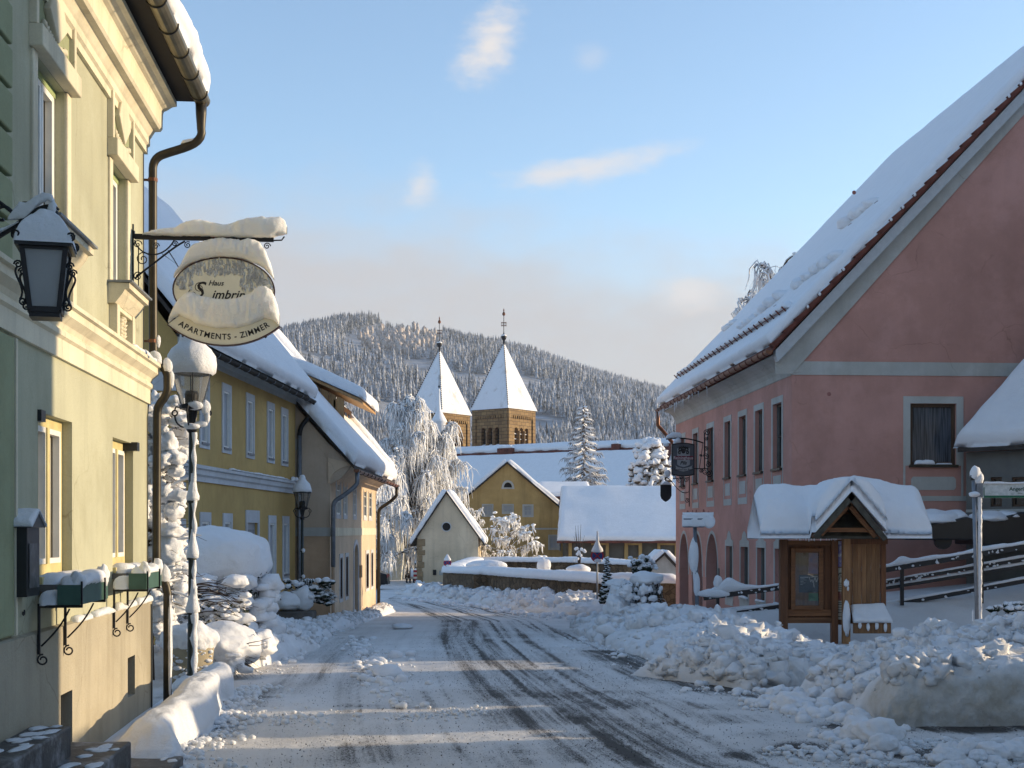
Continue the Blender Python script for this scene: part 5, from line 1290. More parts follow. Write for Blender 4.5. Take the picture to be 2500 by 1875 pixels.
# ------------------------------------------------------------------ grey annex at the right edge, and the dark canopy beside the ramp
def annex():
 Y = 30.9; X0 = P(2357, HY, Y).x; f = Fr((X0, Y, 0), (.707, -.707, 0), (-.707, -.707, 0)); ze = CZ + 190 * Y / FPX
 root = thing('grey_annex', f.p(.5, 0, -.4), 'low grey annex with snowy roof at the right picture edge', 'annex')
 zz = lambda px, y: f.uz(px, y)[1]
 wins = [(f.u(a), f.u(b_), zz(a, 1237), zz(a, 1165)) for a, b_ in ((2418, 2446), (2470, 2525))]
 mb = MB(); mb.wall(f, rect(0.02, 7, -.5, ze), [rect(*w) for w in wins], .12); mb.build('wall', M['grey_wall'], root)
 for w in wins: make_window(root, f, *w, depth=.1, fw=.05, fmat='wood_dark', pmat='glass')
 A, B = f.p(-.05, .30, ze), f.p(7, .30, ze); s_ = 1.52; q = lambda v, t: v - f.n * t + Vector((0, 0, s_ * t)); C, D = q(B, 5.2), q(A + f.u * 5.0, 5.0) ; D0 = q(A, .22); dz = Vector((0, 0, .10))
 D = q(f.p(4.2, .30, ze), 4.4)
 k = MB(); k.box8([A, B, C, D, A + dz, B + dz, C + dz, D + dz]); rf = k.build('roof', M['roof_dark'], root)
 snow_obj('roof_snow', snow_slab(A + dz - f.u * .12, B + dz, C + dz, D + dz - f.u * .12, .34, .22, 40, 24, .2, .9, 71, wob=.05, up=.3), rf)
 k = MB(); k.fbox(f, 0.02, 7, .001, .02, zz(2450, 1250), zz(2450, 1243)); k.build('wall_band', M['grey_trim'], root)
 c = Fr((P(2235, HY, 29.3).x, 29.3, 0), (1, 0, 0), (0, -1, 0)); cz = lambda y: CZ + (HY - y) * 29.3 / FPX; cu = lambda x: c.u(x)
 root = thing('dark_canopy', c.p(0, 0, -.4), 'dark curved canopy heaped with snow between kiosk and ramp railing', 'canopy')
 k = MB(); k.prism(c, [(cu(2200), cz(1318)), (cu(2375), cz(1318)), (cu(2375), cz(1270)), (cu(2350), cz(1262)), (cu(2260), cz(1280)), (cu(2200), cz(1290))], -1.2, .3); k.build('canopy_box', M['black_paint'], root, bevel=.03)
 k = MB(); k.prism(c, [(cu(2378), cz(1330)), (cu(2560), cz(1330)), (cu(2560), cz(1255)), (cu(2490), cz(1250)), (cu(2440), cz(1262)), (cu(2378), cz(1275))], -1.3, .2); k.build('canopy_box', M['black_paint'], root, bevel=.03)
 k = MB(); k.lathe((0, 0, 0), [(.19, 0), (.19, .12)], 16); kk = MB(); kk.add([c.p(cu(2296) + v[0], .1 + v[2], cz(1320) + v[1]) for v in k.v], k.f); kk.build('vent', M['black_paint'], root)
 snow_obj('snow', [blob(c.p(cu(2290), -.2, cz(1272)), .62, .6, .27, 3, 4, .18, flat=.7), blob(c.p(cu(2335), -.3, cz(1266)), .35, .5, .2, 4, 3, .18, flat=.6), blob(c.p(cu(2425), -.3, cz(1268)), .42, .6, .2, 5, 4, .2, flat=.6), blob(c.p(cu(2470), -.3, cz(1262)), .3, .5, .16, 6, 3, .2, flat=.6)], root)
annex()

# ------------------------------------------------------------------ ramp railing
def railing():
 root = thing('ramp_railing', (5.0, 28.2, -.3), 'black ramp railing with snow lying along its sloping rails', 'railing')
 def q(px, y5, Y): return P(px, y5, Y)
 n5 = lambda x, y: (1780 + x * .32552, 1120 + y * .32552)
 rails = []
 def run(a, b_, Ya, Yb): pa, pb = n5(*a), n5(*b_); return P(pa[0], pa[1], Ya), P(pb[0], pb[1], Yb)
 top = [P(1717, 1460, 28.6), P(1902, 1435, 28.3), P(2163, 1391, 28.0), P(2500, 1335, 27.4), P(2620, 1315, 27.2)]
 mid = [P(2150, 1424, 28.2), P(2500, 1365, 27.6), P(2620, 1345, 27.4)]
 mid2 = [P(2150, 1438, 28.25), P(2500, 1382, 27.65), P(2620, 1362, 27.45)]
 low = [P(1725, 1508, 28.9), P(1902, 1481, 28.6), P(2163, 1478, 28.3) * 0 + P(2163, 1480, 28.3), P(2500, 1419, 27.7), P(2620, 1398, 27.5)]
 sn = []
 for i, (r_, w) in enumerate(((top, .11), (mid, .07), (mid2, .07), (low, .09))):
  k = MB()
  for a, b_ in zip(r_[:-1], r_[1:]): k.beam(a, b_, w * .6, w)
  k.build('rail', M['black_paint'], root)
  up = Vector((0, 0, w / 2))
  hf = (lambda t: 1.0) if i else (lambda t: 1 + 3.2 * math.exp(-((t - .07) / .035) ** 2) + 1.6 * math.exp(-((t - .55) / .02) ** 2))
  sn.append(snow_strip([x + up for x in r_], w * .95, .075 if i == 0 else .05, 80 + i, amp=.7, freq=1.6, hfun=hf))
 sn.append(blob(P(1752, 1452, 28.55), .42, .10, .13, 9, 3, .2, flat=.5)); sn.append(blob(P(1753, 1418, 28.55) - Vector((0, 0, .03)), .10, .06, .16, 11, 3, .2))
 snow_obj('rail_snow', sn, root)
 r_ = np.random.default_rng(4); fl = []
 for rr in (top, mid, low):
  for _ in range(60):
   t = r_.random(); j = r_.integers(0, len(rr) - 1); p = rr[j].lerp(rr[j + 1], t); fl.append(blob(p + Vector((0, -.035, r_.uniform(-.05, .03))), r_.uniform(.01, .05), .012, r_.uniform(.01, .03), int(r_.integers(999)), 1))
 snow_obj('rail_frost', fl, root)
 for px, ya, yb, Y in ((1752, 1453, 1500, 28.6), (2202, 1388, 1455, 28.0), (2396, 1350, 1450, 27.6), (1958, 1430, 1540, 28.2), (2560, 1330, 1420, 27.3)):
  k = MB(); k.beam(P(px, ya, Y), P(px, yb, Y) - Vector((0, 0, .2)), .07, .07, Vector((0, 1, 0))); k.build('post', M['black_paint'], root)
railing()

# ------------------------------------------------------------------ notice kiosk
kY = 26.0
kf = Fr((P(1904, HY, kY).x, kY, 0), (1, 0, 0), (0, -1, 0))
def kiosk():
 f = kf; s_ = kY / FPX
 U = lambda x: (x - 1904) * s_
 Z = lambda y: CZ + (HY - y) * s_
 n5 = lambda x, y: (U(1780 + x * .32552), Z(1120 + y * .32552))
 root = thing('notice_kiosk', f.p(1.2, 0, -.35), 'brown wooden notice kiosk under a thick loaf of snow', 'kiosk')
 zb = -.45
 # left showcase
 for a, b_ in ((n5(378, 0)[0], n5(436, 0)[0]), (n5(764, 0)[0], n5(812, 0)[0])):
  k = MB(); k.fbox(f, a, b_, -.08, .08, zb, 1.72); k.build('post', M['wood_board'], root, bevel=.008)
 u0, u1 = n5(436, 0)[0], n5(764, 0)[0]
 z1, z0 = 1.70, n5(0, 1228)[1]
 nb = 7
 for i in range(nb):
  a = u0 + (u1 - u0) * i / nb; k = MB(); k.fbox(f, a + .003, u0 + (u1 - u0) * (i + 1) / nb - .003, -.05, -.02, z0, z1); k.build('board', M['wood_board'], root)
 for ya, yb, o in ((612, 650, .03), (1130, 1180, .02), (1190, 1232, .05)):
  k = MB(); k.fbox(f, u0, u1, -.0195, o, n5(0, yb)[1], n5(0, ya)[1]); k.build('cross_rail', M['wood_beam'], root, bevel=.006)
 a0, a1, b0, b1 = n5(460, 0)[0], n5(700, 0)[0], n5(0, 1130)[1], n5(0, 672)[1]; fw = .085
 k = MB(); k.fbox(f, a0, a0 + fw, -.019, .075, b0, b1); k.fbox(f, a1 - fw, a1, -.019, .075, b0, b1); k.fbox(f, a0 + fw, a1 - fw, -.019, .074, b0, b0 + fw); k.fbox(f, a0 + fw, a1 - fw, -.019, .074, b1 - fw, b1); sc_ = k.build('showcase', M['wood_beam'], root, bevel=.006)
 k = MB(); k.fbox(f, a0 + fw, a1 - fw, .050, .056, b0 + fw, b1 - fw); k.build('pane', M['clear_glass'], sc_)
 k = MB(); k.fbox(f, a0 + fw, a1 - fw, -.0185, -.008, b0 + fw, b1 - fw); k.build('back_board', M['wood_light'], sc_)
 def poster(x0, y0_, x1, y1_, mt, o=.0, name='poster', fr=f):
  p, q = n5(x0, y0_), n5(x1, y1_); k = MB(); k.fbox(fr, p[0], q[0], -.0075 + o, -.003 + o, q[1], p[1]); return k.build(name, M[mt], sc_)
 poster(597, 706, 672, 862, 'poster_pink'); poster(526, 872, 672, 1003, 'poster_dark'); poster(597, 1008, 672, 1066, 'poster_green')
 k = MB()
 for i in range(6): p = n5(534, 886 + i * 11); k.fbox(f, p[0], p[0] + (.16 if i == 0 else .05 + .09 * ((i * 37) % 5) / 5), -.0025, -.0015, p[1] - (.014 if i == 0 else .007), p[1])
 pts = [(600, 885), (612, 925), (622, 905), (630, 930), (645, 890), (655, 925), (668, 890)]
 for (xa, ya), (xb, yb) in list(zip(pts[:-1], pts[1:])) + [((634, 930), (638, 965)), ((610, 887), (665, 883))]:
  A, B = n5(xa, ya), n5(xb, yb); k.beam(f.p(A[0], -.002, A[1]), f.p(B[0], -.002, B[1]), .006, .012)
 k.build('poster_print', M['white_paint'], sc_)
 # the narrow side board with its posters
 sf = Fr(f.p(n5(812, 0)[0] - .05, -.02, 0), (.80, -.42, 0), (-.42, -.80, 0))
 k = MB(); w = .26; k.fbox(sf, -.02, w, -.05, -.005, n5(0, 1245)[1], 1.72); sb = k.build('side_board', M['wood_board'], root)
 def sp(u0_, u1_, ya, yb, mt, o=.0): k = MB(); k.fbox(sf, u0_, u1_, -.0045 + o, .004 + o, n5(0, yb)[1], n5(0, ya)[1]); return k.build('poster', M[mt], sb)
 sp(.03, .22, 618, 810, 'poster_blue'); sp(.02, .23, 818, 995, 'poster_paper', .001); sp(.02, .23, 998, 1062, 'poster_red'); sp(.02, .23, 1064, 1205, 'poster_paper', .001)
 k = MB()
 for y in (930, 945, 960, 975, 1075, 1090, 1110, 1130, 1150, 1180): k.fbox(sf, .045, .20, .0055, .0065, n5(0, y + 5)[1], n5(0, y)[1])
 k.tube([sf.p(.125 + .065 * math.cos(t), .007, n5(0, 895)[1] + .10 * math.sin(t)) for t in np.linspace(0, math.pi, 10)], .012, 4); k.tube([sf.p(.085, .007, n5(0, 912)[1]), sf.p(.125, .007, n5(0, 872)[1]), sf.p(.165, .007, n5(0, 912)[1])], .008, 4)
 k.build('poster_print', M['text_black'], sb)
 # middle post and plank wall
 a, b_ = n5(833, 0)[0], n5(888, 0)[0]; k = MB(); k.fbox(f, a, b_, .10, .24, zb, n5(0, 560)[1]); k.build('post', M['wood_light'], root, bevel=.01)
 a, b_ = n5(1130, 0)[0], n5(1172, 0)[0]; k = MB(); k.fbox(f, b_ - .10, b_, -.02, .06, n5(0, 1240)[1], 1.72); k.build('post', M['wood_board'], root, bevel=.008)
 x0, x1 = n5(888, 0)[0], n5(1168, 0)[0] - .10; nb = 7
 for i in range(nb):
  a = x0 + (x1 - x0) * i / nb; k = MB(); k.fbox(f, a + .004, x0 + (x1 - x0) * (i + 1) / nb - .004, .0 + .006 * (i % 2), .03 + .006 * (i % 2), n5(0, 1235)[1], n5(0, 628)[1]); k.build('plank', M['wood_light'], root)
 k = MB(); k.fbox(f, x0, x1 + .14, -.01, .07, n5(0, 640)[1], n5(0, 600)[1]); k.build('cross_rail', M['wood_board'], root)
 p, q = n5(898, 1300), n5(1176, 1232); k = MB(); k.fbox(f, p[0], q[0], .30, .36, p[1], q[1]); k.fbox(f, p[0], q[0], .02, .36, q[1], q[1] + .03); sh = k.build('shelf', M['wood_light'], root, bevel=.008)
 A, B = f.p(p[0] - .01, .40, q[1] + .035), f.p(q[0] + .03, .40, q[1] + .035); C, D = f.p(q[0] - .05, .05, n5(0, 1085)[1]), f.p(p[0] + .02, .05, n5(0, 1100)[1])
 snow_obj('shelf_snow', [snow_slab(A, B, C, D, .06, .05, 18, 12, .5, 5, 91, wob=.03)] + [blob(f.p(p[0] + x, .375, q[1] - d_), .035, .02, .06 + d_ * .5, int(x * 100), 2) for x, d_ in ((.12, .02), (.28, .05), (.45, .03), (.62, .06))], sh)
 snow_obj('post_snow', [blob(f.p(n5(860, 0)[0] - .01, .26, n5(0, 1190)[1]), .075, .04, .34, 5, 3, .3, 3), blob(f.p(n5(856, 0)[0], .25, n5(0, 930)[1]), .05, .02, .07, 6, 3, .5, 3), blob(f.p(n5(868, 0)[0], .25, n5(0, 970)[1]), .02, .015, .05, 7, 2, .4, 3)], root)
 # roofs
 ez, rz, ro = 1.735, 2.30, -.12
 ul, ur = U(1845), U(2252)
 k = MB(); dz = Vector((0, 0, .05))
 for e in (.50, -.78):
  A, B, C, D = f.p(ul, e, ez), f.p(ur, e, ez), f.p(ur, ro, rz), f.p(ul, ro, rz); q = Vector((0, .004 if e < 0 else 0, 0)); k.box8([A, B, C + q, D + q, A + dz, B + dz, C + q + dz, D + q + dz])
 rf = k.build('roof', M['shingle'], root)
 ga, gl, gr = n5(835, 262), n5(560, 575), n5(1097, 592); om, ob = .82, -.5
 tri_in = lambda d: None
 for (e_, nm) in ((gl, 'fascia'), (gr, 'fascia')):
  k = MB(); d = Vector((ga[0] - e_[0], 0, ga[1] - e_[1])).normalized(); nn_ = Vector((-d.z, 0, d.x)); nn_ = nn_ if nn_.z < 0 else -nn_
  pa, pb = f.p(e_[0], 0, e_[1]), f.p(ga[0], 0, ga[1]); t_ = .10
  for o0, o1, th in ((om, om + .035, t_),):
   q = [pa, pb, pb + nn_ * th * 1.15, pa + nn_ * th]
   k.box8([x - Vector((0, o0, 0)) for x in q] + [x - Vector((0, o1, 0)) for x in q])
  k.build(nm, M['shingle'], rf)
  k = MB(); q = [pa + nn_ * .02, pb + nn_ * .02, pb + nn_ * .055, pa + nn_ * .055]; k.box8([x - Vector((0, ob, 0)) for x in q] + [x - Vector((0, om - .002, 0)) for x in q]); k.build('gable_roof', M['wood_board'], rf)
  q = [pa.lerp(pb, .12) + nn_ * .10, pb + nn_ * .12, pb + nn_ * .20, pa.lerp(pb, .12) + nn_ * .17]; k = MB(); k.box8([x - Vector((0, om - .20, 0)) for x in q] + [x - Vector((0, om - .12, 0)) for x in q]); k.build('rafter', M['wood_beam'], rf)
 p, q = n5(690, 550), n5(1035, 518); k = MB(); k.fbox(f, p[0], q[0], .50, .62, p[1], q[1]); k.build('tie_beam', M['wood_beam'], rf, bevel=.008)
 k = MB(); k.prism(f, [(gl[0] + .2, gl[1] + .03), (gr[0] - .2, gr[1] + .03), (ga[0], ga[1] - .16)], -.02, .02); k.build('gable_board', M['wood_board'], rf)
 # the loaf of snow: main roof and gable roof as one rounded mass
 us = np.linspace(ul - .05, ur + .05, 110); os_ = np.linspace(-.85, .91, 80)
 UU, OO = np.meshgrid(us, os_, indexing='ij')
 slope = (ga[1] - gl[1]) / (ga[0] - gl[0])
 zr1 = rz + .05 - np.abs(OO - ro) * (rz - ez) / .62
 zr2 = ga[1] + .02 - np.abs(UU - ga[0]) * slope
 def edge(d, r): d = np.clip(d / r, 0, 1); return np.sqrt(np.clip(1 - (1 - d) ** 2, 0, 1))
 e1 = edge(np.minimum(np.minimum(UU - (ul - .05), (ur + .05) - UU), np.minimum(OO + .85, .56 - OO)), .26) * ((OO < .56))
 e2 = edge(np.minimum(np.minimum(UU - gl[0] + .0, gr[0] + .0 - UU), .90 - OO), .17) * ((UU > gl[0]) & (UU < gr[0]) & (OO > -.5))
 n_ = (fbm(np.stack([UU.ravel(), OO.ravel(), 0 * UU.ravel()], 1) * 1.6, 4, 5).reshape(UU.shape) - .5)
 hump = .47 + .12 * np.exp(-((UU - 1.55) / .55) ** 2) * 1
 t1 = np.where(e1 > 0, zr1 + (hump + .14 * n_) * e1 * (1 - .10 * np.clip(OO, 0, 1)), -9); t2 = np.where(e2 > 0, zr2 + (.58 + .1 * n_) * e2, -9)
 flat = np.minimum(t2, 2.90 + .10 * n_ - .10 * ((UU - ga[0]) / .7) ** 2)
 k_ = 12.0
 top = np.log(np.exp(k_ * np.clip(t1, 0, 9)) + np.exp(k_ * np.clip(flat, 0, 9))) / k_
 top = np.where((t1 < 0) & (t2 < 0), -1, np.where((t1 < 0), flat, np.where(t2 < 0, t1, top)))
 ok = (top > 0)
 botz = np.where(t2 >= 0, np.where(t1 >= 0, np.minimum(zr1, np.maximum(zr1, zr2)), zr2), zr1) + .02
 botz = np.where((t1 >= 0) & (t2 >= 0), np.maximum(zr1, zr2), botz)
 botz = np.where(t1 < 0, zr2 + .01, botz)
 botz = np.where((UU < ul + .01) | (UU > ur - .01), ez + .01, botz); botz = np.where((OO > .50) & (t2 < 0), np.minimum(botz, ez + .01), botz)
 top = np.maximum(top, botz + .005)
 pts = np.array([[f.p(a, b_, 0).x, f.p(a, b_, 0).y] for a, b_ in zip(UU.ravel(), OO.ravel())])
 nz3 = (fbm(np.stack([UU.ravel() * 9, OO.ravel() * 9, top.ravel() * 9], 1), 3, 9) - .5).reshape(UU.shape) * .02
 T = np.stack([pts[:, 0], pts[:, 1], (top + nz3).ravel()], 1); Bt = np.stack([pts[:, 0], pts[:, 1], botz.ravel()], 1)
 idx = np.arange(UU.size).reshape(UU.shape); cell = ok[:-1, :-1] & ok[1:, :-1] & ok[1:, 1:] & ok[:-1, 1:]
 qd = np.stack([idx[:-1, :-1], idx[1:, :-1], idx[1:, 1:], idx[:-1, 1:]], 2)
 Q = qd[cell]; off = UU.size; faces = [Q, Q[:, ::-1] + off]
 cp = np.pad(cell, 1)
 i_, j_ = np.where(cell)
 for di, dj, a, b_ in ((-1, 0, 3, 0), (1, 0, 1, 2), (0, -1, 0, 1), (0, 1, 2, 3)):
  mk = ~cp[i_ + 1 + di, j_ + 1 + dj]; E = qd[i_[mk], j_[mk]]
  faces.append(np.stack([E[:, a], E[:, b_], E[:, b_] + off, E[:, a] + off], 1))
 snow_obj('roof_snow', (np.concatenate([T, Bt]), np.concatenate(faces)), rf)
 k = MB()
 r_ = np.random.default_rng(8)
 for _ in range(26): uu = r_.uniform(.2, 1.0); k.tube([f.p(uu, .52, ez + .005), f.p(uu, .52, ez - r_.uniform(.02, .06))], [.006, .001], 4)
 k.build('icicle', M['ice'], rf)
def print_mat(name, cols, scale=14, stretch=(1, 1, 1)):
 mt, nn, ll, b = new_mat(name)
 r = nn.new('ShaderNodeValToRGB'); el_ = r.color_ramp.elements
 el_[0].position, el_[0].color = .3, (*cols[0], 1); el_[1].position, el_[1].color = .7, (*cols[-1], 1)
 for i, c in enumerate(cols[1:-1]): e = el_.new(.3 + .4 * (i + 1) / (len(cols) - 1)); e.color = (*c, 1)
 ll.new(noise_node(nn, ll, scale, 3, .6, stretch), r.inputs[0]); ll.new(r.outputs[0], b.inputs['Base Color']); b.inputs['Roughness'].default_value = .4
 return mt
M['poster_pink'] = print_mat('pink_blue_print', [(.36, .12, .18), (.45, .24, .30), (.20, .20, .42)], 5)
M['poster_dark'] = plain('dark_grey_print', (.055, .065, .07), .4)
M['poster_green'] = print_mat('green_print', [(.05, .16, .06), (.10, .28, .10), (.16, .36, .14)], 9)
M['poster_blue'] = print_mat('blue_white_print', [(.5, .5, .55), (.16, .13, .35), (.62, .62, .62)], 9)
M['poster_paper'] = print_mat('cream_print', [(.42, .38, .30), (.50, .46, .37), (.36, .31, .24)], 6)
M['poster_red'] = print_mat('dark_red_print', [(.15, .04, .03), (.22, .07, .05), (.30, .18, .13)], 12)
def clear_glass(name, tintc=(1, 1, 1), gl=.12, rough=.03):
 mt = bpy.data.materials.new(name); mt.use_nodes = True; nn, ll = mt.node_tree.nodes, mt.node_tree.links; nn.clear()
 o = nn.new('ShaderNodeOutputMaterial'); mx = nn.new('ShaderNodeMixShader'); tr = nn.new('ShaderNodeBsdfTransparent'); gs = nn.new('ShaderNodeBsdfGlossy')
 tr.inputs[0].default_value = (*tintc, 1); gs.inputs['Roughness'].default_value = rough
 fr_ = nn.new('ShaderNodeFresnel'); fr_.inputs[0].default_value = 1.45
 ad = nn.new('ShaderNodeMath'); ad.operation = 'ADD'; ad.use_clamp = True; ll.new(fr_.outputs[0], ad.inputs[0]); ad.inputs[1].default_value = gl
 ll.new(ad.outputs[0], mx.inputs[0]); ll.new(tr.outputs[0], mx.inputs[1]); ll.new(gs.outputs[0], mx.inputs[2]); ll.new(mx.outputs[0], o.inputs[0])
 return mt
M['clear_glass'] = clear_glass('clear_glass', (.93, .95, .95), .05)
M['lamp_glass'] = clear_glass('frosted_lamp_glass', (.93, .94, .94), .02, .2)
def _lg():
 nn, ll = M['lamp_glass'].node_tree.nodes, M['lamp_glass'].node_tree.links; o = nn['Material Output']; m0 = o.inputs[0].links[0].from_socket; mx = nn.new('ShaderNodeMixShader'); d = nn.new('ShaderNodeBsdfTranslucent'); d.inputs[0].default_value = (.7, .7, .66, 1); mx.inputs[0].default_value = .28; ll.new(m0, mx.inputs[1]); ll.new(d.outputs[0], mx.inputs[2]); ll.new(mx.outputs[0], o.inputs[0])
_lg()
kiosk()

# ------------------------------------------------------------------ abbey church behind: long roof and twin towers
def sandstone(name, ang):
 mt, nn, ll, b = new_mat(name)
 t = nn.new('ShaderNodeTexCoord'); mp = nn.new('ShaderNodeMapping'); ll.new(t.outputs['Object'], mp.inputs[0]); mp.inputs['Rotation'].default_value = (0, 0, -ang)
 sx = nn.new('ShaderNodeSeparateXYZ'); ll.new(mp.outputs[0], sx.inputs[0]); cb = nn.new('ShaderNodeCombineXYZ'); ll.new(sx.outputs[0], cb.inputs[0]); ll.new(sx.outputs[2], cb.inputs[1])
 br = nn.new('ShaderNodeTexBrick'); ll.new(cb.outputs[0], br.inputs['Vector'])
 br.inputs['Scale'].default_value = 1.0; br.inputs['Brick Width'].default_value = .95; br.inputs['Row Height'].default_value = .46; br.inputs['Mortar Size'].default_value = .035
 br.inputs['Color1'].default_value = (.34, .235, .115, 1); br.inputs['Color2'].default_value = (.23, .155, .08, 1); br.inputs['Mortar'].default_value = (.11, .08, .05, 1)
 ll.new(mix(nn, ll, .5, br.outputs['Color'], ramp(nn, ll, noise_node(nn, ll, .8, 5), .3, .7, (.65, .6, .55), (1.2, 1.15, 1.05)), 'MULTIPLY'), b.inputs['Base Color'])
 b.inputs['Roughness'].default_value = .95
 return mt
TH = math.atan2(.606, .795)
M['stone_l'] = sandstone('sandstone_left_face', math.atan2(.606, -.795)); M['stone_r'] = sandstone('sandstone_right_face', math.atan2(.795, .606))
def patchy():
 mt, nn, ll, b = new_mat('patchy_snow'); n1_ = noise_node(nn, ll, 1.6, 7, .75, (1, 1, .5)); n2_ = noise_node(nn, ll, .35, 4)
 a = nn.new('ShaderNodeMath'); a.operation = 'MULTIPLY_ADD'; ll.new(n1_, a.inputs[0]); a.inputs[1].default_value = .7; ll.new(n2_, a.inputs[2])
 ll.new(ramp(nn, ll, a.outputs[0], .60, .80, (.58, .55, .52), (.84, .85, .87)), b.inputs['Base Color']); b.inputs['Roughness'].default_value = .8; bump(nn, ll, b, n1_, .5, .2); return mt
M['snow_patchy'] = patchy()
def tower(cx, cy, label, zoff=0.0):
 root = thing('church_tower', (cx, cy, 0), label, 'church tower', 'twin church towers')
 h = 3.02; dl, dr_ = Vector((-.795, .606, 0)), Vector((.606, .795, 0))
 C = Vector((cx, cy, 0)) - dl * h - dr_ * h
 zb, zt = 4, 18.3 + zoff
 fl = Fr(C, dl, -dr_); frr = Fr(C, dr_, -dl)
 for f, mt, nm in ((fl, 'stone_l', 'left_face'), (frr, 'stone_r', 'right_face')):
  hs = []
  for i in range(3):
   c = h + (i - 1) * 1.16; w = .40
   hs.append([(c - w, zt - 5.0), (c + w, zt - 5.0)] + [(c + w * math.cos(t), zt - 2.95 + w * 1.1 * math.sin(t)) for t in np.linspace(0, math.pi, 7)])
  k = MB(); k.wall(f, rect(0, 2 * h, zb, zt), hs, .7); w_ = k.build(nm, M[mt], root)
  for i, q in enumerate(hs):
   k = MB(); k.prism(f, q, -.72, -.66); op = k.build('belfry_opening', M['void'], w_)
   c = h + (i - 1) * 1.16; parts = []
   for z in (zt - 4.9, zt - 4.1, zt - 3.4): parts.append(snow_strip([f.p(c - .38, -.35, z), f.p(c + .38, -.35, z)], .3, .13, i, .3))
   k = MB()
   for z in (zt - 4.12, zt - 3.42): k.fbox(f, c - .4, c + .4, -.6, -.2, z - .08, z)
   k.build('louvre', M['roof_dark'], op); snow_obj('louvre_snow', parts if f is frr else parts[:1], op)
  k = MB()
  for c in (h - .58, h + .58): k.lathe(f.p(c, .08, zt - 5.0), [(.16, 0), (.16, .12), (.10, .16), (.10, 1.75), (.17, 1.9), (.17, 2.05)], 8)
  k.build('column', M['quoin'], w_)
  k = MB()
  for u0, u1 in ((.02, .62), (2 * h - .62, 2 * h - .02)): k.fbox(f, u0, u1, .001, .16, zb, zt - .05)
  n_ = 11
  for i in range(n_):
   c = .62 + (2 * h - 1.24) * (i + .5) / n_; k.fbox(f, c - .10, c + .10, .001, .14, zt - 1.35, zt - .95)
  k.fbox(f, .62, 2 * h - .62, .001, .15, zt - .94, zt - .06); k.build('pilaster_strip', M[mt], w_)
 k = MB(); f = Fr(C + dl * 2 * h + dr_ * 2 * h, -dl, dr_); k.wall(f, rect(0, 2 * h, zb, zt), [], .2); f = Fr(C + dl * 2 * h + dr_ * 2 * h, -dr_, dl); k.wall(f, rect(0, 2 * h, zb, zt), [], .2); k.build('rear_face', M['quoin'], root)
 e = h * 1.07; cc = [Vector((cx, cy, zt - .1)) + dl * a * e + dr_ * b_ * e for a, b_ in ((-1, -1), (1, -1), (1, 1), (-1, 1))]; ap = Vector((cx, cy, 27.5 + zoff))
 k = MB(); k.add(cc + [ap], [(0, 1, 4), (1, 2, 4), (2, 3, 4), (3, 0, 4), (3, 2, 1, 0)]); sp = k.build('spire', M['roof_dark'], root)
 up = Vector((0, 0, .16)); k = MB(); c2 = [Vector((cx, cy, zt - .06)) + dl * a * e * 1.02 + dr_ * b_ * e * 1.02 for a, b_ in ((-1, -1), (1, -1), (1, 1), (-1, 1))]; k.add(c2 + [ap + up], [(0, 1, 4), (1, 2, 4), (2, 3, 4), (3, 0, 4), (3, 2, 1, 0)]); k.build('spire_snow', M['snow_patchy'], sp)
 k = MB()
 for q in (0, 1):
  for i in range(30):
   p = c2[q].lerp(ap + up, .05 + .93 * i / 30); k.box(p.x - .07, p.x + .07, p.y - .12, p.y + .05, p.z - .02, p.z + .13)
 tag(k.build('ridge_hook', M['roof_dark'], sp), kind='stuff')
 k = MB(); b = ap + Vector((0, 0, 0)); k.lathe(b, [(.14, -.3), (.10, .3), (.30, .55), (.40, .85), (.30, 1.15), (.08, 1.3), (.05, 1.6), (.04, 4.2), (0.02, 4.3)], 12); fi = k.build('finial', M['iron'], root, smooth=True)
 k = MB(); f = Fr(b, (1, 0, 0), (0, -1, 0))
 for z, w in ((2.35, .36), (2.75, .36)): k.fbox(f, -w, w, -.04, .04, b.z + z, b.z + z + .09)
 for u in (-.36, -.15, .15, .30): k.fbox(f, u, u + .06, -.035, .035, b.z + 2.3, b.z + 2.9)
 k.lathe(b, [(.03, 3.7), (.20, 3.85), (.22, 4.05), (.05, 4.35), (.10, 4.5), (.02, 4.75)], 8); k.build('cross', M['copper_red'], fi)
 snow_obj('finial_snow', blob(b + Vector((0, 0, 1.0)), .38, .38, .26, 4, 2, .1, flat=.3), fi)
tower(-1.12, 179.2, 'right-hand sandstone church tower with snowy pyramid spire and three-arched belfry')
tower(-10.3, 186.0, 'left-hand sandstone church tower, its spire half hidden behind the frosted birch')
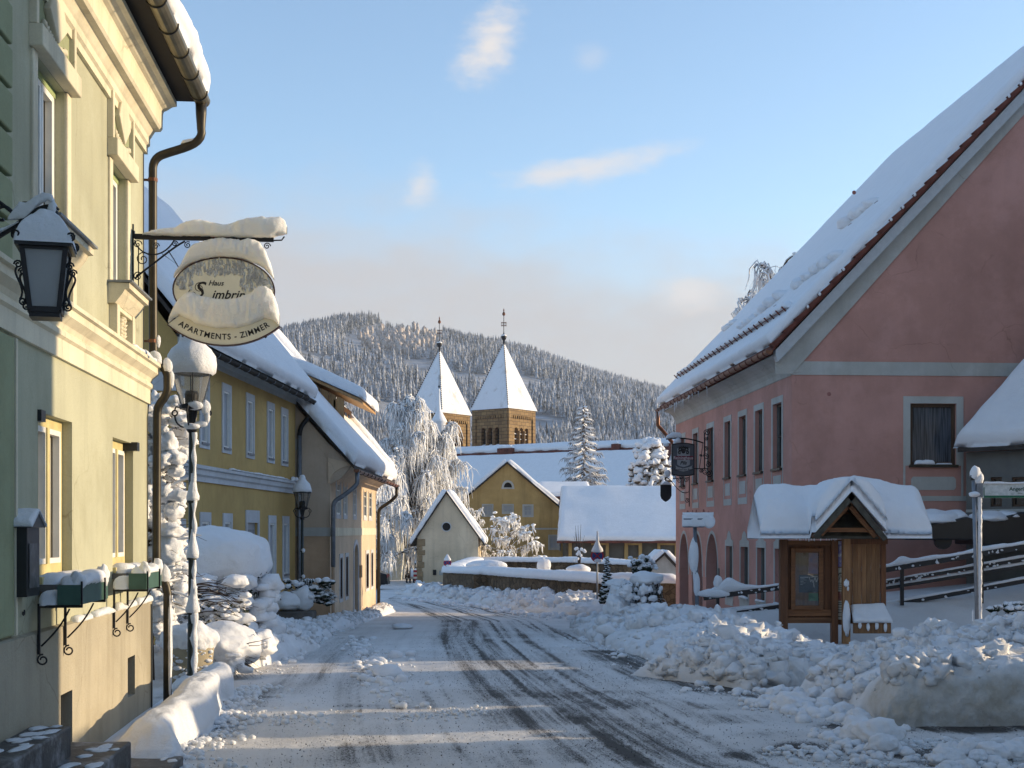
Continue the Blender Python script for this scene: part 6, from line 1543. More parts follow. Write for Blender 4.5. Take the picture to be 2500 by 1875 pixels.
def abbey():
 f = Fr((P(1655, HY, 142).x, 142, 0), (P(930, HY, 163).x - P(1655, HY, 142).x, 21, 0), (-.55, -1, 0)); L = 62
 f.n = Vector((f.u.y, -f.u.x, 0)); f.n = f.n if f.n.y < 0 else -f.n
 root = thing('abbey_church', f.p(15, 0, -1.7), 'long abbey church roof under smooth snow behind the yellow house', 'church')
 zr, ze = 12.65, 3.5; u0, u1 = -22, L
 k = MB(); k.fbox(f, u0 + .5, u1 - .5, -17.5, -.5, -1.8, ze); k.build('wall', M['chapel_wall'], root)
 A, B, C, D = f.p(u0, 0, ze), f.p(u1, 0, ze), f.p(u1, -9, zr - .45), f.p(u0, -9, zr - .45); A2, B2 = f.p(u0, -18, ze), f.p(u1, -18, ze); dz = Vector((0, 0, .2))
 k = MB(); k.box8([A, B, C, D, A + dz, B + dz, C + dz, D + dz]); q = Vector((0, .02, 0)); k.box8([A2, B2, C + q, D + q, A2 + dz, B2 + dz, C + dz + q, D + dz + q]); rf = k.build('roof', M['tile'], root)
 t1, t0 = .86, .915
 snow_obj('roof_snow', [snow_slab(A + dz, B + dz, B.lerp(C, t1) + dz, A.lerp(D, t1) + dz, .42, .3, 160, 16, .15, .25, 7, wob=.12), snow_slab(A.lerp(D, t0) + dz, B.lerp(C, t0) + dz, C + dz + Vector((0, .5, .05)), D + dz + Vector((0, .5, .05)), .38, .25, 160, 6, .3, .3, 8, wob=.14)], rf, mat='snow_soft')
 for px, w in ((1236, 1.1), (1505, .5)):
  uu = f.u(px, -8); zz = zr - .9; k = MB(); k.fbox(f, uu - w, uu + w, -8.6, -7.6, zz - .7, zz + .35); d = k.build('roof_hatch', M['tile'], rf); snow_obj('snow', snow_strip([f.p(uu - w, -8.1, zz + .36), f.p(uu + w, -8.1, zz + .36)], 1.0, .3, 3), d)
 k = MB(); p, q = f.u(1605, -7), f.u(1645, -7); k.box8([f.p(p, -7.9, 11.8) + f.n * .6, f.p(q, -7.9, 11.8) + f.n * .6, f.p(q, -6.2, 9.9) + f.n * .6, f.p(p - .5, -6.2, 9.9) + f.n * .6] + [x + Vector((0, 0, .12)) for x in (f.p(p, -7.9, 11.8) + f.n * .6, f.p(q, -7.9, 11.8) + f.n * .6, f.p(q, -6.2, 9.9) + f.n * .6, f.p(p - .5, -6.2, 9.9) + f.n * .6)]); k.build('bare_tile_patch', M['tile'], rf)
 # little onion turret near the left tower
 c = P(1072, 1030, 150); t = thing('roof_turret', (c.x, c.y, c.z - 1), 'small snow-capped turret with needle finial beside the left tower', 'turret')
 k = MB(); k.lathe((c.x, c.y, c.z - 2), [(.75, 0), (.75, 1.9), (.95, 2.0), (.75, 2.4), (.42, 3.0), (.22, 3.5), (.13, 4.4), (.07, 5.4), (.16, 5.6), (.04, 5.8), (.03, 6.4)], 12); k.build('turret_body', M['snow_soft'], t, smooth=True)
 k = MB(); k.lathe((c.x, c.y, c.z - 2), [(.05, 5.0), (.05, 5.9), (.14, 6.05), (.04, 6.2), (.03, 7.4)], 8); k.build('finial', M['iron'], t)
abbey()

# ------------------------------------------------------------------ gabled buildings in the middle distance
def gable_building(name, label, cat, f, w, ze, au, za, depth, zb, wall_mat, snow_t=.3, ov=.35, front=.3, holes=(), roofm='roof_dark', snow_front=None):
 root = thing(name, f.p(w / 2, 0, zb), label, cat)
 mb = MB(); mb.wall(f, [(0, zb), (w, zb), (w, ze), (au, za), (0, ze)], [list(h) for h in holes], .15)
 for (p, q) in (((0, 0), (0, -depth)), ((0, -depth), (w, -depth)), ((w, -depth), (w, 0))):
  a, b_ = f.p(p[0], p[1], 0), f.p(q[0], q[1], 0); mb.quad((a.x, a.y, zb), (b_.x, b_.y, zb), (b_.x, b_.y, ze), (a.x, a.y, ze))
 mb.tri(f.p(0, -depth, ze), f.p(w, -depth, ze), f.p(au, -depth, za)); mb.build('wall', M[wall_mat], root)
 rf = None; k = MB(); sl = []
 for side in (0, 1):
  e = 0 if side == 0 else w; s_ = -1 if side == 0 else 1
  g_ = (za - ze) / abs(au - e); eu, ez_ = e + s_ * ov, ze - ov * g_
  A, B, C, D = f.p(eu, front, ez_ + .02), f.p(eu, -depth - .2, ez_ + .02), f.p(au + s_ * .004, -depth - .2, za + .02), f.p(au + s_ * .004, front, za + .02); dz = Vector((0, 0, .14))
  k.box8([A, B, C, D, A + dz, B + dz, C + dz, D + dz]); sl.append((A + dz, B + dz, C + dz, D + dz))
 rf = k.build('roof', M[roofm], root)
 snow_obj('roof_snow', [snow_slab(*q, snow_t, min(.25, snow_t * .8), 20, 20, .2, .6, 3 + i, wob=.06, up=.3) for i, q in enumerate(sl)], rf)
 return root
cf = Fr((P(1019, HY, 85).x, 85, 0), (1, 0, 0), (0, -1, 0))
def chapel():
 root = gable_building('chapel', 'small cream chapel with steep snowy gable and round window', 'chapel', cf, 3.95, 1.45, 1.89, 4.30, 7, -1.9, 'chapel_wall', .30, .42, .22)
 c = (cf.u(1090), CZ + 9 * 85 / FPX)
 k = MB(); k.prism(cf, [(c[0] + .26 * math.cos(t), c[1] + .26 * math.sin(t)) for t in np.linspace(0, 2 * math.pi, 18, endpoint=False)], .001, .02); o = k.build('round_window', M['void'], root)
 k = MB(); n = 20; R1, R0 = .32, .265
 for i in range(n):
  a, b_ = 2 * math.pi * i / n, 2 * math.pi * (i + 1) / n
  k.box8([cf.p(c[0] + r * math.cos(t), oo, c[1] + r * math.sin(t)) for oo in (.001, .06) for r, t in ((R0, a), (R1, a), (R1, b_), (R0, b_))])
 k.build('window_ring', M['white_trim'], o)
 zz = lambda y: CZ + (HY - y) * 85 / FPX
 k = MB(); k.fbox(cf, cf.u(1057), cf.u(1065), .001, .06, zz(1404), zz(1391)); k.build('plaque', M['iron'], root)
 k = MB(); k.fbox(cf, cf.u(1072), cf.u(1089), .001, .03, zz(1404), zz(1393)); k.build('plaque', M['grey_trim'], root)
 y = 1316; i = 0
 for h_, w_ in ((18, 19), (9, 12), (13, 19), (16, 12), (15, 17), (8, 11), (16, 14), (14, 13)):
  k = MB(); k.fbox(cf, -.03, w_ * 85 / FPX, .001, .05 + .015 * (i % 2), zz(y + h_ - .8), zz(y)); k.build('corner_stone', M['quoin'], root, bevel=.03); y += h_; i += 1
chapel()
yf = Fr((P(1079, HY, 105).x, 105, 0), (1, 0, 0), (0, -1, 0))
def yellow_gable():
 zz = lambda y: CZ + (HY - y) * 105 / FPX; w = yf.u(1397); au = yf.u(1238)
 wins = [(1177, 1204, 1231, 1261), (1226, 1254, 1231, 1254), (1276, 1302, 1232, 1262), (1339, 1366, 1306, 1342)]
 hs = [rect(yf.u(a) + .1, yf.u(b_) - .1, zz(d) + .1, zz(c) - .1) for a, b_, c, d in wins]
 cu, cz = yf.u(1240), zz(1190); arch = [(cu + .33 * math.cos(t), cz + .40 * math.sin(t)) for t in np.linspace(0, math.pi, 8)]
 root = gable_building('yellow_gable_house', 'old yellow gabled house with lunette and small grey windows', 'house', yf, w, 2.85, au, 7.25, 11, -1.9, 'old_yellow', .34, .35, .3, hs + [arch])
 for h_ in hs:
  make_window(root, yf, h_[0][0], h_[1][0], h_[0][1], h_[2][1], depth=.1, fw=.07, fmat='grey_trim', pmat='blind', cols=2, rows=2, surround=(.12, .12, .12, .03, 'grey_trim'), bar=.06)
 k = MB(); k.prism(yf, arch, -.14, -.08); lw = k.build('lunette', M['void'], root)
 k = MB(); o_ = [(cu + .50 * math.cos(t), cz + .58 * math.sin(t)) for t in np.linspace(0, math.pi, 10)] + [(cu + .34 * math.cos(t), cz + .41 * math.sin(t)) for t in np.linspace(math.pi, 0, 10)]; k.prism(yf, o_, .001, .04); k.fbox(yf, cu - .52, cu + .52, .001, .05, cz - .12, cz - .003); k.build('surround', M['grey_trim'], lw)
 k = MB(); k.fbox(yf, au - 1.5, w, .001, .035, zz(1293), zz(1289)); k.build('string_course', M['grey_trim'], root)
 k = MB(); k.tube([yf.p(yf.u(1367), .1, zz(1345)), yf.p(yf.u(1367), .1, zz(1262))], .06, 6); k.build('downpipe', M['zinc'], root)
 # link roof with dark gap
 l = thing('link_building', yf.p(w, -2, -1.8), 'dark-sided link building with snow roof between yellow house and barn', 'building')
 k = MB(); k.fbox(yf, yf.u(1340), yf.u(1440), -5, -2.2, -1.8, zz(1212)); k.build('wall', M['roof_dark'], l)
 A, B, C, D = yf.p(yf.u(1318), -1.8, zz(1214)), yf.p(yf.u(1450), -1.8, zz(1214)), yf.p(yf.u(1450), -7, zz(1180)), yf.p(yf.u(1318), -7, zz(1180)); dz = Vector((0, 0, .12)); k = MB(); k.box8([A, B, C, D, A + dz, B + dz, C + dz, D + dz]); rf = k.build('roof', M['tile'], l)
 snow_obj('roof_snow', snow_slab(A + dz, B + dz, C + dz, D + dz, .35, .25, 14, 10, .2, .6, 5), rf)
yellow_gable()
def barn():
 Y = 98; f = Fr((P(1366, HY, Y).x, Y, 0), (1, 0, 0), (0, -1, 0)); zz = lambda y: CZ + (HY - y) * Y / FPX; L = 16
 root = thing('barn', f.p(5, 0, -1.7), 'long barn with broad smooth snow roof and yellow timber posts', 'barn')
 k = MB(); k.fbox(f, .5, L - .5, -9, -.7, -1.9, 1.3); k.build('wall', M['barn_wall'], root)
 for a, b_ in ((1389, 1397), (1480, 1488), (1526, 1535), (1561, 1569), (1607, 1614), (1650, 1658)):
  k = MB(); k.fbox(f, f.u(a), f.u(b_), -.695, -.5, -1.9, 1.0); k.build('post', M['old_yellow'], root)
 for a, b_ in ((1445, 1488), (1526, 1569), (1607, 1658)):
  k = MB(); k.fbox(f, f.u(a), f.u(b_), -.693, -.52, zz(1331), zz(1326)); k.fbox(f, f.u(a), f.u(b_), -.693, -.55, zz(1369), zz(1362)); k.build('beam', M['old_yellow'], root)
 A, B, C, D = f.p(-.2, .1, zz(1326)), f.p(L, .1, zz(1326)), f.p(L, -5.2, zz(1196) + .18), f.p(.3, -5.2, zz(1196) + .18); dz = Vector((0, 0, .16))
 k = MB(); k.box8([A, B, C, D, A + dz, B + dz, C + dz, D + dz]); A2, B2 = f.p(0, -10.4, zz(1326)), f.p(L, -10.4, zz(1326)); q = Vector((0, .01, 0)); k.box8([A2, B2, C + q, D + q, A2 + dz, B2 + dz, C + dz + q, D + dz + q]); rf = k.build('roof', M['tile'], root)
 snow_obj('roof_snow', snow_slab(A + dz, B + dz, C + dz, D + dz, .34, .25, 60, 24, .12, .4, 15, wob=.05), rf, mat='snow_soft')
M['barn_wall'] = plaster('grey_brown_boards', (.13, .12, .10), grain=.3)
barn()
def small_far():
 Y = 94; f = Fr((P(880, HY, Y).x, Y, 0), (1, 0, 0), (0, -1, 0)); zz = lambda y: CZ + (HY - y) * Y / FPX
 root = thing('pale_house', f.p(1, 0, -1.7), 'pale plastered house with arched window behind the parked car', 'house'); w = f.u(980)
 hole = [(f.u(937), zz(1384)), (f.u(951), zz(1384)), (f.u(951), zz(1346))] + [(f.u(944) + .2 * math.cos(t), zz(1346) + .12 * math.sin(t)) for t in np.linspace(.4, math.pi - .4, 4)] + [(f.u(937), zz(1346))]
 k = MB(); k.wall(f, rect(-6, w, -1.9, 3.4), [hole], .2); k.quad(f.p(w, 0, -1.9), f.p(w, -8, -1.9), f.p(w, -8, 3.4), f.p(w, 0, 3.4)); k.build('wall', M['pale_wall'], root)
 k = MB(); k.prism(f, hole, -.2, -.14); wn_ = k.build('window', M['glass'], root); k = MB(); k.fbox(f, f.u(936), f.u(952), .001, .08, zz(1387), zz(1384.5)); k.build('sill', M['white_trim'], wn_)
 k = MB(); k.fbox(f, f.u(940), w, .001, .12, -1.9, zz(1409)); k.build('plinth', M['pale_wall'], root)
 A, B, C, D = f.p(-6, .5, 3.3), f.p(w + .3, .5, 3.3), f.p(w + .3, -5, 6.5), f.p(-6, -5, 6.5); dz = Vector((0, 0, .12)); k = MB(); k.box8([A, B, C, D, A + dz, B + dz, C + dz, D + dz]); rf = k.build('roof', M['tile'], root); snow_obj('roof_snow', snow_slab(A + dz, B + dz, C + dz, D + dz, .3, .2, 14, 10, .2, .6, 6), rf)
 Y = 125; f = Fr((P(975, HY, Y).x, Y, 0), (1, 0, 0), (0, -1, 0)); zz = lambda y: CZ + (HY - y) * Y / FPX
 root = thing('low_outbuilding', f.p(1, 0, -1.8), 'low far outbuilding with snowy roof left of the chapel', 'outbuilding'); w = f.u(1030)
 k = MB(); k.fbox(f, 0, w, -3, 0, -1.9, zz(1378)); k.build('wall', M['peach_dark'], root); k = MB(); k.fbox(f, f.u(983), f.u(995), .001, .05, -1.8, zz(1390)); k.build('door', M['wood_dark'], root)
 A, B, C, D = f.p(-.3, .4, zz(1378)), f.p(w, .4, zz(1378)), f.p(w, -3, zz(1366)), f.p(-.3, -3, zz(1366)); k = MB(); k.box8([A, B, C, D, A + dz, B + dz, C + dz, D + dz]); rf = k.build('roof', M['roof_dark'], root); snow_obj('roof_snow', snow_slab(A + dz, B + dz, C + dz, D + dz, .25, .2, 14, 8, .2, .6, 6), rf)
 Y = 88
 for i, px in enumerate((993, 1001, 1010, 1018)):
  p = P(px, 1431, Y); t = thing('bollard', p, ('leftmost', 'second', 'third', 'rightmost')[i] + ' dark chain bollard in the row left of the chapel', 'bollard', 'chain bollards by the far road')
  k = MB(); k.lathe(p, [(.06, -.1), (.06, .4), (.09, .42), (.05, .5)], 8); k.build('post', M['iron'], t)
 k = MB(); pts = [P(px, 1421, Y) for px in (993, 1001, 1010, 1018)]
 for a, b_ in zip(pts[:-1], pts[1:]): k.tube(bez([a, (a + b_) / 2 - Vector((0, 0, .12)), b_], 6), .015, 4)
 tag(k.build('chain', M['iron'], None, pts[0]), 'thin chain hanging between the far bollards', 'chain')
 p = P(1015, 1431, 90); t = thing('barrier_board', p, 'small red and white striped barrier board beside the chapel', 'barrier board')
 for i in range(5):
  z = p.z + .35 + i * .15; k = MB(); k.box(p.x - .16, p.x + .16, p.y - .02, p.y + .02, z, z + .149); k.build('stripe', M['sign_red' if i % 2 == 0 else 'white_paint'], t)
 k = MB(); k.box(p.x - .02, p.x + .02, p.y + .021, p.y + .05, p.z - .1, p.z + 1.0); k.build('post', M['zinc'], t)
 f = Fr((P(1586, HY, 62).x, 62, 0), (1, 0, 0), (0, -1, 0)); zz = lambda y: CZ + (HY - y) * 62 / FPX
 gable_building('gate_shed', 'tiny grey gabled shed behind the stone wall next to the pink house', 'shed', f, f.u(1652), zz(1388), f.u(1622), zz(1356), 2.5, -1.4, 'grey_trim', .22, .12, .15)
M['sign_red'] = plain('red_paint', (.42, .02, .03), .5); M['sign_blue'] = plain('blue_paint', (.02, .05, .22), .5)
small_far()
# ------------------------------------------------------------------ stone walls with snow
def rubble():
 mt, nn, ll, b = new_mat('rubble_stone')
 t = nn.new('ShaderNodeTexCoord'); v = nn.new('ShaderNodeTexVoronoi'); v.inputs['Scale'].default_value = 4.2; ll.new(t.outputs['Object'], v.inputs['Vector'])
 v2 = nn.new('ShaderNodeTexVoronoi'); v2.feature = 'DISTANCE_TO_EDGE'; v2.inputs['Scale'].default_value = 4.2; ll.new(t.outputs['Object'], v2.inputs['Vector'])
 c = ramp(nn, ll, v.outputs['Color'], .1, .9, (.07, .048, .027), (.17, .118, .068))
 c = mix(nn, ll, 1.0, c, ramp(nn, ll, v2.outputs['Distance'], .0, .06, (.35, .3, .25), (1, 1, 1)), 'MULTIPLY'); ll.new(c, b.inputs['Base Color']); b.inputs['Roughness'].default_value = .95
 bump(nn, ll, b, v2.outputs['Distance'], .8, .05); return mt
M['rubble'] = rubble()
def stone_walls():
 def run(name, label, pts, thick, hs, seed, sh=.36):
  root = thing(name, pts[0][0].xy.to_3d() + Vector((0, 0, -1.5)), label, 'wall')
  snow = []
  k = MB()
  for (a, za), (b_, zb_) in zip(pts[:-1], pts[1:]):
   d = (b_ - a); d.z = 0; d.normalize(); n = Vector((d.y, -d.x, 0)) * thick / 2
   g0, g1 = float(gz(a.y)) - .3, float(gz(b_.y)) - .3
   q = lambda p, z: Vector((p.x, p.y, z))
   k.box8([q(a + n, g0), q(b_ + n, g1), q(b_ - n, g1), q(a - n, g0), q(a + n, za), q(b_ + n, zb_), q(b_ - n, zb_), q(a - n, za)])
  k.build('masonry', M['rubble'], root)
  snow_obj('wall_snow', snow_strip([Vector((p.x, p.y, z)) for p, z in pts], thick * 1.7, sh, seed, .12, 11, .22, .5), root)
  k = MB(); p = pts[1][0]; return root
 W = [(P(1095, HY, 67), -.24), (P(1197, HY, 60.5), -.12), (P(1300, HY, 55.5), -.10), (P(1480, HY, 50), -.10), (P(1665, HY, 49), -.06)]
 r_ = run('stone_wall', 'brown rubble stone wall under a thick roll of snow along the bend', W, .6, 1.2, 5)
 p = W[1][0]; k = MB(); k.box(p.x - .75, p.x + .55, p.y - .55, p.y - .1, -1.9, -.13); k.build('buttress', M['rubble'], r_)
 run('courtyard_wall', 'rear courtyard wall edged with snow behind the stone wall', [(P(1102, HY, 68.5), -.2), (P(1163, HY, 86), -.12), (P(1400, HY, 84), -.14), (P(1600, HY, 80), -.25), (P(1700, HY, 78), -.3)], .7, 1.2, 6, .32)
 sn = [blob(P(1185, 1381, 70), 1.1, .5, .32, 1, 3, .2), blob(P(1195, 1383, 62), .45, .5, .3, 2, 3, .2), blob(P(1328, 1381, 60), .32, .25, .36, 3, 3, .3), blob(P(1412, 1392, 56), .5, .4, .25, 4, 3, .2)]
 o = snow_obj('snow_heap', sn, None, sn[0][0][0]); tag(o, 'snow heaped inside the walled courtyard', None, None, 'stuff')
stone_walls()

# ------------------------------------------------------------------ unseen houses and a fence, added beyond the right edge to shade the street
def offstage(name, label, x0, x1, y0_, y1_, ze, zr, mat):
 f = Fr((x0, y1_, 0), (0, -1, 0), (-1, 0, 0)); root = thing(name, (x0, (y0_ + y1_) / 2, -.3), label, 'house'); L = y1_ - y0_; Wd = x1 - x0
 hs = [rect(a, a + 1.0, z, z + 1.4) for a in np.arange(1.0, L - 1.5, 2.2) for z in (1.0, 4.0)]
 k = MB(); k.wall(f, rect(0, L, -.8, ze), hs, .15)
 for p, q in (((0, 0), (0, -Wd)), ((0, -Wd), (L, -Wd)), ((L, -Wd), (L, 0))):
  a, b_ = f.p(*p, 0), f.p(*q, 0); k.quad((a.x, a.y, -.8), (b_.x, b_.y, -.8), (b_.x, b_.y, ze), (a.x, a.y, ze))
 for u in (0, L): k.tri(f.p(u, 0, ze), f.p(u, -Wd, ze), f.p(u, -Wd / 2, zr))
 k.build('wall', M[mat], root)
 for h_ in hs: make_window(root, f, h_[0][0], h_[1][0], h_[0][1], h_[2][1], depth=.12)
 dz = Vector((0, 0, .15)); k = MB(); s = []
 for e in (.5, -Wd - .5):
  A, B, C, D = f.p(-.4, e, ze - .2), f.p(L + .4, e, ze - .2), f.p(L + .4, -Wd / 2, zr + .1), f.p(-.4, -Wd / 2, zr + .1); k.box8([A, B, C, D, A + dz, B + dz, C + dz, D + dz]); s.append(snow_slab(A + dz, B + dz, C + dz, D + dz, .35, .25, 30, 16, .2, .6, 5))
 rf = k.build('roof', M['tile'], root); snow_obj('roof_snow', s, rf)
offstage('corner_shade_house', 'unseen cream house added on the near right to cast shade', 9.5, 19, -14, 12.75, 6.5, 11, 'cream')  # added out of view; its end sets the shade edge on the green wall
offstage('side_shade_house', 'unseen narrow grey house on the right, shaped to throw shade', 13.4, 17.6, 24.5, 33.5, 9, 14.5, 'grey_wall')  # added out of view; thin so sun reaches the sign pole, not the hedge
def fence():
 root = thing('shade_fence', (10.5, 16, 0), 'unseen tall board fence added on the right, gapped for sun bands', 'fence')
 y = 12.6
 while y < 21.0:
  if not (13.9 < y < 14.5 or 16.0 < y < 16.35):  # boards added to shade the road; the gaps let sun bands through
   k = MB(); k.box(10.5, 10.54, y, y + .145, -.3, 2.75); k.build('board', M['wood_board'], root)
  y += .15
fence()

# ------------------------------------------------------------------ street lamps
def street_lamp(x, y, z, label, snow):
 root = thing('street_lamp', (x, y, z), label, 'street lamp', 'lantern street lamps')
 k = MB(); k.lathe((x, y, z), [(.075, -.1), (.075, .15), (.055, .2), (.05, .75), (.055, .8)], 12); k.lathe((x, y, z), [(.045, .8), (.042, 1.25), (.036, 3.14)], 12); k.build('pole', M['pole_green'], root, smooth=True)
 k = MB()
 for zz in (.92, 1.58, 2.27): k.lathe((x, y, z + zz), [(.045, -.02), (.06, -.012), (.06, .012), (.045, .02)], 12)
 k.build('collar', M['pole_green'], root)
 k = MB(); k.lathe((x, y, z), [(.04, 3.10), (.065, 3.13), (.05, 3.17), (.04, 3.2), (.07, 3.36), (.145, 3.38), (.15, 3.42), (.12, 3.44)], 14)
 for s_ in (-1, 1):
  for ax in ((1, 0), (0, 1)):
   X = Vector((ax[0] * s_, ax[1] * s_, 0)); o = Vector((x, y, z))
   k.tube(bez([o + Vector((0, 0, 3.17)) + X * .04, o + X * .12 + Vector((0, 0, 3.14)), o + X * .20 + Vector((0, 0, 3.20)), o + X * .205 + Vector((0, 0, 3.30))], 8), .011, 5)
   k.tube([o + X * (.205 + .032 * math.cos(t)) + Vector((0, 0, 3.335 + .032 * math.sin(t))) for t in np.linspace(0, 2 * math.pi, 12)], .010, 5)
   k.tube([o + X * .205 + Vector((0, 0, 3.37)), o + X * .19 + Vector((0, 0, 3.41)), o + X * .13 + Vector((0, 0, 3.40))], .010, 5)
 k.build('crown', M['iron'], root)
 k = MB(); k.lathe((x, y, z), [(.135, 3.44), (.225, 3.82)], 24, caps=False); k.build('glass', M['lamp_glass'], root, smooth=True)
 k = MB(); k.lathe((x, y, z), [(.075, 3.43), (.085, 3.56), (.07, 3.60)], 14)
 for a in range(4): t = a * math.pi / 2 + .3; k.tube([(x + .13 * math.cos(t), y + .13 * math.sin(t), z + 3.44), (x + .225 * math.cos(t), y + .225 * math.sin(t), z + 3.82)], .007, 4)
 k.build('lamp_head', M['iron'], root)
 k = MB(); k.lathe((x, y, z), [(.24, 3.815), (.245, 3.835), (.20, 3.90), (.10, 4.0), (.06, 4.02), (.05, 4.06)], 24); cp = k.build('cap', M['iron'], root, smooth=False)
 c = Vector((x, y, z))
 if snow == 'thick':
  prof = [(.235, 3.80), (.285, 3.825), (.288, 3.92), (.275, 4.02), (.235, 4.10), (.17, 4.16), (.145, 4.21), (.135, 4.28), (.07, 4.31), (.0, 4.315)]
  n = 48; k = MB(); k.lathe(c, prof, n, caps=False); v = np.array(k.v); nz = (fbm(v * 7, 3, 4) - .5) * .05 + (fbm(v * 30, 2, 5) - .5) * .012; d = v - np.array([x, y, z + 3.9]); d /= np.linalg.norm(d, axis=1)[:, None] + 1e-6; v += d * nz[:, None]
  mesh_np('snow_cap', v, np.array(k.f), M['snow'], cp, None, True)
  ps = []
  for zz, r_, h_ in ((2.27, .075, .34), (1.58, .075, .36), (.92, .085, .42)):
   m_ = MB(); m_.lathe((x + .014, y - .005, z + zz), [(.03, 0), (r_, .015), (r_, .06), (r_ * .8, .13), (r_ * .55, .24), (.035, h_)], 14, caps=False); v = np.array(m_.v); v += (fbm(v * 18, 2, 3) - .5)[:, None] * .02; ps.append((v, np.array(m_.f)))
  for z0, z1 in ((.1, .95), (.95, 1.6), (1.6, 2.3), (2.3, 3.1)):
   m_ = MB(); zs = np.linspace(z0, z1, 22); m_.tube([(x + .030 + .006 * math.sin(q * 17), y - .012, z + q) for q in zs], [.028 + .008 * math.sin(q * 23) + (.016 if z0 < .5 else 0) for q in zs], 8); ps.append((np.array(m_.v), np.array([list(t) for t in m_.f if len(t) == 4])))
  ps += [blob(c + Vector((.17, 0, 3.40)), .06, .06, .10, 3, 2, .3, lump=.3), blob(c + Vector((.19, 0, 3.30)), .035, .035, .10, 8, 2, .3), blob(c + Vector((.06, -.10, 3.42)), .09, .05, .06, 5, 2, .3, lump=.3), blob(c + Vector((.02, -.1, 3.17)), .1, .05, .04, 6, 2, .3), blob(c + Vector((.12, -.03, 3.20)), .08, .03, .035, 7, 2, .3), blob(c + Vector((.03, 0, 3.03)), .035, .035, .045, 9, 2), blob(c + Vector((.0, 0, .02)), .26, .26, .16, 10, 3, .2)]
  snow_obj('pole_snow', ps, root)
 else:
  prof = [(.21, 3.82), (.255, 3.84), (.245, 3.92), (.20, 4.04), (.12, 4.12), (.09, 4.17), (.08, 4.22), (.05, 4.27), (0, 4.28)]
  k = MB(); k.lathe(c, prof, 36, caps=False); v = np.array(k.v); v[:, 2] += (fbm(v * 6, 3, 4) - .5) * .06; mesh_np('snow_cap', v, np.array(k.f), M['snow'], cp, None, True)
  snow_obj('pole_snow', [blob(c + Vector((.03, -.03, zz)), .05, .04, .06, 4, 2) for zz in (.94, 1.6, 2.29)], root)
M['pole_green'] = plain('dark_green_paint', (.028, .035, .028), .4)
street_lamp(P(468, HY, 15.8).x, 15.8, -.02, 'nearest lantern street lamp, sunlit and capped with thick snow beside the green house', 'thick')
street_lamp(P(738, HY, 34.6).x, 34.6, -.92, 'shaded lantern street lamp between the ochre and the peach house', 'thin')

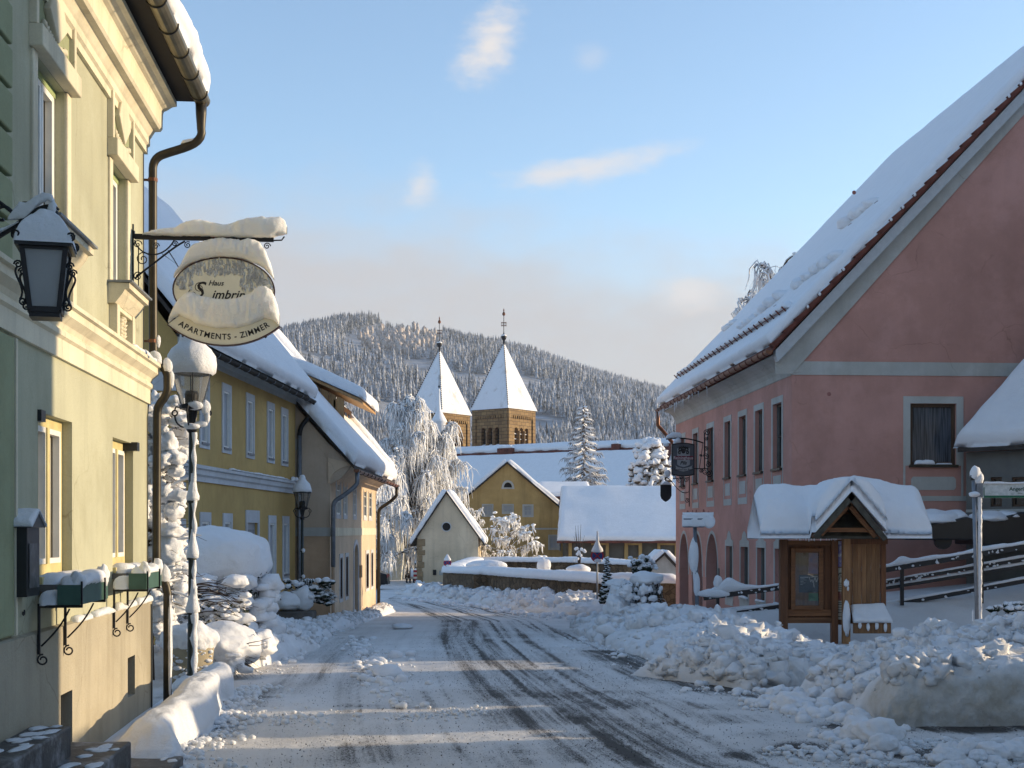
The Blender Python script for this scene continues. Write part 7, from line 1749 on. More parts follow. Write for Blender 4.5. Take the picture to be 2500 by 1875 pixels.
# ------------------------------------------------------------------ hanging sign of the guest house
def hanging_sign():
 u_ = g.u(333); base = g.p(u_, -.04, 0); s = Fr(base, g.n, g.u)      # a grows away from the wall, out towards the street end of the camera
 Y = base.y; k_ = Y / FPX
 A = lambda z2x: (z2x * .32552 - 333) * k_; Zf = lambda z2y: CZ + (HY - 440 - .32552 * z2y) * k_
 root = thing('hanging_sign', (base.x, base.y, Zf(430)), 'oval cream guest house sign on a wrought iron arm, smothered in snow', 'sign')
 ir = MB()
 ir.fbox(s, A(1012), A(1040), -.02, .02, Zf(435), Zf(380)); ir.fbox(s, A(1022), A(1033), -.012, .012, Zf(915), Zf(330)); ir.fbox(s, A(1040), A(2070), -.018, .018, Zf(442), Zf(412))
 ir.fbox(s, A(1040), A(1160), -.02, .02, Zf(436), Zf(403))
 ir.tube([s.p(A(2060), 0, Zf(432)), s.p(A(2130), 0, Zf(428)), s.p(A(2150), 0, Zf(400))], .008, 5)
 p2 = lambda x, y: s.p(A(x), 0, Zf(y))
 ir.tube(bez([p2(1040, 740), p2(1090, 680), p2(1180, 640), p2(1280, 520), p2(1410, 450)], 16), .010, 6)
 ir.tube(bez([p2(1040, 450), p2(1060, 540), p2(1160, 600), p2(1250, 560), p2(1300, 500), p2(1330, 445)], 16), .008, 6)
 for (x, y, r0, a0, tn) in ((1100, 590, .085, 0, 1.6), (1075, 840, .045, 2, 1.5), (1062, 720, .05, 1, 1.6), (1195, 490, .04, 0, 1.6), (1335, 470, .035, 0, 1.5), (1430, 478, .04, 1, 1.6), (2020, 475, .04, 0, 1.5), (1060, 480, .05, 0, 1.3), (1395, 1165, .012, 0, 1), (2010, 1165, .012, 0, 1)):
  ir.tube(spiral(p2(x, y), s.u, (0, 0, 1), r0 * .92, r0 * .15, a0, tn), .006, 5)
 ir.tube([p2(1285, 520), p2(1330, 590), p2(1370, 660)], .005, 4)
 for z_ in (600, 700, 800): ir.tube([p2(1068, 500), p2(1068, 870)], .006, 5)
 ir.build('iron_arm', M['iron'], root)
 # oval board
 cx_, cz_, rx, ry = A(1700), Zf(815), .505, .325
 el = [(cx_ + rx * math.cos(t), cz_ + ry * math.sin(t)) for t in np.linspace(0, 2 * math.pi, 48, endpoint=False)]
 k = MB(); k.prism(s, el, -.02, .02); bd = k.build('oval_board', M['sign_cream'], root)
 k = MB(); n = 48
 for i in range(n):
  a, b_ = 2 * math.pi * i / n, 2 * math.pi * (i + 1) / n
  k.box8([s.p(cx_ + (rx + r) * math.cos(t), o, cz_ + (ry + r) * math.sin(t)) for o in (-.026, .026) for r, t in ((.001, a), (.014, a), (.014, b_), (.001, b_))])
 k.build('rim', M['sign_rim'], bd)
 k = MB()
 put_text(k, s, 'S', A(1510), Zf(872), .23, .021, shear=.3, extrude=.002, weight=.0015)
 put_text(k, s, 'imbrin', A(1730), Zf(880), .125, .021, shear=.35, extrude=.002, weight=.002, space=1.02)
 put_text(k, s, 'Haus', A(1640), Zf(782), .075, .021, shear=.35, extrude=.002, weight=.001)
 for (x, y, r0, a0, tn) in ((1520, 800, .055, 1, 1.2), (1470, 850, .05, 2, 1.1)): k.tube(spiral(s.p(A(x), .022, Zf(y)), s.u, (0, 0, 1), r0, r0 * .3, a0, tn), .0035, 4)
 k.build('lettering', M['text_black'], bd)
 # thin crust of snow on the face
 r_ = np.random.default_rng(5); cr = []
 for _ in range(420):
  t = r_.uniform(.05, 3.09); q = r_.uniform(.0, .97) ** .5
  aa, zz = cx_ + rx * .97 * q * math.cos(t), cz_ + ry * .97 * q * math.sin(t)
  if abs((aa - A(1640)) / .24) < 1 and zz < Zf(700): continue
  cr.append(blob(s.p(aa, .022, zz), r_.uniform(.008, .022), .008, r_.uniform(.012, .04), int(r_.integers(99)), 1, .4))
 snow_obj('face_crust', cr, bd, mat='snow_sign')
 # banner with the curved lettering
 a0, a1 = A(1287), A(2116); am = (a0 + a1) / 2; sag = Zf(1078) - Zf(1228); half = (a1 - a0) / 2; rad = (half ** 2 + sag ** 2) / (2 * sag); zc = Zf(1228) + rad
 th = math.asin(half / rad); arc = lambda r, n=20, t=th: [(am + r * math.sin(q), zc - r * math.cos(q)) for q in np.linspace(-t, t, n)]
 k = MB(); k.prism(s, arc(rad) + list(reversed(arc(rad - .24, 20, th * .88))), -.02, .02); bn = k.build('banner_board', M['sign_cream'], root)
 k = MB()
 lo, hi = arc(rad + .012), arc(rad + .0005)
 for i in range(19): k.box8([s.p(*(p[0], o), p[1]) for o in (-.03, .03) for p in (lo[i], lo[i + 1], hi[i + 1], hi[i])])
 k.build('rim', M['sign_rim'], bn)
 k = MB(); v, f_ = text_mesh('APARTMENTS - ZIMMER', .083, weight=.0012, extrude=.002, space=1.14)
 rt = rad - .055; out = []
 for x, y, e in v: q = x / rt; out.append(s.p(am + (rt - y) * math.sin(q), .0215 + e, zc - (rt - y) * math.cos(q)))
 k.add(out, f_); k.build('lettering', M['text_black'], bn)
 # the snow on it all
 L2 = lambda pts: interp([(A(x), Zf(y)) for x, y in pts])
 zt = L2([(1100, 412), (1250, 372), (1350, 345), (1440, 300), (1510, 285), (1600, 310), (1690, 328), (1780, 305), (1880, 275), (1960, 262), (2120, 255), (2155, 285), (2168, 330)])
 zb_ = L2([(1100, 412), (1400, 418), (1900, 420), (2050, 415), (2100, 385), (2168, 385)])
 sn = [puff(s, A(1100), A(2168), zb_, zt, 0, .10, 90, 10, 3, .22, .9)]
 zt2 = L2([(1328, 800), (1360, 700), (1420, 560), (1470, 485), (1560, 445), (1640, 430), (1900, 430), (1960, 455), (2015, 530), (2060, 650), (2076, 780)])
 zb2 = lambda a: cz_ + ry * 1.0 * math.sqrt(max(0, 1 - ((a - cx_) / (rx * 1.06)) ** 2)) + .015
 sn.append(puff(s, A(1330), A(2074), zb2, lambda a: max(zt2(a), zb2(a) + .02), 0, .11, 90, 10, 5, .22, .9))
 snow_obj('arm_snow', sn[0], root, mat='snow_sign'); snow_obj('oval_snow', sn[1], bd, mat='snow_sign')
 zt3 = L2([(1288, 1060), (1330, 960), (1375, 890), (1420, 845), (1470, 840), (1550, 870), (1680, 893), (1800, 875), (1900, 835), (1960, 785), (2010, 775), (2060, 815), (2100, 920), (2120, 1020), (2116, 1075)])
 zb3 = L2([(1288, 1070), (1310, 1035), (1370, 1010), (1500, 1075), (1640, 1105), (1780, 1105), (1900, 1075), (2000, 1025), (2060, 1030), (2116, 1078)])
 snow_obj('banner_snow', puff(s, A(1290), A(2115), zb3, zt3, .01, .11, 100, 12, 8, .2, .7), bn, mat='snow_sign')
M['sign_rim'] = plain('dark_red_brown_rim', (.06, .025, .02), .4)
hanging_sign()

# ------------------------------------------------------------------ wall lantern in the shade at the left edge
def wall_lantern():
 Y = 8.0; c = P(112, HY, Y); X0 = c.x; s_ = Y / FPX; Z = lambda z2y: CZ + (HY - 440 - .32552 * z2y) * s_; XX = lambda z2x: (z2x * .32552 - CX) * s_
 root = thing('wall_lantern', (X0, Y, Z(700)), 'black wrought iron wall lantern with frosted panes and a hat of snow', 'lantern')
 rot = R(14); ct, stt = math.cos(rot), math.sin(rot)
 def q(x, y, z): return Vector((X0 + x * ct - y * stt, Y + x * stt + y * ct, z))
 zt, zb = Z(528), Z(985); wt, wb = .125, .083
 cr = lambda w, z: [q(-w, -w, z), q(w, -w, z), q(w, w, z), q(-w, w, z)]
 T, B = cr(wt, zt), cr(wb, zb)
 k = MB()
 for i in range(4): k.beam(B[i], T[i], .030, .030, Vector((1, .3, 0)))
 for a, w in ((zt, wt), (zb, wb)):
  r4 = cr(w, a)
  for i in range(4): k.beam(r4[i], r4[(i + 1) % 4], .03, .034)
 bb = cr(wb + .005, zb - .045); b2 = cr(wb + .005, zb - .005); k.box8(bb + b2); k.build('frame', M['iron'], root)
 for i in range(4):
  j = (i + 1) % 4; k = MB(); k.quad(B[i], B[j], T[j], T[i]); k.build('pane', M['lantern_pane'], root)
 zr = Z(300); e = cr(wt + .038, zt - .0); e2 = cr(wt + .038, zt + .02); ap = cr(.03, zr)
 k = MB(); k.box8(e + e2); k.add(e2 + ap, [(0, 1, 5, 4), (1, 2, 6, 5), (2, 3, 7, 6), (3, 0, 4, 7), (4, 5, 6, 7)]); rf = k.build('hood', M['iron'], root)
 us = np.linspace(-1, 1, 41); U_, V_ = np.meshgrid(us, us, indexing='ij'); U_, V_ = U_.ravel(), V_.ravel(); m_ = np.maximum(np.abs(U_), np.abs(V_)); rr = np.sqrt(U_ ** 2 + V_ ** 2)
 W_ = wt + .044; hz = zt + .02 + (zr - zt + .01) * (1 - m_ ** 2.2) * (.96 - .1 * rr) + .045 * np.sqrt(np.clip(1 - m_ ** 8, 0, 1))
 pts = np.array([q(a * W_, b_ * W_, 0)[:] for a, b_ in zip(U_, V_)]); pts[:, 2] = hz; pts[:, 2] += (fbm(pts * 9, 4, 3) - .5) * .05 * (1 - m_ ** 6)
 idx = np.arange(1681).reshape(41, 41); f = np.stack([idx[:-1, :-1].ravel(), idx[1:, :-1].ravel(), idx[1:, 1:].ravel(), idx[:-1, 1:].ravel()], 1); mesh_np('hood_snow', pts, f, M['snow'], rf, None, True)
 k = MB(); p = lambda x, y: Vector((XX(x), Y, Z(y)))
 # side scrolls on the corners
 for sx, sg in ((-1, -1), (1, 1)):
  for yy in (-1, 1):
   k = MB(); o = lambda t, e_: q(sg * (wb + (wt - wb) * t + e_), yy * (wb + (wt - wb) * t), zb + (zt - zb) * t)
   k.tube(bez([o(.14, .05), o(.35, -.01), o(.55, .09), o(.66, .04)], 12), .007, 5); k.tube(spiral(o(.70, .035), (sg, 0, 0), (0, 0, 1), .026, .006, 0, 1.4, 14), .006, 5); k.tube(spiral(o(.12, .035), (sg, 0, 0), (0, 0, 1), .026, .006, 3, 1.4, 14), .006, 5)
   k.tube(spiral(q(sg * (wt + .03), yy * (wt + .03), zt + .06), (sg, 0, 0), (0, 0, 1), .028, .008, -1.2, 1.4, 14), .007, 5); k.build('corner_scroll', M['iron'], root)
 # the arm
 k = MB()
 k.tube(bez([p(-360, 620), p(-150, 470), p(60, 420), p(170, 330), p(240, 220), p(330, 150), p(400, 165), p(435, 230), p(425, 300)], 30), .016, 7)
 k.tube(spiral(p(375, 250), (1, 0, 0), (0, 0, 1), .055, .012, .4, 1.3, 18), .011, 6)
 k.tube(bez([p(-300, 130), p(-120, 60), p(0, 130), p(70, 220), p(100, 290), p(190, 300), p(220, 220)], 24), .013, 6); k.tube(spiral(p(185, 205), (1, 0, 0), (0, 0, 1), .034, .008, 0, 1.4, 16), .010, 6)
 k.tube(spiral(p(20, 260), (1, 0, 0), (0, 0, 1), .06, .03, 0, .8, 16), .011, 6)
 k.tube([p(-360, 0), p(-360, 700)], .016, 6); k.beam(p(370, 262), p(370, 320), .02, .02); k.beam(p(280, 258), p(370, 258), .05, .035, Vector((0, 1, 0)))
 k.tube(spiral(p(258, 340), (1, 0, 0), (0, 0, 1), .018, .005, 0, 1.2), .006, 5)
 k.build('iron_arm', M['iron'], root)
 snow_obj('arm_snow', [puff(Fr((0, Y, 0), (1, 0, 0), (0, -1, 0)), XX(60), XX(410), interp([(XX(60), Z(300)), (XX(190), Z(295)), (XX(300), Z(180)), (XX(360), Z(150)), (XX(410), Z(180))]), interp([(XX(60), Z(285)), (XX(150), Z(160)), (XX(200), Z(170)), (XX(270), Z(120)), (XX(330), Z(95)), (XX(390), Z(105)), (XX(410), Z(160))]), 0, .022, 40, 8, 3, .2, 1), puff(Fr((0, Y, 0), (1, 0, 0), (0, -1, 0)), XX(-200), XX(150), interp([(XX(-200), Z(500)), (XX(0), Z(405)), (XX(150), Z(320))]), interp([(XX(-200), Z(450)), (XX(0), Z(370)), (XX(150), Z(315))]), 0, .03, 30, 8, 4, .2, 1), blob(p(395, 230), .03, .025, .06, 4, 3, .2)], root)
M['lantern_pane'] = plain('frosted_pane', (.30, .31, .31), .35, 0, .05, 3)
wall_lantern()

# ------------------------------------------------------------------ mailbox and flower boxes on the green wall
def mailbox():
 u0, u1 = g.u(54, .0), g.u(24, .0); u0 -= .02
 zt, zb = CZ + (HY - 1285) * 9.2 / FPX, CZ + (HY - 1455) * 9.2 / FPX
 root = thing('mailbox', g.p((u0 + u1) / 2, .05, zb), 'black letter box with little gabled roof on the shaded green wall', 'letter box')
 k = MB(); k.fbox(g, u0 - .0, u1, .002, .115, zb, zt); k.build('body', M['black_paint'], root, bevel=.006)
 k = MB(); k.fbox(g, u0 + .03, u1 - .04, .117, .122, zb + .06, zt - .12); k.build('front_panel', M['mail_glass'], root)
 um = (u0 + u1) / 2; k = MB(); k.prism(g, [(u0 - .035, zt - .01), (u1 + .035, zt - .01), (um, zt + .10)], .0, .15); rf = k.build('roof', M['black_paint'], root, bevel=.004)
 snow_obj('snow', [snow_slab(g.p(u0 - .03, .16, zt), g.p(u0 - .03, .0, zt), g.p(um, .0, zt + .11), g.p(um, .16, zt + .11), .035, .03, 12, 12, .3, 8, 3), snow_slab(g.p(u1 + .03, .0, zt), g.p(u1 + .03, .16, zt), g.p(um, .16, zt + .11), g.p(um, .0, zt + .11), .035, .03, 12, 12, .3, 8, 4)], rf)
 k = MB()
 for uu in (u0 + .06, u1 - .0): k.tube(spiral(g.p(uu, .02, zb - .12), g.u, (0, 0, 1), .03, .01, 2.5, .7, 10), .006, 4)
 k.build('hook', M['iron'], root)
M['mail_glass'] = print_mat('reflection_panel', [(.03, .035, .04), (.05, .055, .06), (.16, .17, .18)], 7, (1, 1, 1))  # pale mottling paints a reflection into the dark front glass
mailbox()
def flower_box(ua, ub, z, label, seed):
 """ua = end nearest the camera"""
 lo, hi = min(ua, ub), max(ua, ub)
 root = thing('flower_box', g.p((lo + hi) / 2, .25, z), label, 'flower box', 'snowy flower boxes under the windows')
 o0, o1 = .20, .36
 k = MB(); k.fbox(g, lo, hi, o0, o0 + .012, z, z + .145); k.fbox(g, lo, hi, o1 - .012, o1, z, z + .145); k.fbox(g, lo, lo + .012, o0 + .012, o1 - .012, z, z + .145); k.fbox(g, hi - .012, hi, o0 + .012, o1 - .012, z, z + .145); k.fbox(g, lo + .012, hi - .012, o0 + .012, o1 - .012, z, z + .02); k.build('box', M['green_paint'], root)
 k = MB()
 for uu in (lo + .14, hi - .03):
  k.fbox(g, uu - .012, uu + .012, .055, .072, z - .36, z + .01); k.fbox(g, uu - .012, uu + .012, .055, o1 + .01, z - .022, z - .002); k.fbox(g, uu - .01, uu + .01, o1 + .001, o1 + .012, z - .02, z + .17)
  k.tube(bez([g.p(uu, .08, z - .30), g.p(uu, .16, z - .22), g.p(uu, .22, z - .16), g.p(uu, .28, z - .03)], 10), .007, 5)
  k.tube(spiral(g.p(uu, .09, z - .40), g.n, (0, 0, 1), .042, .018, 1.5, 1.25, 16), .007, 5)
 k.fbox(g, lo + .02, hi - .02, .056, .066, z - .02, z + .0)
 k.build('iron_bracket', M['iron'], root)
 zt = z + .14
 sn = [snow_strip([g.p(lo, (o0 + o1) / 2, zt), g.p(hi, (o0 + o1) / 2, zt)], .16, .075, seed, .03, 9, .5, 4), blob(g.p(hi - .06, .33, zt + .03), .055, .05, .08, seed, 3, .4, 2), blob(g.p(lo + .05, .33, zt + .04), .05, .05, .09, seed + 1, 3, .4, 2), snow_strip([g.p(lo + .02, .13, z), g.p(hi - .0, .13, z)], .17, .11, seed + 3, .03, 9, .3, 3)]
 snow_obj('snow', sn, root)
flower_box(4.55, 3.62, 1.36, 'dark green flower box with snow on iron brackets under the nearer street window', 3)
flower_box(2.0, 1.22, 1.36, 'dark green flower box with snow on iron brackets by the corner downpipe', 13)

# ------------------------------------------------------------------ steps at the lower left
def steps():
 root = thing('stone_steps', g.p(4.6, .3, 0), 'worn grey stone steps streaked with snow at the lower left', 'steps')
 def slab(u0, u1, o0, o1, z0, z1, seed):
  k = MB(); k.fbox(g, u0, u1, o0, o1, z0, z1); o = k.build('step', M['stone_wet'], root, bevel=.015)
  return o
 slab(4.72, 8, .052, .34, -.3, .51, 1); slab(4.12, 8, .053, .64, -.3, .30, 2); slab(3.62, 8, .054, .95, -.3, .10, 3)
 r_ = np.random.default_rng(3); ps = []
 for u0, u1, o0, o1, z in ((4.72, 6, .05, .34, .51), (4.12, 6, .36, .64, .30), (3.62, 5.6, .66, .95, .10)):
  for _ in range(14): ps.append(blob(g.p(r_.uniform(u0, u1), r_.uniform(o0 + .03, o1 - .03), z + .001), r_.uniform(.02, .07), r_.uniform(.05, .16), r_.uniform(.003, .008), int(r_.integers(99)), 2, .5, 2))
 tag(snow_obj('step_snow', ps, root), kind='stuff')
def wet_stone():
 mt, nn, ll, b = new_mat('wet_grey_stone'); n1_ = noise_node(nn, ll, 5, 6, .7, (1, 1, 1)); n2_ = noise_node(nn, ll, 2.5, 5, .7)
 c = ramp(nn, ll, n1_, .3, .7, (.035, .033, .03), (.11, .105, .10)); ll.new(mix(nn, ll, ramp(nn, ll, n2_, .52, .72, (0, 0, 0), (.5, .5, .5)), c, (.55, .56, .58)), b.inputs['Base Color']); b.inputs['Roughness'].default_value = .6; bump(nn, ll, b, noise_node(nn, ll, 14, 5, .7), .6, .02); return mt
M['stone_wet'] = wet_stone()
steps()

# ------------------------------------------------------------------ traffic signs
def no_parking(px, pyc, r_px, py_top, py_bot, Y, label):
 c = P(px, pyc, Y); s_ = Y / FPX; r = r_px * s_; f = Fr((c.x, Y - .04, 0), (1, 0, 0), (0, -1, 0)); zb = CZ + (HY - py_bot) * s_ - .3
 root = thing('no_stopping_sign', (c.x, Y, zb), label, 'road sign', 'round no-stopping signs')
 k = MB(); k.tube([(c.x, Y, zb), (c.x, Y, c.z + r)], .03, 10); k.build('post', M['zinc'], root, smooth=True)
 disc = lambda r_, z=c.z: [(r_ * math.cos(t), z + r_ * math.sin(t)) for t in np.linspace(0, 2 * math.pi, 28, endpoint=False)]
 k = MB(); k.prism(f, disc(r), -.012, .0); pl = k.build('plate', M['sign_red'], root)
 k = MB(); k.prism(f, disc(r * .78), .0005, .004); k.build('blue_field', M['sign_blue'], pl)
 for a in (math.pi / 4, -math.pi / 4):
  k = MB(); d = Vector((math.cos(a), 0, math.sin(a))); o_ = Vector((c.x, Y - .046 - (.003 if a > 0 else 0), c.z)); k.beam(o_ - d * r * .8, o_ + d * r * .8, .006, r * .17, Vector((-d.z, 0, d.x)) ); k.build('cross_bar', M['sign_red'], pl)
 zt = CZ + (HY - py_top) * s_
 n = 20; prof = [(r * .75, c.z + r * .55), (r * .92, c.z + r * .72), (r * .8, c.z + r * 1.05), (r * .5, c.z + r * 1.6), (r * .22, c.z + r * 2.2), (r * .14, zt - r * .4), (r * .1, zt), (0, zt + .01)]
 k = MB(); k.lathe((c.x, Y, 0), prof, n, sy=.55, caps=False); v = np.array(k.v); v += (fbm(v * 8, 2, 3) - .5)[:, None] * .03
 snow_obj('snow', [(v, np.array(k.f)), blob((c.x + r * .15, Y - .05, c.z - r * .72), r * .6, .03, r * .28, 3, 3, .4)], pl)
 return root
no_parking(1458, 1357, 16, 1297, 1460, 45.5, 'round red and blue no-stopping sign with a tall cone of snow before the stone wall')
no_parking(1092.5, 1374, 9.6, 1354, 1440, 68, 'small distant no-stopping sign by the end of the stone wall and chapel')
def name_sign():
 Y = 22.0; s_ = Y / FPX; X = lambda px: (px - CX) * s_; Z = lambda py: CZ + (HY - py) * s_
 root = thing('street_name_sign', (X(2385), Y, Z(1565) - .2), 'frosted street name sign on a pole at the right, lit along one edge', 'street sign')
 k = MB(); k.tube([(X(2388), Y, Z(1570) - .3), (X(2377), Y, Z(1160))], .035, 12); k.build('post', M['zinc'], root, smooth=True)
 k = MB(); k.tube([(X(2376), Y, Z(1172)), (X(2375.5), Y, Z(1160))], .045, 12); k.build('post_cap', M['black_paint'], root)
 f = Fr((X(2400), Y - .03, 0), (1, -.08, 0), (-.08, -1, 0)); w = X(2520) - X(2400)
 k = MB(); k.fbox(f, -.02, w, -.012, .0, Z(1216), Z(1182)); pl = k.build('plate', M['frost_plate'], root)
 k = MB(); k.fbox(f, .005, w, .0005, .004, Z(1215.5), Z(1210)); k.fbox(f, .0, .012, .0005, .004, Z(1210), Z(1190)); k.build('green_edge', M['sign_green'], pl)
 k = MB(); put_text(k, f, 'Angerl', X(2478) - X(2400), Z(1198), .088, .001, extrude=.002, weight=.002); put_text(k, f, 'Seckau', X(2486) - X(2400), Z(1206), .028, .001, extrude=.002); k.build('lettering', M['sign_green_text'], pl)
 k = MB(); k.fbox(f, -.12, -.02, -.02, .02, Z(1213), Z(1180)); k.build('clamp', M['zinc'], root)
 top = Vector((X(2378), Y, Z(1160)))
 snow_obj('snow', [blob(top + Vector((.02, 0, .03)), .085, .085, .13, 3, 3, .2), blob(top + Vector((.07, 0, -.06)), .09, .06, .12, 4, 3, .25), blob((X(2378), Y - .02, Z(1207)), .09, .06, .05, 5, 3, .3), snow_strip([f.p(0, -.006, Z(1182)), f.p(w, -.006, Z(1182))], .05, .04, 5)] +
    [blob((X(2390) + .01, Y - .01, Z(y)), .035, .03, .16, y, 3, .4, 4) for y in range(1225, 1560, 22)] + [blob((X(2374), Y - .02, Z(y)), .014, .02, .10, y, 2, .5, 4) for y in (1500, 1520)], root)
M['frost_plate'] = print_mat('frosted_plate', [(.40, .44, .43), (.55, .58, .57), (.66, .68, .67)], 14); M['sign_green'] = plain('green_sign_paint', (.02, .13, .07), .4); M['sign_green_text'] = plain('dark_green_lettering', (.03, .08, .06), .5)
name_sign()
def direction_sign():
 Y = 29.4; s_ = Y / FPX; n4 = lambda x, y: P(1560 + x * .24412, 1200 + y * .24412, Y)
 a = n4(560, 360); root = thing('direction_sign', (n4(590, 1270).x, Y, n4(590, 1270).z - .3), 'short direction sign wholly plastered with snow before the pink house', 'sign')
 b = n4(592, 1270); k = MB(); k.tube([b - Vector((0, 0, .6)), a], .045, 12); k.build('post', M['zinc'], root, smooth=True)
 p, q = n4(432, 360), n4(650, 245); k = MB(); k.box(p.x, q.x, Y - .10, Y - .05, p.z, q.z); k.box(a.x - .05, a.x + .05, Y - .05, Y + .02, p.z, p.z + .1); k.build('plate', M['zinc'], root, bevel=.02)
 c = n4(695, 302); k = MB(); f = Fr((0, Y - .05, 0), (1, 0, 0), (0, -1, 0)); k.prism(f, [(c.x + .125 * math.cos(t), c.z + .15 * math.sin(t)) for t in np.linspace(0, 6.283, 24, endpoint=False)], .0, .05); k.build('round_plate', M['zinc'], root)
 w = q.x - p.x
 sn = [puff(f, p.x - .02, q.x + .05, lambda a_: p.z + .02, lambda a_: q.z + .02, .075, .05, 40, 10, 3, .25, .4), puff(f, c.x - .13, c.x + .13, lambda a_: c.z - .15 * math.sqrt(max(0, 1 - ((a_ - c.x) / .131) ** 2)), lambda a_: c.z + .16 * math.sqrt(max(0, 1 - ((a_ - c.x) / .131) ** 2)), .08, .06, 30, 10, 4, .25, .4), puff(f, p.x, c.x + .1, lambda a_: q.z - .06, lambda a_: q.z + .08, .02, .10, 40, 10, 5, .2, 1)]
 snow_obj('snow', sn, root)
 k = MB()
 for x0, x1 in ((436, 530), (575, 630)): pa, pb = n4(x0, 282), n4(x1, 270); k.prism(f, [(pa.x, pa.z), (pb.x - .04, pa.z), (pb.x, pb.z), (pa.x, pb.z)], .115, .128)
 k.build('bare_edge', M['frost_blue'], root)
 snow_obj('post_snow', [blob(n4(545, 650) + Vector((0, -.03, 0)), .11, .08, .40, 3, 3, .25), blob(n4(548, 540), .04, .04, .22, 4, 2), blob(n4(575, 930) + Vector((0, -.03, 0)), .07, .06, .28, 5, 3, .2), blob(n4(550, 800) + Vector((0, -.03, 0)), .03, .05, .3, 6, 2)], root)
M['frost_blue'] = plain('blue_grey_plate', (.10, .13, .17), .5)  # dark blue-grey for the bare strips of the plate
direction_sign()
def inn_signs():
 f = pk; u_ = f.u(1731); s = Fr(f.p(u_, 0, 0), f.n, (0, 0, 0) if False else -f.u); Y = f.p(u_, 0, 0).y
 def az_(px, py): return s.uz(px, py)
 n3 = lambda x, y: az_(1560 + x * .24412, 900 + y * .24412)
 root = thing('inn_sign', s.p(.8, 0, n3(440, 900)[1]), 'dark hanging beer sign with crest on a wrought iron bracket', 'sign')
 a0, a1 = n3(552, 900)[0], n3(325, 900)[0]; z0, z1 = n3(0, 1062)[1], n3(0, 755)[1]
 a0, a1 = min(a0, a1), max(a0, a1); am = (a0 + a1) / 2; W_ = a1 - a0
 out = lambda m_: [(a0 + m_, z0 + m_)] + [(a0 + m_ + (W_ - 2 * m_) * t, z0 + m_ - .05 * math.sin(t * math.pi)) for t in (.25, .5, .75)] + [(a1 - m_, z0 + m_), (a1 - m_, z1 - m_)] + [(a1 - m_ - (W_ - 2 * m_) * t, z1 - m_ + .05 * math.sin(t * math.pi)) for t in (.25, .5, .75)] + [(a0 + m_, z1 - m_)]
 k = MB(); k.prism(s, out(0), -.06, .06); bd = k.build('sign_box', M['black_paint'], root)
 k = MB(); k.prism(s, out(.035), .0605, .064); k.build('dark_face', M['sign_dark'], bd)
 P3 = lambda x, y: n3(x, y)
 k = MB()
 sh = [P3(378, 800), P3(505, 800), P3(505, 960), P3(480, 975), P3(440, 985), P3(400, 975), P3(378, 960)]; k.prism(s, sh, .0645, .067)
 rb = [P3(358, 970), P3(385, 985), P3(440, 998), P3(500, 985), P3(532, 968), P3(522, 985), P3(532, 1000), P3(500, 1015), P3(440, 1030), P3(385, 1018), P3(360, 1005), P3(368, 988)]; k.prism(s, rb, .0675, .070); k.build('shield', M['sign_grey'], bd)
 k = MB(); r4 = [P3(345, 875), P3(538, 875), P3(538, 912), P3(345, 912)]; k.prism(s, r4, .0705, .073); k.build('red_band', M['sign_crimson'], bd)
 # the frame s has u pointing to the reader's left, so lettering is flipped
 k = MB(); put_text(k, s, 'Reininghaus', am, P3(0, 906)[1], .135, .0735, flip=True, extrude=.002, weight=.002, xs=.95); k.build('lettering', M['sign_pale'], bd)
 k = MB(); put_text(k, s, 'Pils', am, P3(0, 958)[1], .15, .0675, flip=True, extrude=.002, shear=.3, weight=.004); put_text(k, s, 'Gasthof zur Post', am, P3(0, 1018)[1], .085, .0705, flip=True, extrude=.002, weight=.001)
 cx_, cz_ = P3(440, 818)
 k.prism(s, [(cx_ + .07 * math.cos(t), cz_ - .01 + .09 * math.sin(t)) for t in np.linspace(math.pi, 2 * math.pi, 9)] + [(cx_ + .07, cz_ + .05), (cx_ - .07, cz_ + .05)], .0675, .071)
 for sg in (-1, 1):
  k.tube(spiral(s.p(cx_ + sg * .11, .07, cz_ + .03), s.u * sg, (0, 0, 1), .06, .02, 1, 1.2), .018, 5); k.tube(spiral(s.p(cx_ + sg * .12, .07, cz_ - .06), s.u * sg, (0, 0, 1), .05, .015, 4, 1.1), .016, 5)
 k.prism(s, [(cx_ - .05, cz_ + .06), (cx_ + .05, cz_ + .06), (cx_ + .08, cz_ + .13), (cx_ + .03, cz_ + .10), (cx_, cz_ + .15), (cx_ - .03, cz_ + .10), (cx_ - .08, cz_ + .13)], .0675, .071); k.build('crest', M['text_black'], bd)
 ir = MB(); q = lambda x, y, o=0.0: s.p(n3(x, y)[0], o, n3(x, y)[1])
 ir.tube(bez([q(640, 742), q(560, 715), q(480, 690), q(380, 690), q(270, 705)], 16), .022, 6); ir.tube([q(655, 640), q(655, 1000)], .02, 6); ir.tube([q(660, 742), q(640, 742), q(605, 1000)], .012, 5); ir.tube([q(555, 1000), q(690, 1000)], .014, 5); ir.tube([q(430, 700), q(430, 750)], .012, 5)
 for (x, y, r0, a, t) in ((680, 640, .10, 0, 1.6), (672, 700, .06, 2, 1.4), (670, 800, .07, 1, 1.5), (672, 880, .10, 0, 1.6), (660, 1030, .12, 0, 1.8), (700, 1050, .12, 2, 1.6), (620, 870, .045, 0, 1.2), (620, 1020, .07, 1, 1.5), (690, 960, .09, 1, 1.4)): ir.tube(spiral(q(x, y), s.u, (0, 0, 1), r0, r0 * .2, a, t), .014, 5)
 ir.build('iron_bracket', M['iron'], root)
 zt_ = z1 + .04
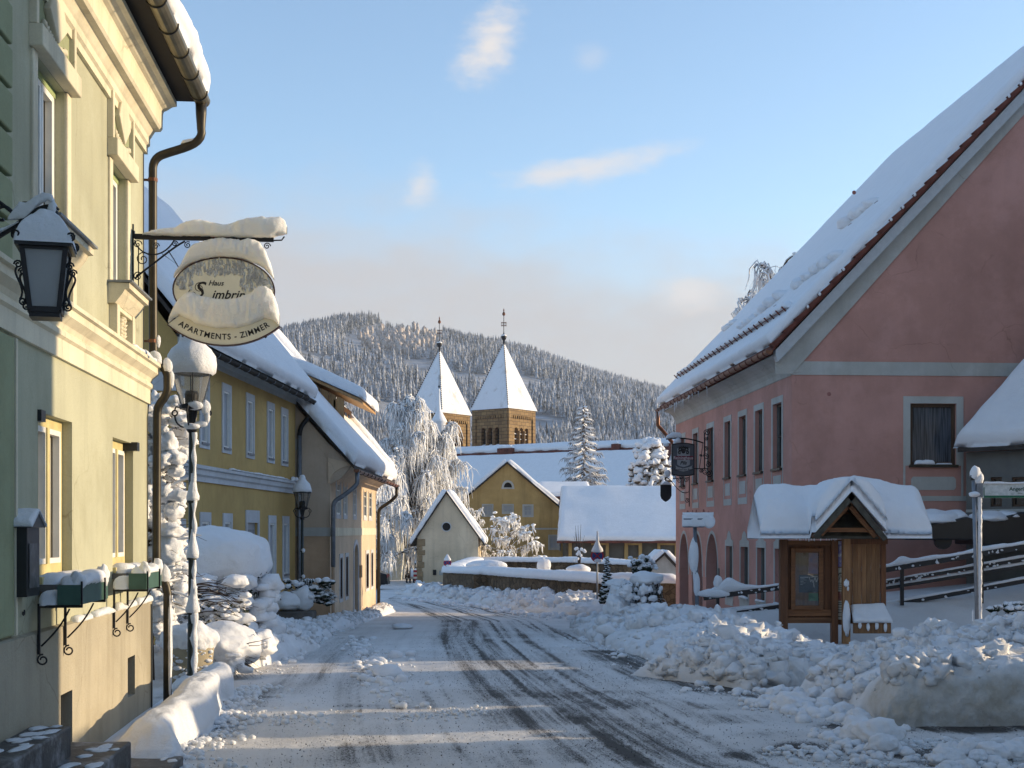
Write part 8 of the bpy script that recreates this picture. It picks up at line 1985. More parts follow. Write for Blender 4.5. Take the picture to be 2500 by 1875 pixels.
 snow_obj('snow', [snow_strip([s.p(a1 - .05, 0, zt_ - .02), s.p(am + .05, 0, zt_ + .02)], .16, .16, 3), snow_strip([q(268, 702), q(380, 688), q(430, 690)], .10, .16, 4, amp=.6), blob(q(270, 762), .09, .05, .06, 4, 2, .3)], root)
 # second sign: shield on a scroll arm
 u2 = f.u(1689); s2 = Fr(f.p(u2, 0, 0), f.n, -f.u); m3 = lambda x, y: s2.uz(1560 + x * .24412, 900 + y * .24412); q = lambda x, y, o=0.0: s2.p(m3(x, y)[0], o, m3(x, y)[1])
 root = thing('shield_sign', q(268, 1230), 'small dark shield-shaped sign hanging from scrolled iron by the pink house corner', 'sign')
 pts = [m3(x, y) for x, y in ((214, 1160), (325, 1160), (325, 1270), (312, 1300), (290, 1320), (268, 1333), (245, 1320), (224, 1300), (214, 1270))]
 k = MB(); k.prism(s2, pts, -.03, .03); sb = k.build('shield', M['black_paint'], root, bevel=.01)
 ir = MB(); ir.tube([q(503, 1075), q(503, 1380)], .018, 6); ir.tube(bez([q(503, 1230), q(440, 1270), q(370, 1230), q(350, 1140), q(300, 1060), q(250, 1060), q(245, 1110), q(275, 1120)], 24), .014, 5); ir.tube([q(345, 1100), q(500, 1090)], .014, 5); ir.tube([q(268, 1120), q(268, 1165)], .01, 5)
 for (x, y, r0, a, t) in ((440, 1185, .09, 0, 1.7), (480, 1320, .08, 1, 1.5), (400, 1120, .09, 0, 1.5), (470, 1110, .08, 2, 1.5), (350, 1090, .07, 1, 1.4), (420, 1090, .06, 0, 1.4)): ir.tube(spiral(q(x, y), s2.u, (0, 0, 1), r0, r0 * .2, a, t), .013, 5)
 ir.build('iron_bracket', M['iron'], root)
 snow_obj('snow', [puff(s2, m3(325, 0)[0] + .02, m3(214, 0)[0] - .02, lambda a_: m3(0, 1162)[1], interp(sorted([(m3(325, 0)[0], m3(0, 1158)[1]), (m3(268, 0)[0], m3(0, 1120)[1]), (m3(214, 0)[0], m3(0, 1158)[1])])), 0, .07, 24, 8, 3, .2, 1), blob(q(285, 1050), .10, .05, .12, 4, 3, .3)], sb)
M['sign_dark'] = plain('slate_sign_face', (.085, .09, .10), .5); M['sign_grey'] = plain('pale_grey_print', (.34, .34, .34), .5); M['sign_crimson'] = plain('crimson_print', (.17, .012, .03), .5); M['sign_pale'] = plain('pale_lettering', (.55, .5, .48), .5)
inn_signs()

# ------------------------------------------------------------------ vegetation
def frost_mat(name, twig, c=(.80, .80, .81), scale=9.0, bias=0.0, upw=1.0):
 mt, nn, ll, b = new_mat(name)
 ge = nn.new('ShaderNodeNewGeometry'); sp = nn.new('ShaderNodeSeparateXYZ'); ll.new(ge.outputs['Normal'], sp.inputs[0])
 ad = nn.new('ShaderNodeMath'); ad.operation = 'MULTIPLY_ADD'; ll.new(sp.outputs[2], ad.inputs[0]); ad.inputs[1].default_value = .35 * upw; ll.new(noise_node(nn, ll, scale, 3, .7), ad.inputs[2])
 ll.new(ramp(nn, ll, ad.outputs[0], .36 - bias, .62 - bias, twig, c), b.inputs['Base Color']); b.inputs['Roughness'].default_value = .9; b.inputs['Specular IOR Level'].default_value = .1
 return mt
M['bark'] = frost_mat('snowy_bark', (.07, .05, .035), scale=5, bias=-.12)
M['frost'] = frost_mat('frosted_twigs', (.36, .33, .30), (.86, .86, .86), scale=3, bias=.26)
M['frost_larch'] = frost_mat('frosted_larch_twigs', (.09, .065, .045), scale=3, bias=-.06)
M['needles'] = frost_mat('dark_needles_with_snow', (.02, .028, .018), scale=14, bias=-.10)
M['twig'] = plain('brown_twig', (.06, .04, .03), .9)
def tubes(paths, radii, n=3):
 V, F, b = [], [], 0
 for p, r in zip(paths, radii):
  p = np.asarray(p, dtype=float); m_ = len(p); d = np.gradient(p, axis=0); d /= np.linalg.norm(d, axis=1)[:, None] + 1e-9
  ref = np.where(np.abs(d[:, 2:3]) < .9, np.array([[0, 0, 1.0]]), np.array([[1.0, 0, 0]])); x = np.cross(d, ref); x /= np.linalg.norm(x, axis=1)[:, None] + 1e-9; y = np.cross(d, x)
  rr = np.broadcast_to(np.asarray(r, dtype=float), (m_,)) if np.ndim(r) <= 1 else r
  an = np.linspace(0, 2 * math.pi, n, endpoint=False)
  V.append((p[:, None] + (x[:, None] * np.cos(an)[None, :, None] + y[:, None] * np.sin(an)[None, :, None]) * rr[:, None, None]).reshape(-1, 3))
  idx = b + np.arange(m_ * n).reshape(m_, n); nx_ = np.roll(idx, -1, 1)
  F.append(np.stack([idx[:-1].ravel(), nx_[:-1].ravel(), nx_[1:].ravel(), idx[1:].ravel()], 1)); b += m_ * n
 return np.concatenate(V), np.concatenate(F)
def quadt(v, f):  # triangles to quads for merging
 f = np.asarray(f); return v, (np.concatenate([f, f[:, 2:3]], 1) if f.shape[1] == 3 else f)
def weeping_tree(name, label, cat, x, y, h, rad, seed, limbs=16, strands=900, thick=.05, spread=1.0, lean=0.0, droop=1.0, low=.12, clumps=120, slen=(.10, .34), group=None, nt=3):
 r_ = np.random.default_rng(seed); z0 = float(gz(y)) - .1
 root = thing(name, (x, y, z0), label, cat, group)
 T = np.linspace(0, 1, 10); trunk = np.stack([x + lean * T ** 2 + .15 * np.sin(T * 5 + seed), y + 0 * T, z0 + T * h * .93], 1)
 P_, R_ = [trunk], [np.interp(T, [0, 1], [h * .016, h * .003])]
 ends = []
 for i in range(limbs):
  t0 = low + (1 - low) * (i / limbs) ** .85; o = np.array([np.interp(t0, T, trunk[:, k]) for k in range(3)])
  a = i * 2.4 + r_.uniform(-.4, .4); L = rad * spread * (1.12 - .72 * t0) * r_.uniform(.75, 1.15)
  s_ = np.linspace(0, 1, 9); rise = h * .17 * (1.15 - .5 * t0)
  hz = rise * (1.9 * s_ - 1.15 * s_ ** 2.4 * droop)
  pl = np.stack([o[0] + math.cos(a) * L * s_, o[1] + math.sin(a) * L * s_, np.minimum(o[2] + hz, z0 + h)], 1); pl[1:] += r_.normal(0, .05 * rad / 3, (8, 3)); P_.append(pl); R_.append(np.linspace(h * .006, h * .0018, 9)); ends.append(pl)
  for j in range(5):
   q = r_.uniform(.25, .95); o2 = np.array([np.interp(q, s_, pl[:, k]) for k in range(3)]); a2 = a + r_.uniform(-1.3, 1.3); L2 = L * r_.uniform(.2, .5); s2 = np.linspace(0, 1, 6)
   p2 = np.stack([o2[0] + math.cos(a2) * L2 * s2, o2[1] + math.sin(a2) * L2 * s2, o2[2] + L2 * (.6 * s2 - .9 * droop * s2 ** 2)], 1); P_.append(p2); R_.append(np.linspace(h * .0028, h * .001, 6)); ends.append(p2)
 v, f = tubes(P_, R_, 5); mesh_np('trunk', v, f, M['bark'], root, None, True)
 S_, SR = [], []; C_ = []
 for k in range(strands):
  pl = ends[int(r_.integers(len(ends)))]; q = r_.uniform(.15, 1) ** .7; j = q * (len(pl) - 1); i0 = int(j); i1 = min(i0 + 1, len(pl) - 1); o = pl[i0] + (pl[i1] - pl[i0]) * (j - i0)
  Ls = h * r_.uniform(*slen) * (.6 + .6 * q); s2 = np.linspace(0, 1, 6); a = r_.uniform(0, 6.28); w = Ls * r_.uniform(.10, .38)
  drp = Ls * (s2 ** 1.5) * r_.uniform(.5, 1.0) * droop - Ls * .16 * np.sin(s2 * math.pi)
  p = np.stack([o[0] + math.cos(a) * w * s2, o[1] + math.sin(a) * w * s2, o[2] - drp], 1); p[1:] += r_.normal(0, Ls * .03, (5, 3)); p[:, 2] = np.maximum(p[:, 2], z0 + .25)
  S_.append(p); SR.append(np.array([.7, 1.1, 1.2, 1.0, .8, .3]) * thick * r_.uniform(.6, 1.5))
  if k % 3 == 0:
   for _ in range(2):
    jj = r_.integers(1, 5); b0 = p[jj]; aa = r_.uniform(0, 6.28); ll_ = Ls * r_.uniform(.12, .3); S_.append(np.stack([b0, b0 + np.array([math.cos(aa) * ll_ * .6, math.sin(aa) * ll_ * .6, -ll_ * .35]), b0 + np.array([math.cos(aa) * ll_ * .9, math.sin(aa) * ll_ * .9, -ll_ * .9])])); SR.append(np.array([.8, .8, .2]) * thick * .8)
 v, f = tubes(S_, SR, nt); parts = [(v, f)]
 for _ in range(clumps):
  pl = ends[int(r_.integers(len(ends)))]; o = pl[int(r_.integers(2, len(pl)))]; sz = thick * r_.uniform(2.0, 5.0); parts.append(quadt(*blob(o + r_.normal(0, .1, 3), sz, sz, sz * .55, int(r_.integers(999)), 1, .5)))
 v, f = merge(parts); mesh_np('crown', v, f, M['frost'], root, None, True)
 return root
weeping_tree('birch', 'tall weeping birch white with frost rising behind the small chapel', 'birch', P(1000, HY, 97).x, 97, 13.6, 2.9, 5, 28, 2300, .042, 1.0, .2, clumps=160, slen=(.08, .24))
weeping_tree('birch', 'lower frosted birch leaning over the right slope of the chapel roof', 'birch', P(1056, HY, 99).x, 99, 11.8, 2.3, 9, 22, 1500, .042, 1.05, .5, clumps=120, slen=(.08, .24))
weeping_tree('birch', 'broad frosted birch hanging beside the peach house gutter', 'birch', P(930, HY, 92).x, 92, 9.2, 2.6, 19, 18, 1000, .042, 1.05, .2, clumps=90, slen=(.1, .26))
weeping_tree('ornamental_tree', 'small snow-laden ornamental tree in front of the yellow gable house', 'tree', P(1240, HY, 88).x, 88, 4.6, 2.0, 23, 20, 420, .045, 1.15, 0, .7, .22, 110, (.06, .2))
weeping_tree('young_tree', 'slim frosted young tree between the chapel and the yellow gable house', 'tree', P(1158, HY, 93).x, 93, 5.2, 1.1, 27, 14, 260, .03, 1.1, 0, .5, .25, 40, (.06, .18))
weeping_tree('birch', 'birch whose drooping tips show above the pink house roof', 'birch', P(1895, HY, 64).x, 64, 16.9, 2.4, 31, 22, 700, .03, 1.0, .1, clumps=50, slen=(.06, .16))
weeping_tree('birch', 'second birch with hanging tips peeping over the pink roof edge', 'birch', P(1838, HY, 66).x, 66, 15.7, 2.0, 33, 20, 600, .03, 1.0, .1, clumps=40, slen=(.06, .16))
weeping_tree('birch', 'frosted bare tree in the garden behind the peach house roof', 'birch', P(880, HY, 84).x, 84, 8.3, 2.6, 37, 18, 600, .035, 1.0, .1, clumps=60, slen=(.08, .2))
def larch(name, label, x, y, h, rad, seed, n=70):
 r_ = np.random.default_rng(seed); z0 = float(gz(y)) - .1; root = thing(name, (x, y, z0), label, 'larch')
 P_, R_ = [np.array([[x, y, z0], [x + .1, y, z0 + h * .5], [x, y, z0 + h]])], [np.array([h * .014, h * .009, h * .002])]; S_, SR, SN = [], [], []
 for i in range(n):
  t = .14 + .85 * (i / n); a = i * 2.4 + r_.uniform(-.3, .3); L = rad * (1.04 - t) * r_.uniform(.75, 1.2) + .25; s_ = np.linspace(0, 1, 7)
  o = np.array([x, y, z0 + h * t]); pl = np.stack([o[0] + math.cos(a) * L * s_, o[1] + math.sin(a) * L * s_, o[2] - L * .42 * s_ + L * .22 * s_ ** 3], 1); P_.append(pl); R_.append(np.linspace(h * .004, h * .0012, 7))
  for _ in range(int(14 + 16 * (1 - t))):
   q = r_.uniform(.2, 1); k = q * 6; i0 = int(k); o2 = pl[i0] + (pl[min(i0 + 1, 6)] - pl[i0]) * (k - i0); aa = a + r_.choice([-1, 1]) * r_.uniform(.5, 1.4); ll_ = L * r_.uniform(.12, .32); S_.append(np.stack([o2, o2 + np.array([math.cos(aa) * ll_ * .6, math.sin(aa) * ll_ * .6, -ll_ * .3]), o2 + np.array([math.cos(aa) * ll_, math.sin(aa) * ll_, -ll_ * .95])])); SR.append(np.array([.03, .035, .012]))
  SN.append((pl[1:] + np.array([0, 0, .06]), np.interp(np.linspace(0, 1, 6), [0, .6, 1], [.06, .11, .03]) * r_.uniform(.6, 1.3)))
 v, f = tubes(P_, R_, 5); mesh_np('trunk', v, f, M['bark'], root, None, True)
 v, f = tubes(S_, SR, 3); mesh_np('crown', v, f, M['frost_larch'], root, None, True)
 v, f = tubes([a for a, b_ in SN], [b_ for a, b_ in SN], 5); mesh_np('branch_snow', v, f, M['snow'], root, None, True)
larch('larch', 'tall open larch with drooping snowy branches before the abbey roof', P(1424, HY, 120).x, 120, 15.4, 4.3, 3, 130)
def bushy_tree(name, label, cat, x, y, z0, h, rad, seed, n=260, sz=.22, leaf='needles'):
 r_ = np.random.default_rng(seed); root = thing(name, (x, y, z0), label, cat)
 P_, R_, parts, dark = [np.array([[x, y, z0], [x, y, z0 + h * .9]])], [np.array([rad * .06, rad * .02])], [], []
 for i in range(n):
  u = r_.random(); a = r_.uniform(0, 6.28); q = r_.random() ** .45; prof = math.sqrt(max(.05, 1 - (1.9 * u - .9) ** 2))
  c = np.array([x + math.cos(a) * rad * q * prof, y + math.sin(a) * rad * q * prof, z0 + h * (.12 + .86 * u)]); s_ = sz * r_.uniform(.5, 1.2)
  parts.append(blob(c, s_ * r_.uniform(.7, 1.3), s_, s_ * r_.uniform(.6, 1.1), int(r_.integers(9999)), 2, .7, 1.9, .2))
  dark.append(blob(c - np.array([s_ * r_.uniform(-.4, .4), 0, s_ * .6]), s_ * .9, s_ * .9, s_ * .5, int(r_.integers(9999)), 1, .6))
  if i % 3 == 0: P_.append(np.stack([[x, y, c[2] - .3 * rad * q], c])); R_.append(np.array([rad * .02, rad * .012]))
 v, f = tubes(P_, R_, 5); mesh_np('trunk', v, f, M['bark'], root, None, True)
 snow_obj('foliage', dark, root, mat=leaf); snow_obj('branch_snow', parts, root)
 return root
bushy_tree('round_tree', 'round snow-covered tree before the abbey roof next to the pink house', 'tree', P(1587, HY, 118).x, 118, -1.8, 12.2, 2.1, 3, 520, .36, 'frost_larch')
def sapling():
 p = P(1414, 1370, 76); root = thing('sapling', p, 'thin bare sapling behind the courtyard wall', 'sapling'); k = MB(); r_ = np.random.default_rng(2)
 for i in range(7): a = r_.uniform(-.5, .5); k.tube([p + Vector((0, 0, -.8)), p + Vector((a * .4, 0, .8)), p + Vector((a * 1.0, 0, r_.uniform(1.4, 2.4)))], [.035, .022, .006], 4)
 k.build('stem', M['twig'], root); snow_obj('snow', [blob(p + Vector((r_.uniform(-.35, .35), -.03, r_.uniform(0, .8))), .09, .06, .10, i, 2, .4) for i in range(12)], root)
sapling()

def twigs(mb, c, n, L, r_, up=.3, rad=.006, spread=1.0):
 for _ in range(n):
  a = r_.uniform(0, 6.28); e = r_.uniform(-.3, 1) * up; d = Vector((math.cos(a) * spread, math.sin(a) * spread, e)).normalized(); l = L * r_.uniform(.5, 1.1); o = Vector(c) + Vector(r_.normal(0, L * .15, 3)); k = Vector(r_.normal(0, .12, 3)) * l
  mb.tube([o, o + d * l * .5 + k, o + d * l + Vector((0, 0, -.12 * l))], [rad, rad * .7, rad * .3], 4)
def creeper():
 x0, y0_ = P(418, HY, 17.3).x, 17.3
 root = thing('snowy_climber', (x0, y0_, 0), 'sunlit climbing shrub thick with snow pads behind the green house corner', 'shrub')
 r_ = np.random.default_rng(6); ps, k = [], MB()
 for i in range(260):
  t = i / 260; z = .55 + 3.05 * t; w = .42 * (1.0 - .35 * abs(t - .5)) ; a = r_.uniform(0, 6.28); q = r_.random() ** .6
  c = np.array([x0 - .22 + w * q * math.cos(a) + .10 * math.sin(t * 9), y0_ + .5 * q * math.sin(a), z + r_.uniform(-.1, .1)]); s_ = .055 + .12 * r_.random() ** 1.6
  ps.append(blob(c, s_ * r_.uniform(.7, 1.4), s_, s_ * r_.uniform(.7, 1.35), i, 3, .6, 1.8, .3, r_.uniform(0, 6), .5))
  if i % 5 == 0: twigs(k, c, 2, .32, r_, .5, .006)
 for x, z, s_ in ((430, 985, .19), (442, 1030, .17), (408, 1000, .2), (425, 1120, .2), (400, 1080, .2), (430, 1210, .18), (412, 1300, .2)):
  p = P(x, z, 17.0); ps.append(blob(p, s_ * .9, s_ * .8, s_ * .6, z, 3, .6, 1.8, .4, z, .4))
 for i in range(46): z = r_.uniform(.8, 3.4); o = Vector((x0 - .25, y0_ + .1, z)); a = r_.uniform(-.9, .9); k.tube([o, o + Vector((.25 * math.cos(a), -.2, .12)), o + Vector((.52 * r_.uniform(.6, 1.1), -.2 + .3 * math.sin(a), r_.uniform(-.05, .2)))], [.009, .006, .002], 4)
 k.tube([(x0 - .25, y0_, -.1), (x0 - .3, y0_, 1.8), (x0 - .15, y0_, 3.6)], [.035, .03, .012], 6)
 k.build('stem', M['twig'], root); snow_obj('snow', ps, root)
 sn = []
 S_ = [];
 for i in range(50):
  z = r_.uniform(.7, 2.4); o = np.array([x0 - .2 + r_.normal(0, .1), y0_ - .2 + r_.normal(0, .2), z]); d = np.array([r_.uniform(.15, .5), r_.uniform(-.3, .3), r_.uniform(-.15, .25)]); S_.append(np.stack([o, o + d * .6 + [0, 0, .03], o + d]))
 v, f = tubes(S_, [np.array([.016, .022, .008])] * len(S_), 5); mesh_np('frosted_twig', v, f, M['frost'], root, None, True)
creeper()
def hedge():
 c0 = Vector((-4.82, 21.4, float(gz(21.4)))); root = thing('snow_capped_hedge', c0, 'big rounded hedge under a smooth dome of snow by the ochre house', 'hedge')
 r_ = np.random.default_rng(8)
 v, f = ico(5); v = v.copy(); d = 1 + .10 * (fbm(v * 1.4, 3, 4) - .5); v *= d[:, None]; v = np.sign(v) * np.abs(v) ** .8; v[:, 2] = np.where(v[:, 2] < 0, v[:, 2] * .5, v[:, 2]); v = v * np.array([.86, .95, .64]) + np.array([c0.x - .04, c0.y, c0.z + 1.50]); v += (fbm(v * 2.4, 4, 9) - .5)[:, None] * .16
 mesh_np('snow_dome', v, f, M['snow'], root, None, True)
 lv, sn = [], []
 for i in range(950):
  a = r_.uniform(0, 6.28); q = r_.random() ** .4; z = r_.uniform(.0, 1.45); c = np.array([c0.x + .84 * q * math.cos(a), c0.y + .9 * q * math.sin(a), c0.z + z]); s_ = r_.uniform(.022, .055)
  n = r_.normal(0, 1, 3); n /= np.linalg.norm(n); t = np.cross(n, [0, 0, 1.0]); t /= np.linalg.norm(t) + 1e-9; b_ = np.cross(n, t); lv.append((np.stack([c - t * s_, c + b_ * s_ * .6, c + t * s_, c - b_ * s_ * .6]), np.array([[0, 1, 2, 3]])))
 v, f = merge(lv); mesh_np('foliage', v, f, M['needles'], root, None, False)
 for i in range(150):
  a = r_.uniform(-2.6, 1.2); z = r_.uniform(.05, 1.3); s_ = r_.uniform(.05, .20) * (1 if r_.random() < .8 else 1.5); sn.append(blob((c0.x + .86 * math.cos(a), c0.y + .92 * math.sin(a), c0.z + z), s_, s_, s_ * .75, i, 2, .45, 1.6, .4, 0, .3))
 snow_obj('snow', sn, root)
 k = MB(); k.lathe(c0 + Vector((0, .05, 0)), [(.7, -.1), (.82, .5), (.8, 1.1), (.5, 1.5)], 12, sy=1.05); k.build('inner_growth', M['needles'], root)
 # the heap of snowy twigs in front of it, against the garden corner
 c1 = Vector((-4.45, 18.9, float(gz(18.9)))); r2 = thing('snowed_bush', c1, 'bush of bent brown twigs bowed under snow before the domed hedge', 'bush')
 sn, k = [], MB()
 for i in range(70):
  a = r_.uniform(0, 6.28); q = r_.random() ** .5; z = r_.uniform(.2, 1.3); s_ = .05 + .13 * r_.random() ** 2; c = (c1.x + .62 * q * math.cos(a), c1.y + .6 * q * math.sin(a), c1.z + z); sn.append(blob(c, s_ * 1.1, s_, s_ * .7, i, 3, .4, 1.6, .45, 0, .2))
  twigs(k, c, 2, .34, r_, .3, .007)
 for i in range(14): a = r_.uniform(-.6, .5); o = c1 + Vector((-.1, -.35, r_.uniform(.8, 1.25))); k.tube(bez([o, o + Vector((.3, -.1, .15)), o + Vector((.75 * math.cos(a), -.15, -.05 + .5 * math.sin(a)))], 6), [.009, .009, .007, .006, .004, .002], 4)
 dk = []
 for i in range(1100):
  a = r_.uniform(0, 6.28); q = r_.random() ** .3; c = np.array([c1.x + .64 * q * math.cos(a), c1.y + .55 * q * math.sin(a), c1.z + r_.uniform(0, 1.0)]); s_ = r_.uniform(.02, .06); n = r_.normal(0, 1, 3); n /= np.linalg.norm(n); t = np.cross(n, [0, 0, 1.0]); t /= np.linalg.norm(t) + 1e-9; b_ = np.cross(n, t); dk.append((np.stack([c - t * s_, c + b_ * s_ * .6, c + t * s_, c - b_ * s_ * .6]), np.array([[0, 1, 2, 3]])))
 v, f = merge(dk); mesh_np('foliage', v, f, M['needles'], r2, None, False); k.build('twig', M['twig'], r2); snow_obj('snow', sn, r2)
hedge()
def planter():
 x, y = P(466, HY, 16.6).x - .02, 16.6; z = float(gz(y)); root = thing('beige_planter', (x, y, z), 'beige planter wrapped in lumpy snow behind the sunlit street lamp', 'planter')
 k = MB(); k.lathe((x, y, z), [(.25, -.05), (.285, .25), (.31, .48), (.29, .50)], 24); k.build('pot', M['planter'], root, smooth=True)
 r_ = np.random.default_rng(3); v, f = blob((x, y, z + .56), .335, .335, .25, 4, 5, .22, 1.5, 0, 0, .06); sn = [(v, f)]
 for i in range(46):
  a = r_.uniform(-2.9, -.2); zz = r_.uniform(.10, .50); rr = .285 + .03 * zz; s_ = r_.uniform(.015, .05); sn.append(blob((x + rr * math.cos(a), y + rr * math.sin(a), z + zz), s_ * 1.2, s_, s_ * .6, i, 2, .5, 2))
 snow_obj('snow', sn, root)
 c = Vector((-3.92, 17.7, float(gz(17.7)))); r2 = thing('grass_tuft', c, 'dark ornamental grass tuft crushed under a mound of snow by the kerb', 'grass tuft')
 k = MB(); r_ = np.random.default_rng(12)
 for i in range(230):
  a = r_.uniform(-2.2, .9); L = r_.uniform(.2, .5); o = c + Vector((r_.normal(0, .06), r_.normal(0, .06), .15 + r_.uniform(0, .1))); d = Vector((math.cos(a), math.sin(a) * .8, r_.uniform(-.25, .5))); k.tube([o, o + d * L * .5 + Vector((0, 0, .03)), o + d * L + Vector((0, 0, -.10))], [.006, .005, .0015], 3, False)
 k.build('blades', M['twig'], r2)
 snow_obj('snow', [blob(c + Vector((-.02, .22, .40)), .46, .58, .36, 5, 5, .30, 1.2, .1, .3, .02), blob(c + Vector((.14, -.16, .22)), .20, .20, .14, 7, 4, .4, 1.7, .2), blob(c + Vector((.2, 1.75, .30)), .26, .45, .22, 10, 4, .35, 1.6, .3)] + [blob(c + Vector((r_.uniform(-.3, .5), r_.uniform(-.5, .9), r_.uniform(.1, .5))), r_.uniform(.04, .10), .07, r_.uniform(.03, .08), i, 3, .6, 1.8) for i in range(22)], r2); k = MB(); [twigs(k, c + Vector((r_.uniform(-.1, .4), r_.uniform(-.3, .7), .45)), 5, .34, r_, .5, .006) for _ in range(7)]; k.build('twig', M['twig'], r2)
M['planter'] = plaster('beige_planter', (.42, .36, .25), grain=.3, var=.15)
planter()
def entry_plants():
 def pot(px, py, Y, r, h, label, mat='terracotta'):
  p = P(px, py, Y); root = thing('potted_plant', p, label, 'potted plant'); k = MB(); k.lathe(p, [(r * .7, 0), (r, h), (r * 1.1, h), (r * 1.1, h + .05), (r * .8, h + .05)], 14); k.build('pot', M[mat], root, smooth=False); return root, p
 r_ = np.random.default_rng(4)
 root, p = pot(655, 1515, 27.5, .17, .2, 'terracotta pot with low snowy plant on the ochre house steps'); snow_obj('snow', [blob(p + Vector((r_.normal(0, .1), r_.normal(0, .1), .3 + r_.uniform(0, .25))), .07, .07, .05, i, 2, .4) for i in range(16)], root); snow_obj('leaves', [blob(p + Vector((r_.normal(0, .1), r_.normal(0, .1), .26 + r_.uniform(0, .22))), .08, .08, .05, i, 1, .6) for i in range(14)], root, mat='needles'); k = MB(); k.tube([p + Vector((-.02, 0, .2)), p + Vector((.0, 0, .95))], .008, 4); k.tube([p + Vector((-.12, 0, .86)), p + Vector((.12, 0, .9))], .008, 4); k.build('stake', M['twig'], root)
 def conifer(name, label, p, h, rad, n, seed):
  root = thing(name, p, label, 'conifer'); r_ = np.random.default_rng(seed); dk, sn = [], []
  for i in range(n):
   t = i / n; rr = rad * (1 - t * .88); a = i * 2.4; c = p + Vector((rr * .62 * math.cos(a), rr * .62 * math.sin(a), h * (.06 + .94 * t))); s_ = max(.35 * rr, .03) * r_.uniform(.8, 1.3); dk.append(blob(c, s_ * 1.2, s_ * 1.2, s_ * .7, i, 2, .7, 2.6));
   if r_.random() < .75: sn.append(blob(c + Vector((0, 0, s_ * .42)), s_ * 1.0, s_ * 1.0, s_ * .38, i + 50, 2, .5, 2))
  k = MB(); k.tube([p - Vector((0, 0, .1)), p + Vector((0, 0, h))], [rad * .12, .01], 6); k.build('trunk', M['twig'], root); snow_obj('foliage', dk, root, mat='needles'); snow_obj('snow', sn, root); return root
 conifer('small_conifer', 'little potted conifer with snow beside the ochre house door', P(622, 1488, 28.5), .95, .26, 40, 3)
 conifer('narrow_conifer', 'narrow dark conifer dusted with snow in the planted bed below the round sign', P(1482, 1478, 31), 1.15, .22, 56, 5)
 # trough with evergreen
 p = P(725, 1526, 29.5); root = thing('stone_trough', p, 'grey stone trough with snow mound and dark evergreen sprays by the ochre wall', 'trough')
 k = MB(); k.box(p.x - .62, p.x + .40, p.y - .25, p.y + .3, p.z - .1, p.z + .32); k.build('basin', M['stone_step'], root, bevel=.03)
 snow_obj('snow', [blob(p + Vector((-.2, 0, .5)), .36, .3, .26, 3, 4, .2, 1.3, .3), blob(p + Vector((.15, .05, .58)), .22, .25, .3, 4, 3, .25), *[blob(p + Vector((r_.uniform(-.3, .7), r_.uniform(-.1, .3), r_.uniform(.5, 1.05))), .09, .08, .05, i, 2, .5) for i in range(26)]], root)
 snow_obj('foliage', [blob(p + Vector((r_.uniform(-.35, .75), r_.uniform(0, .4), r_.uniform(.45, 1.0))), .10, .09, .05, i, 2, .7, 2.5) for i in range(60)], root, mat='needles')
 k = MB()
 for i in range(40): o = p + Vector((.2, .15, .6)); a = r_.uniform(-.6, 3.6); k.tube([o, o + Vector((math.cos(a) * .4, 0, .25 + .2 * math.sin(a))), o + Vector((math.cos(a) * .75, -.1, .25 * math.sin(a)))], [.012, .01, .003], 4)
 k.build('stem', M['needles'], root)
 p = P(728, 1570, 26.2); k = MB(); k.box(p.x - .4, p.x + .18, p.y - .45, p.y + .9, p.z - .2, p.z + .15); o = k.build('stone_slab', M['stone_wet'], None, p, bevel=.03); tag(o, 'bare dark stone slab step before the ochre house', 'step')
 # the planted bed at the right
 p = P(1568, 1500, 29); root = thing('weeping_shrub', p, 'drooping dark shrub under a snow cap in the planted bed', 'shrub')
 top = P(1578, 1410, 28); k = MB()
 for i in range(150): a = r_.uniform(0, 6.28); rr = r_.uniform(.05, .30); o = top + Vector((rr * math.cos(a), rr * math.sin(a), -.10)); k.tube([o, o + Vector((.08 * math.cos(a), .08 * math.sin(a), -.2)), o + Vector((.08 * math.cos(a), .08 * math.sin(a), -r_.uniform(.35, .6)))], [.016, .012, .003], 3, False)
 k.tube([p - Vector((0, 0, .3)), top], .03, 6); k.build('twig', M['needles'], root); snow_obj('snow', [blob(top + Vector((0, 0, -.05)), .36, .34, .20, 3, 4, .25, 1.6, .4)] + [blob(top + Vector((r_.uniform(-.3, .3), -.25, r_.uniform(-.4, -.1))), .04, .03, .05, i, 2, .5) for i in range(14)], root)
 p = P(1568, 1420, 30.5); root = thing('globe_shrub', p, 'small round clipped shrub mottled with snow against the stone wall', 'shrub'); c = P(1567, 1385, 30.5)
 snow_obj('foliage', [blob(c + Vector(r_.normal(0, .10, 3)), .08, .08, .07, i, 2, .6, 2.6) for i in range(40)], root, mat='needles'); snow_obj('snow', [blob(c + Vector((r_.normal(0, .12), r_.normal(0, .1) - .03, abs(r_.normal(0, .12)) - .02)), .055, .05, .04, i, 2, .5) for i in range(40)] + [blob(c + Vector((0, 0, .1)), .14, .13, .08, 2, 3, .3)], root); k = MB(); k.tube([p - Vector((0, 0, .5)), c], .025, 6); k.build('stem', M['twig'], root)
 p = P(1520, 1500, 28.5); root = thing('snow_laden_bush', p, 'bush bowed into a white hump between narrow conifer and drooping shrub', 'bush')
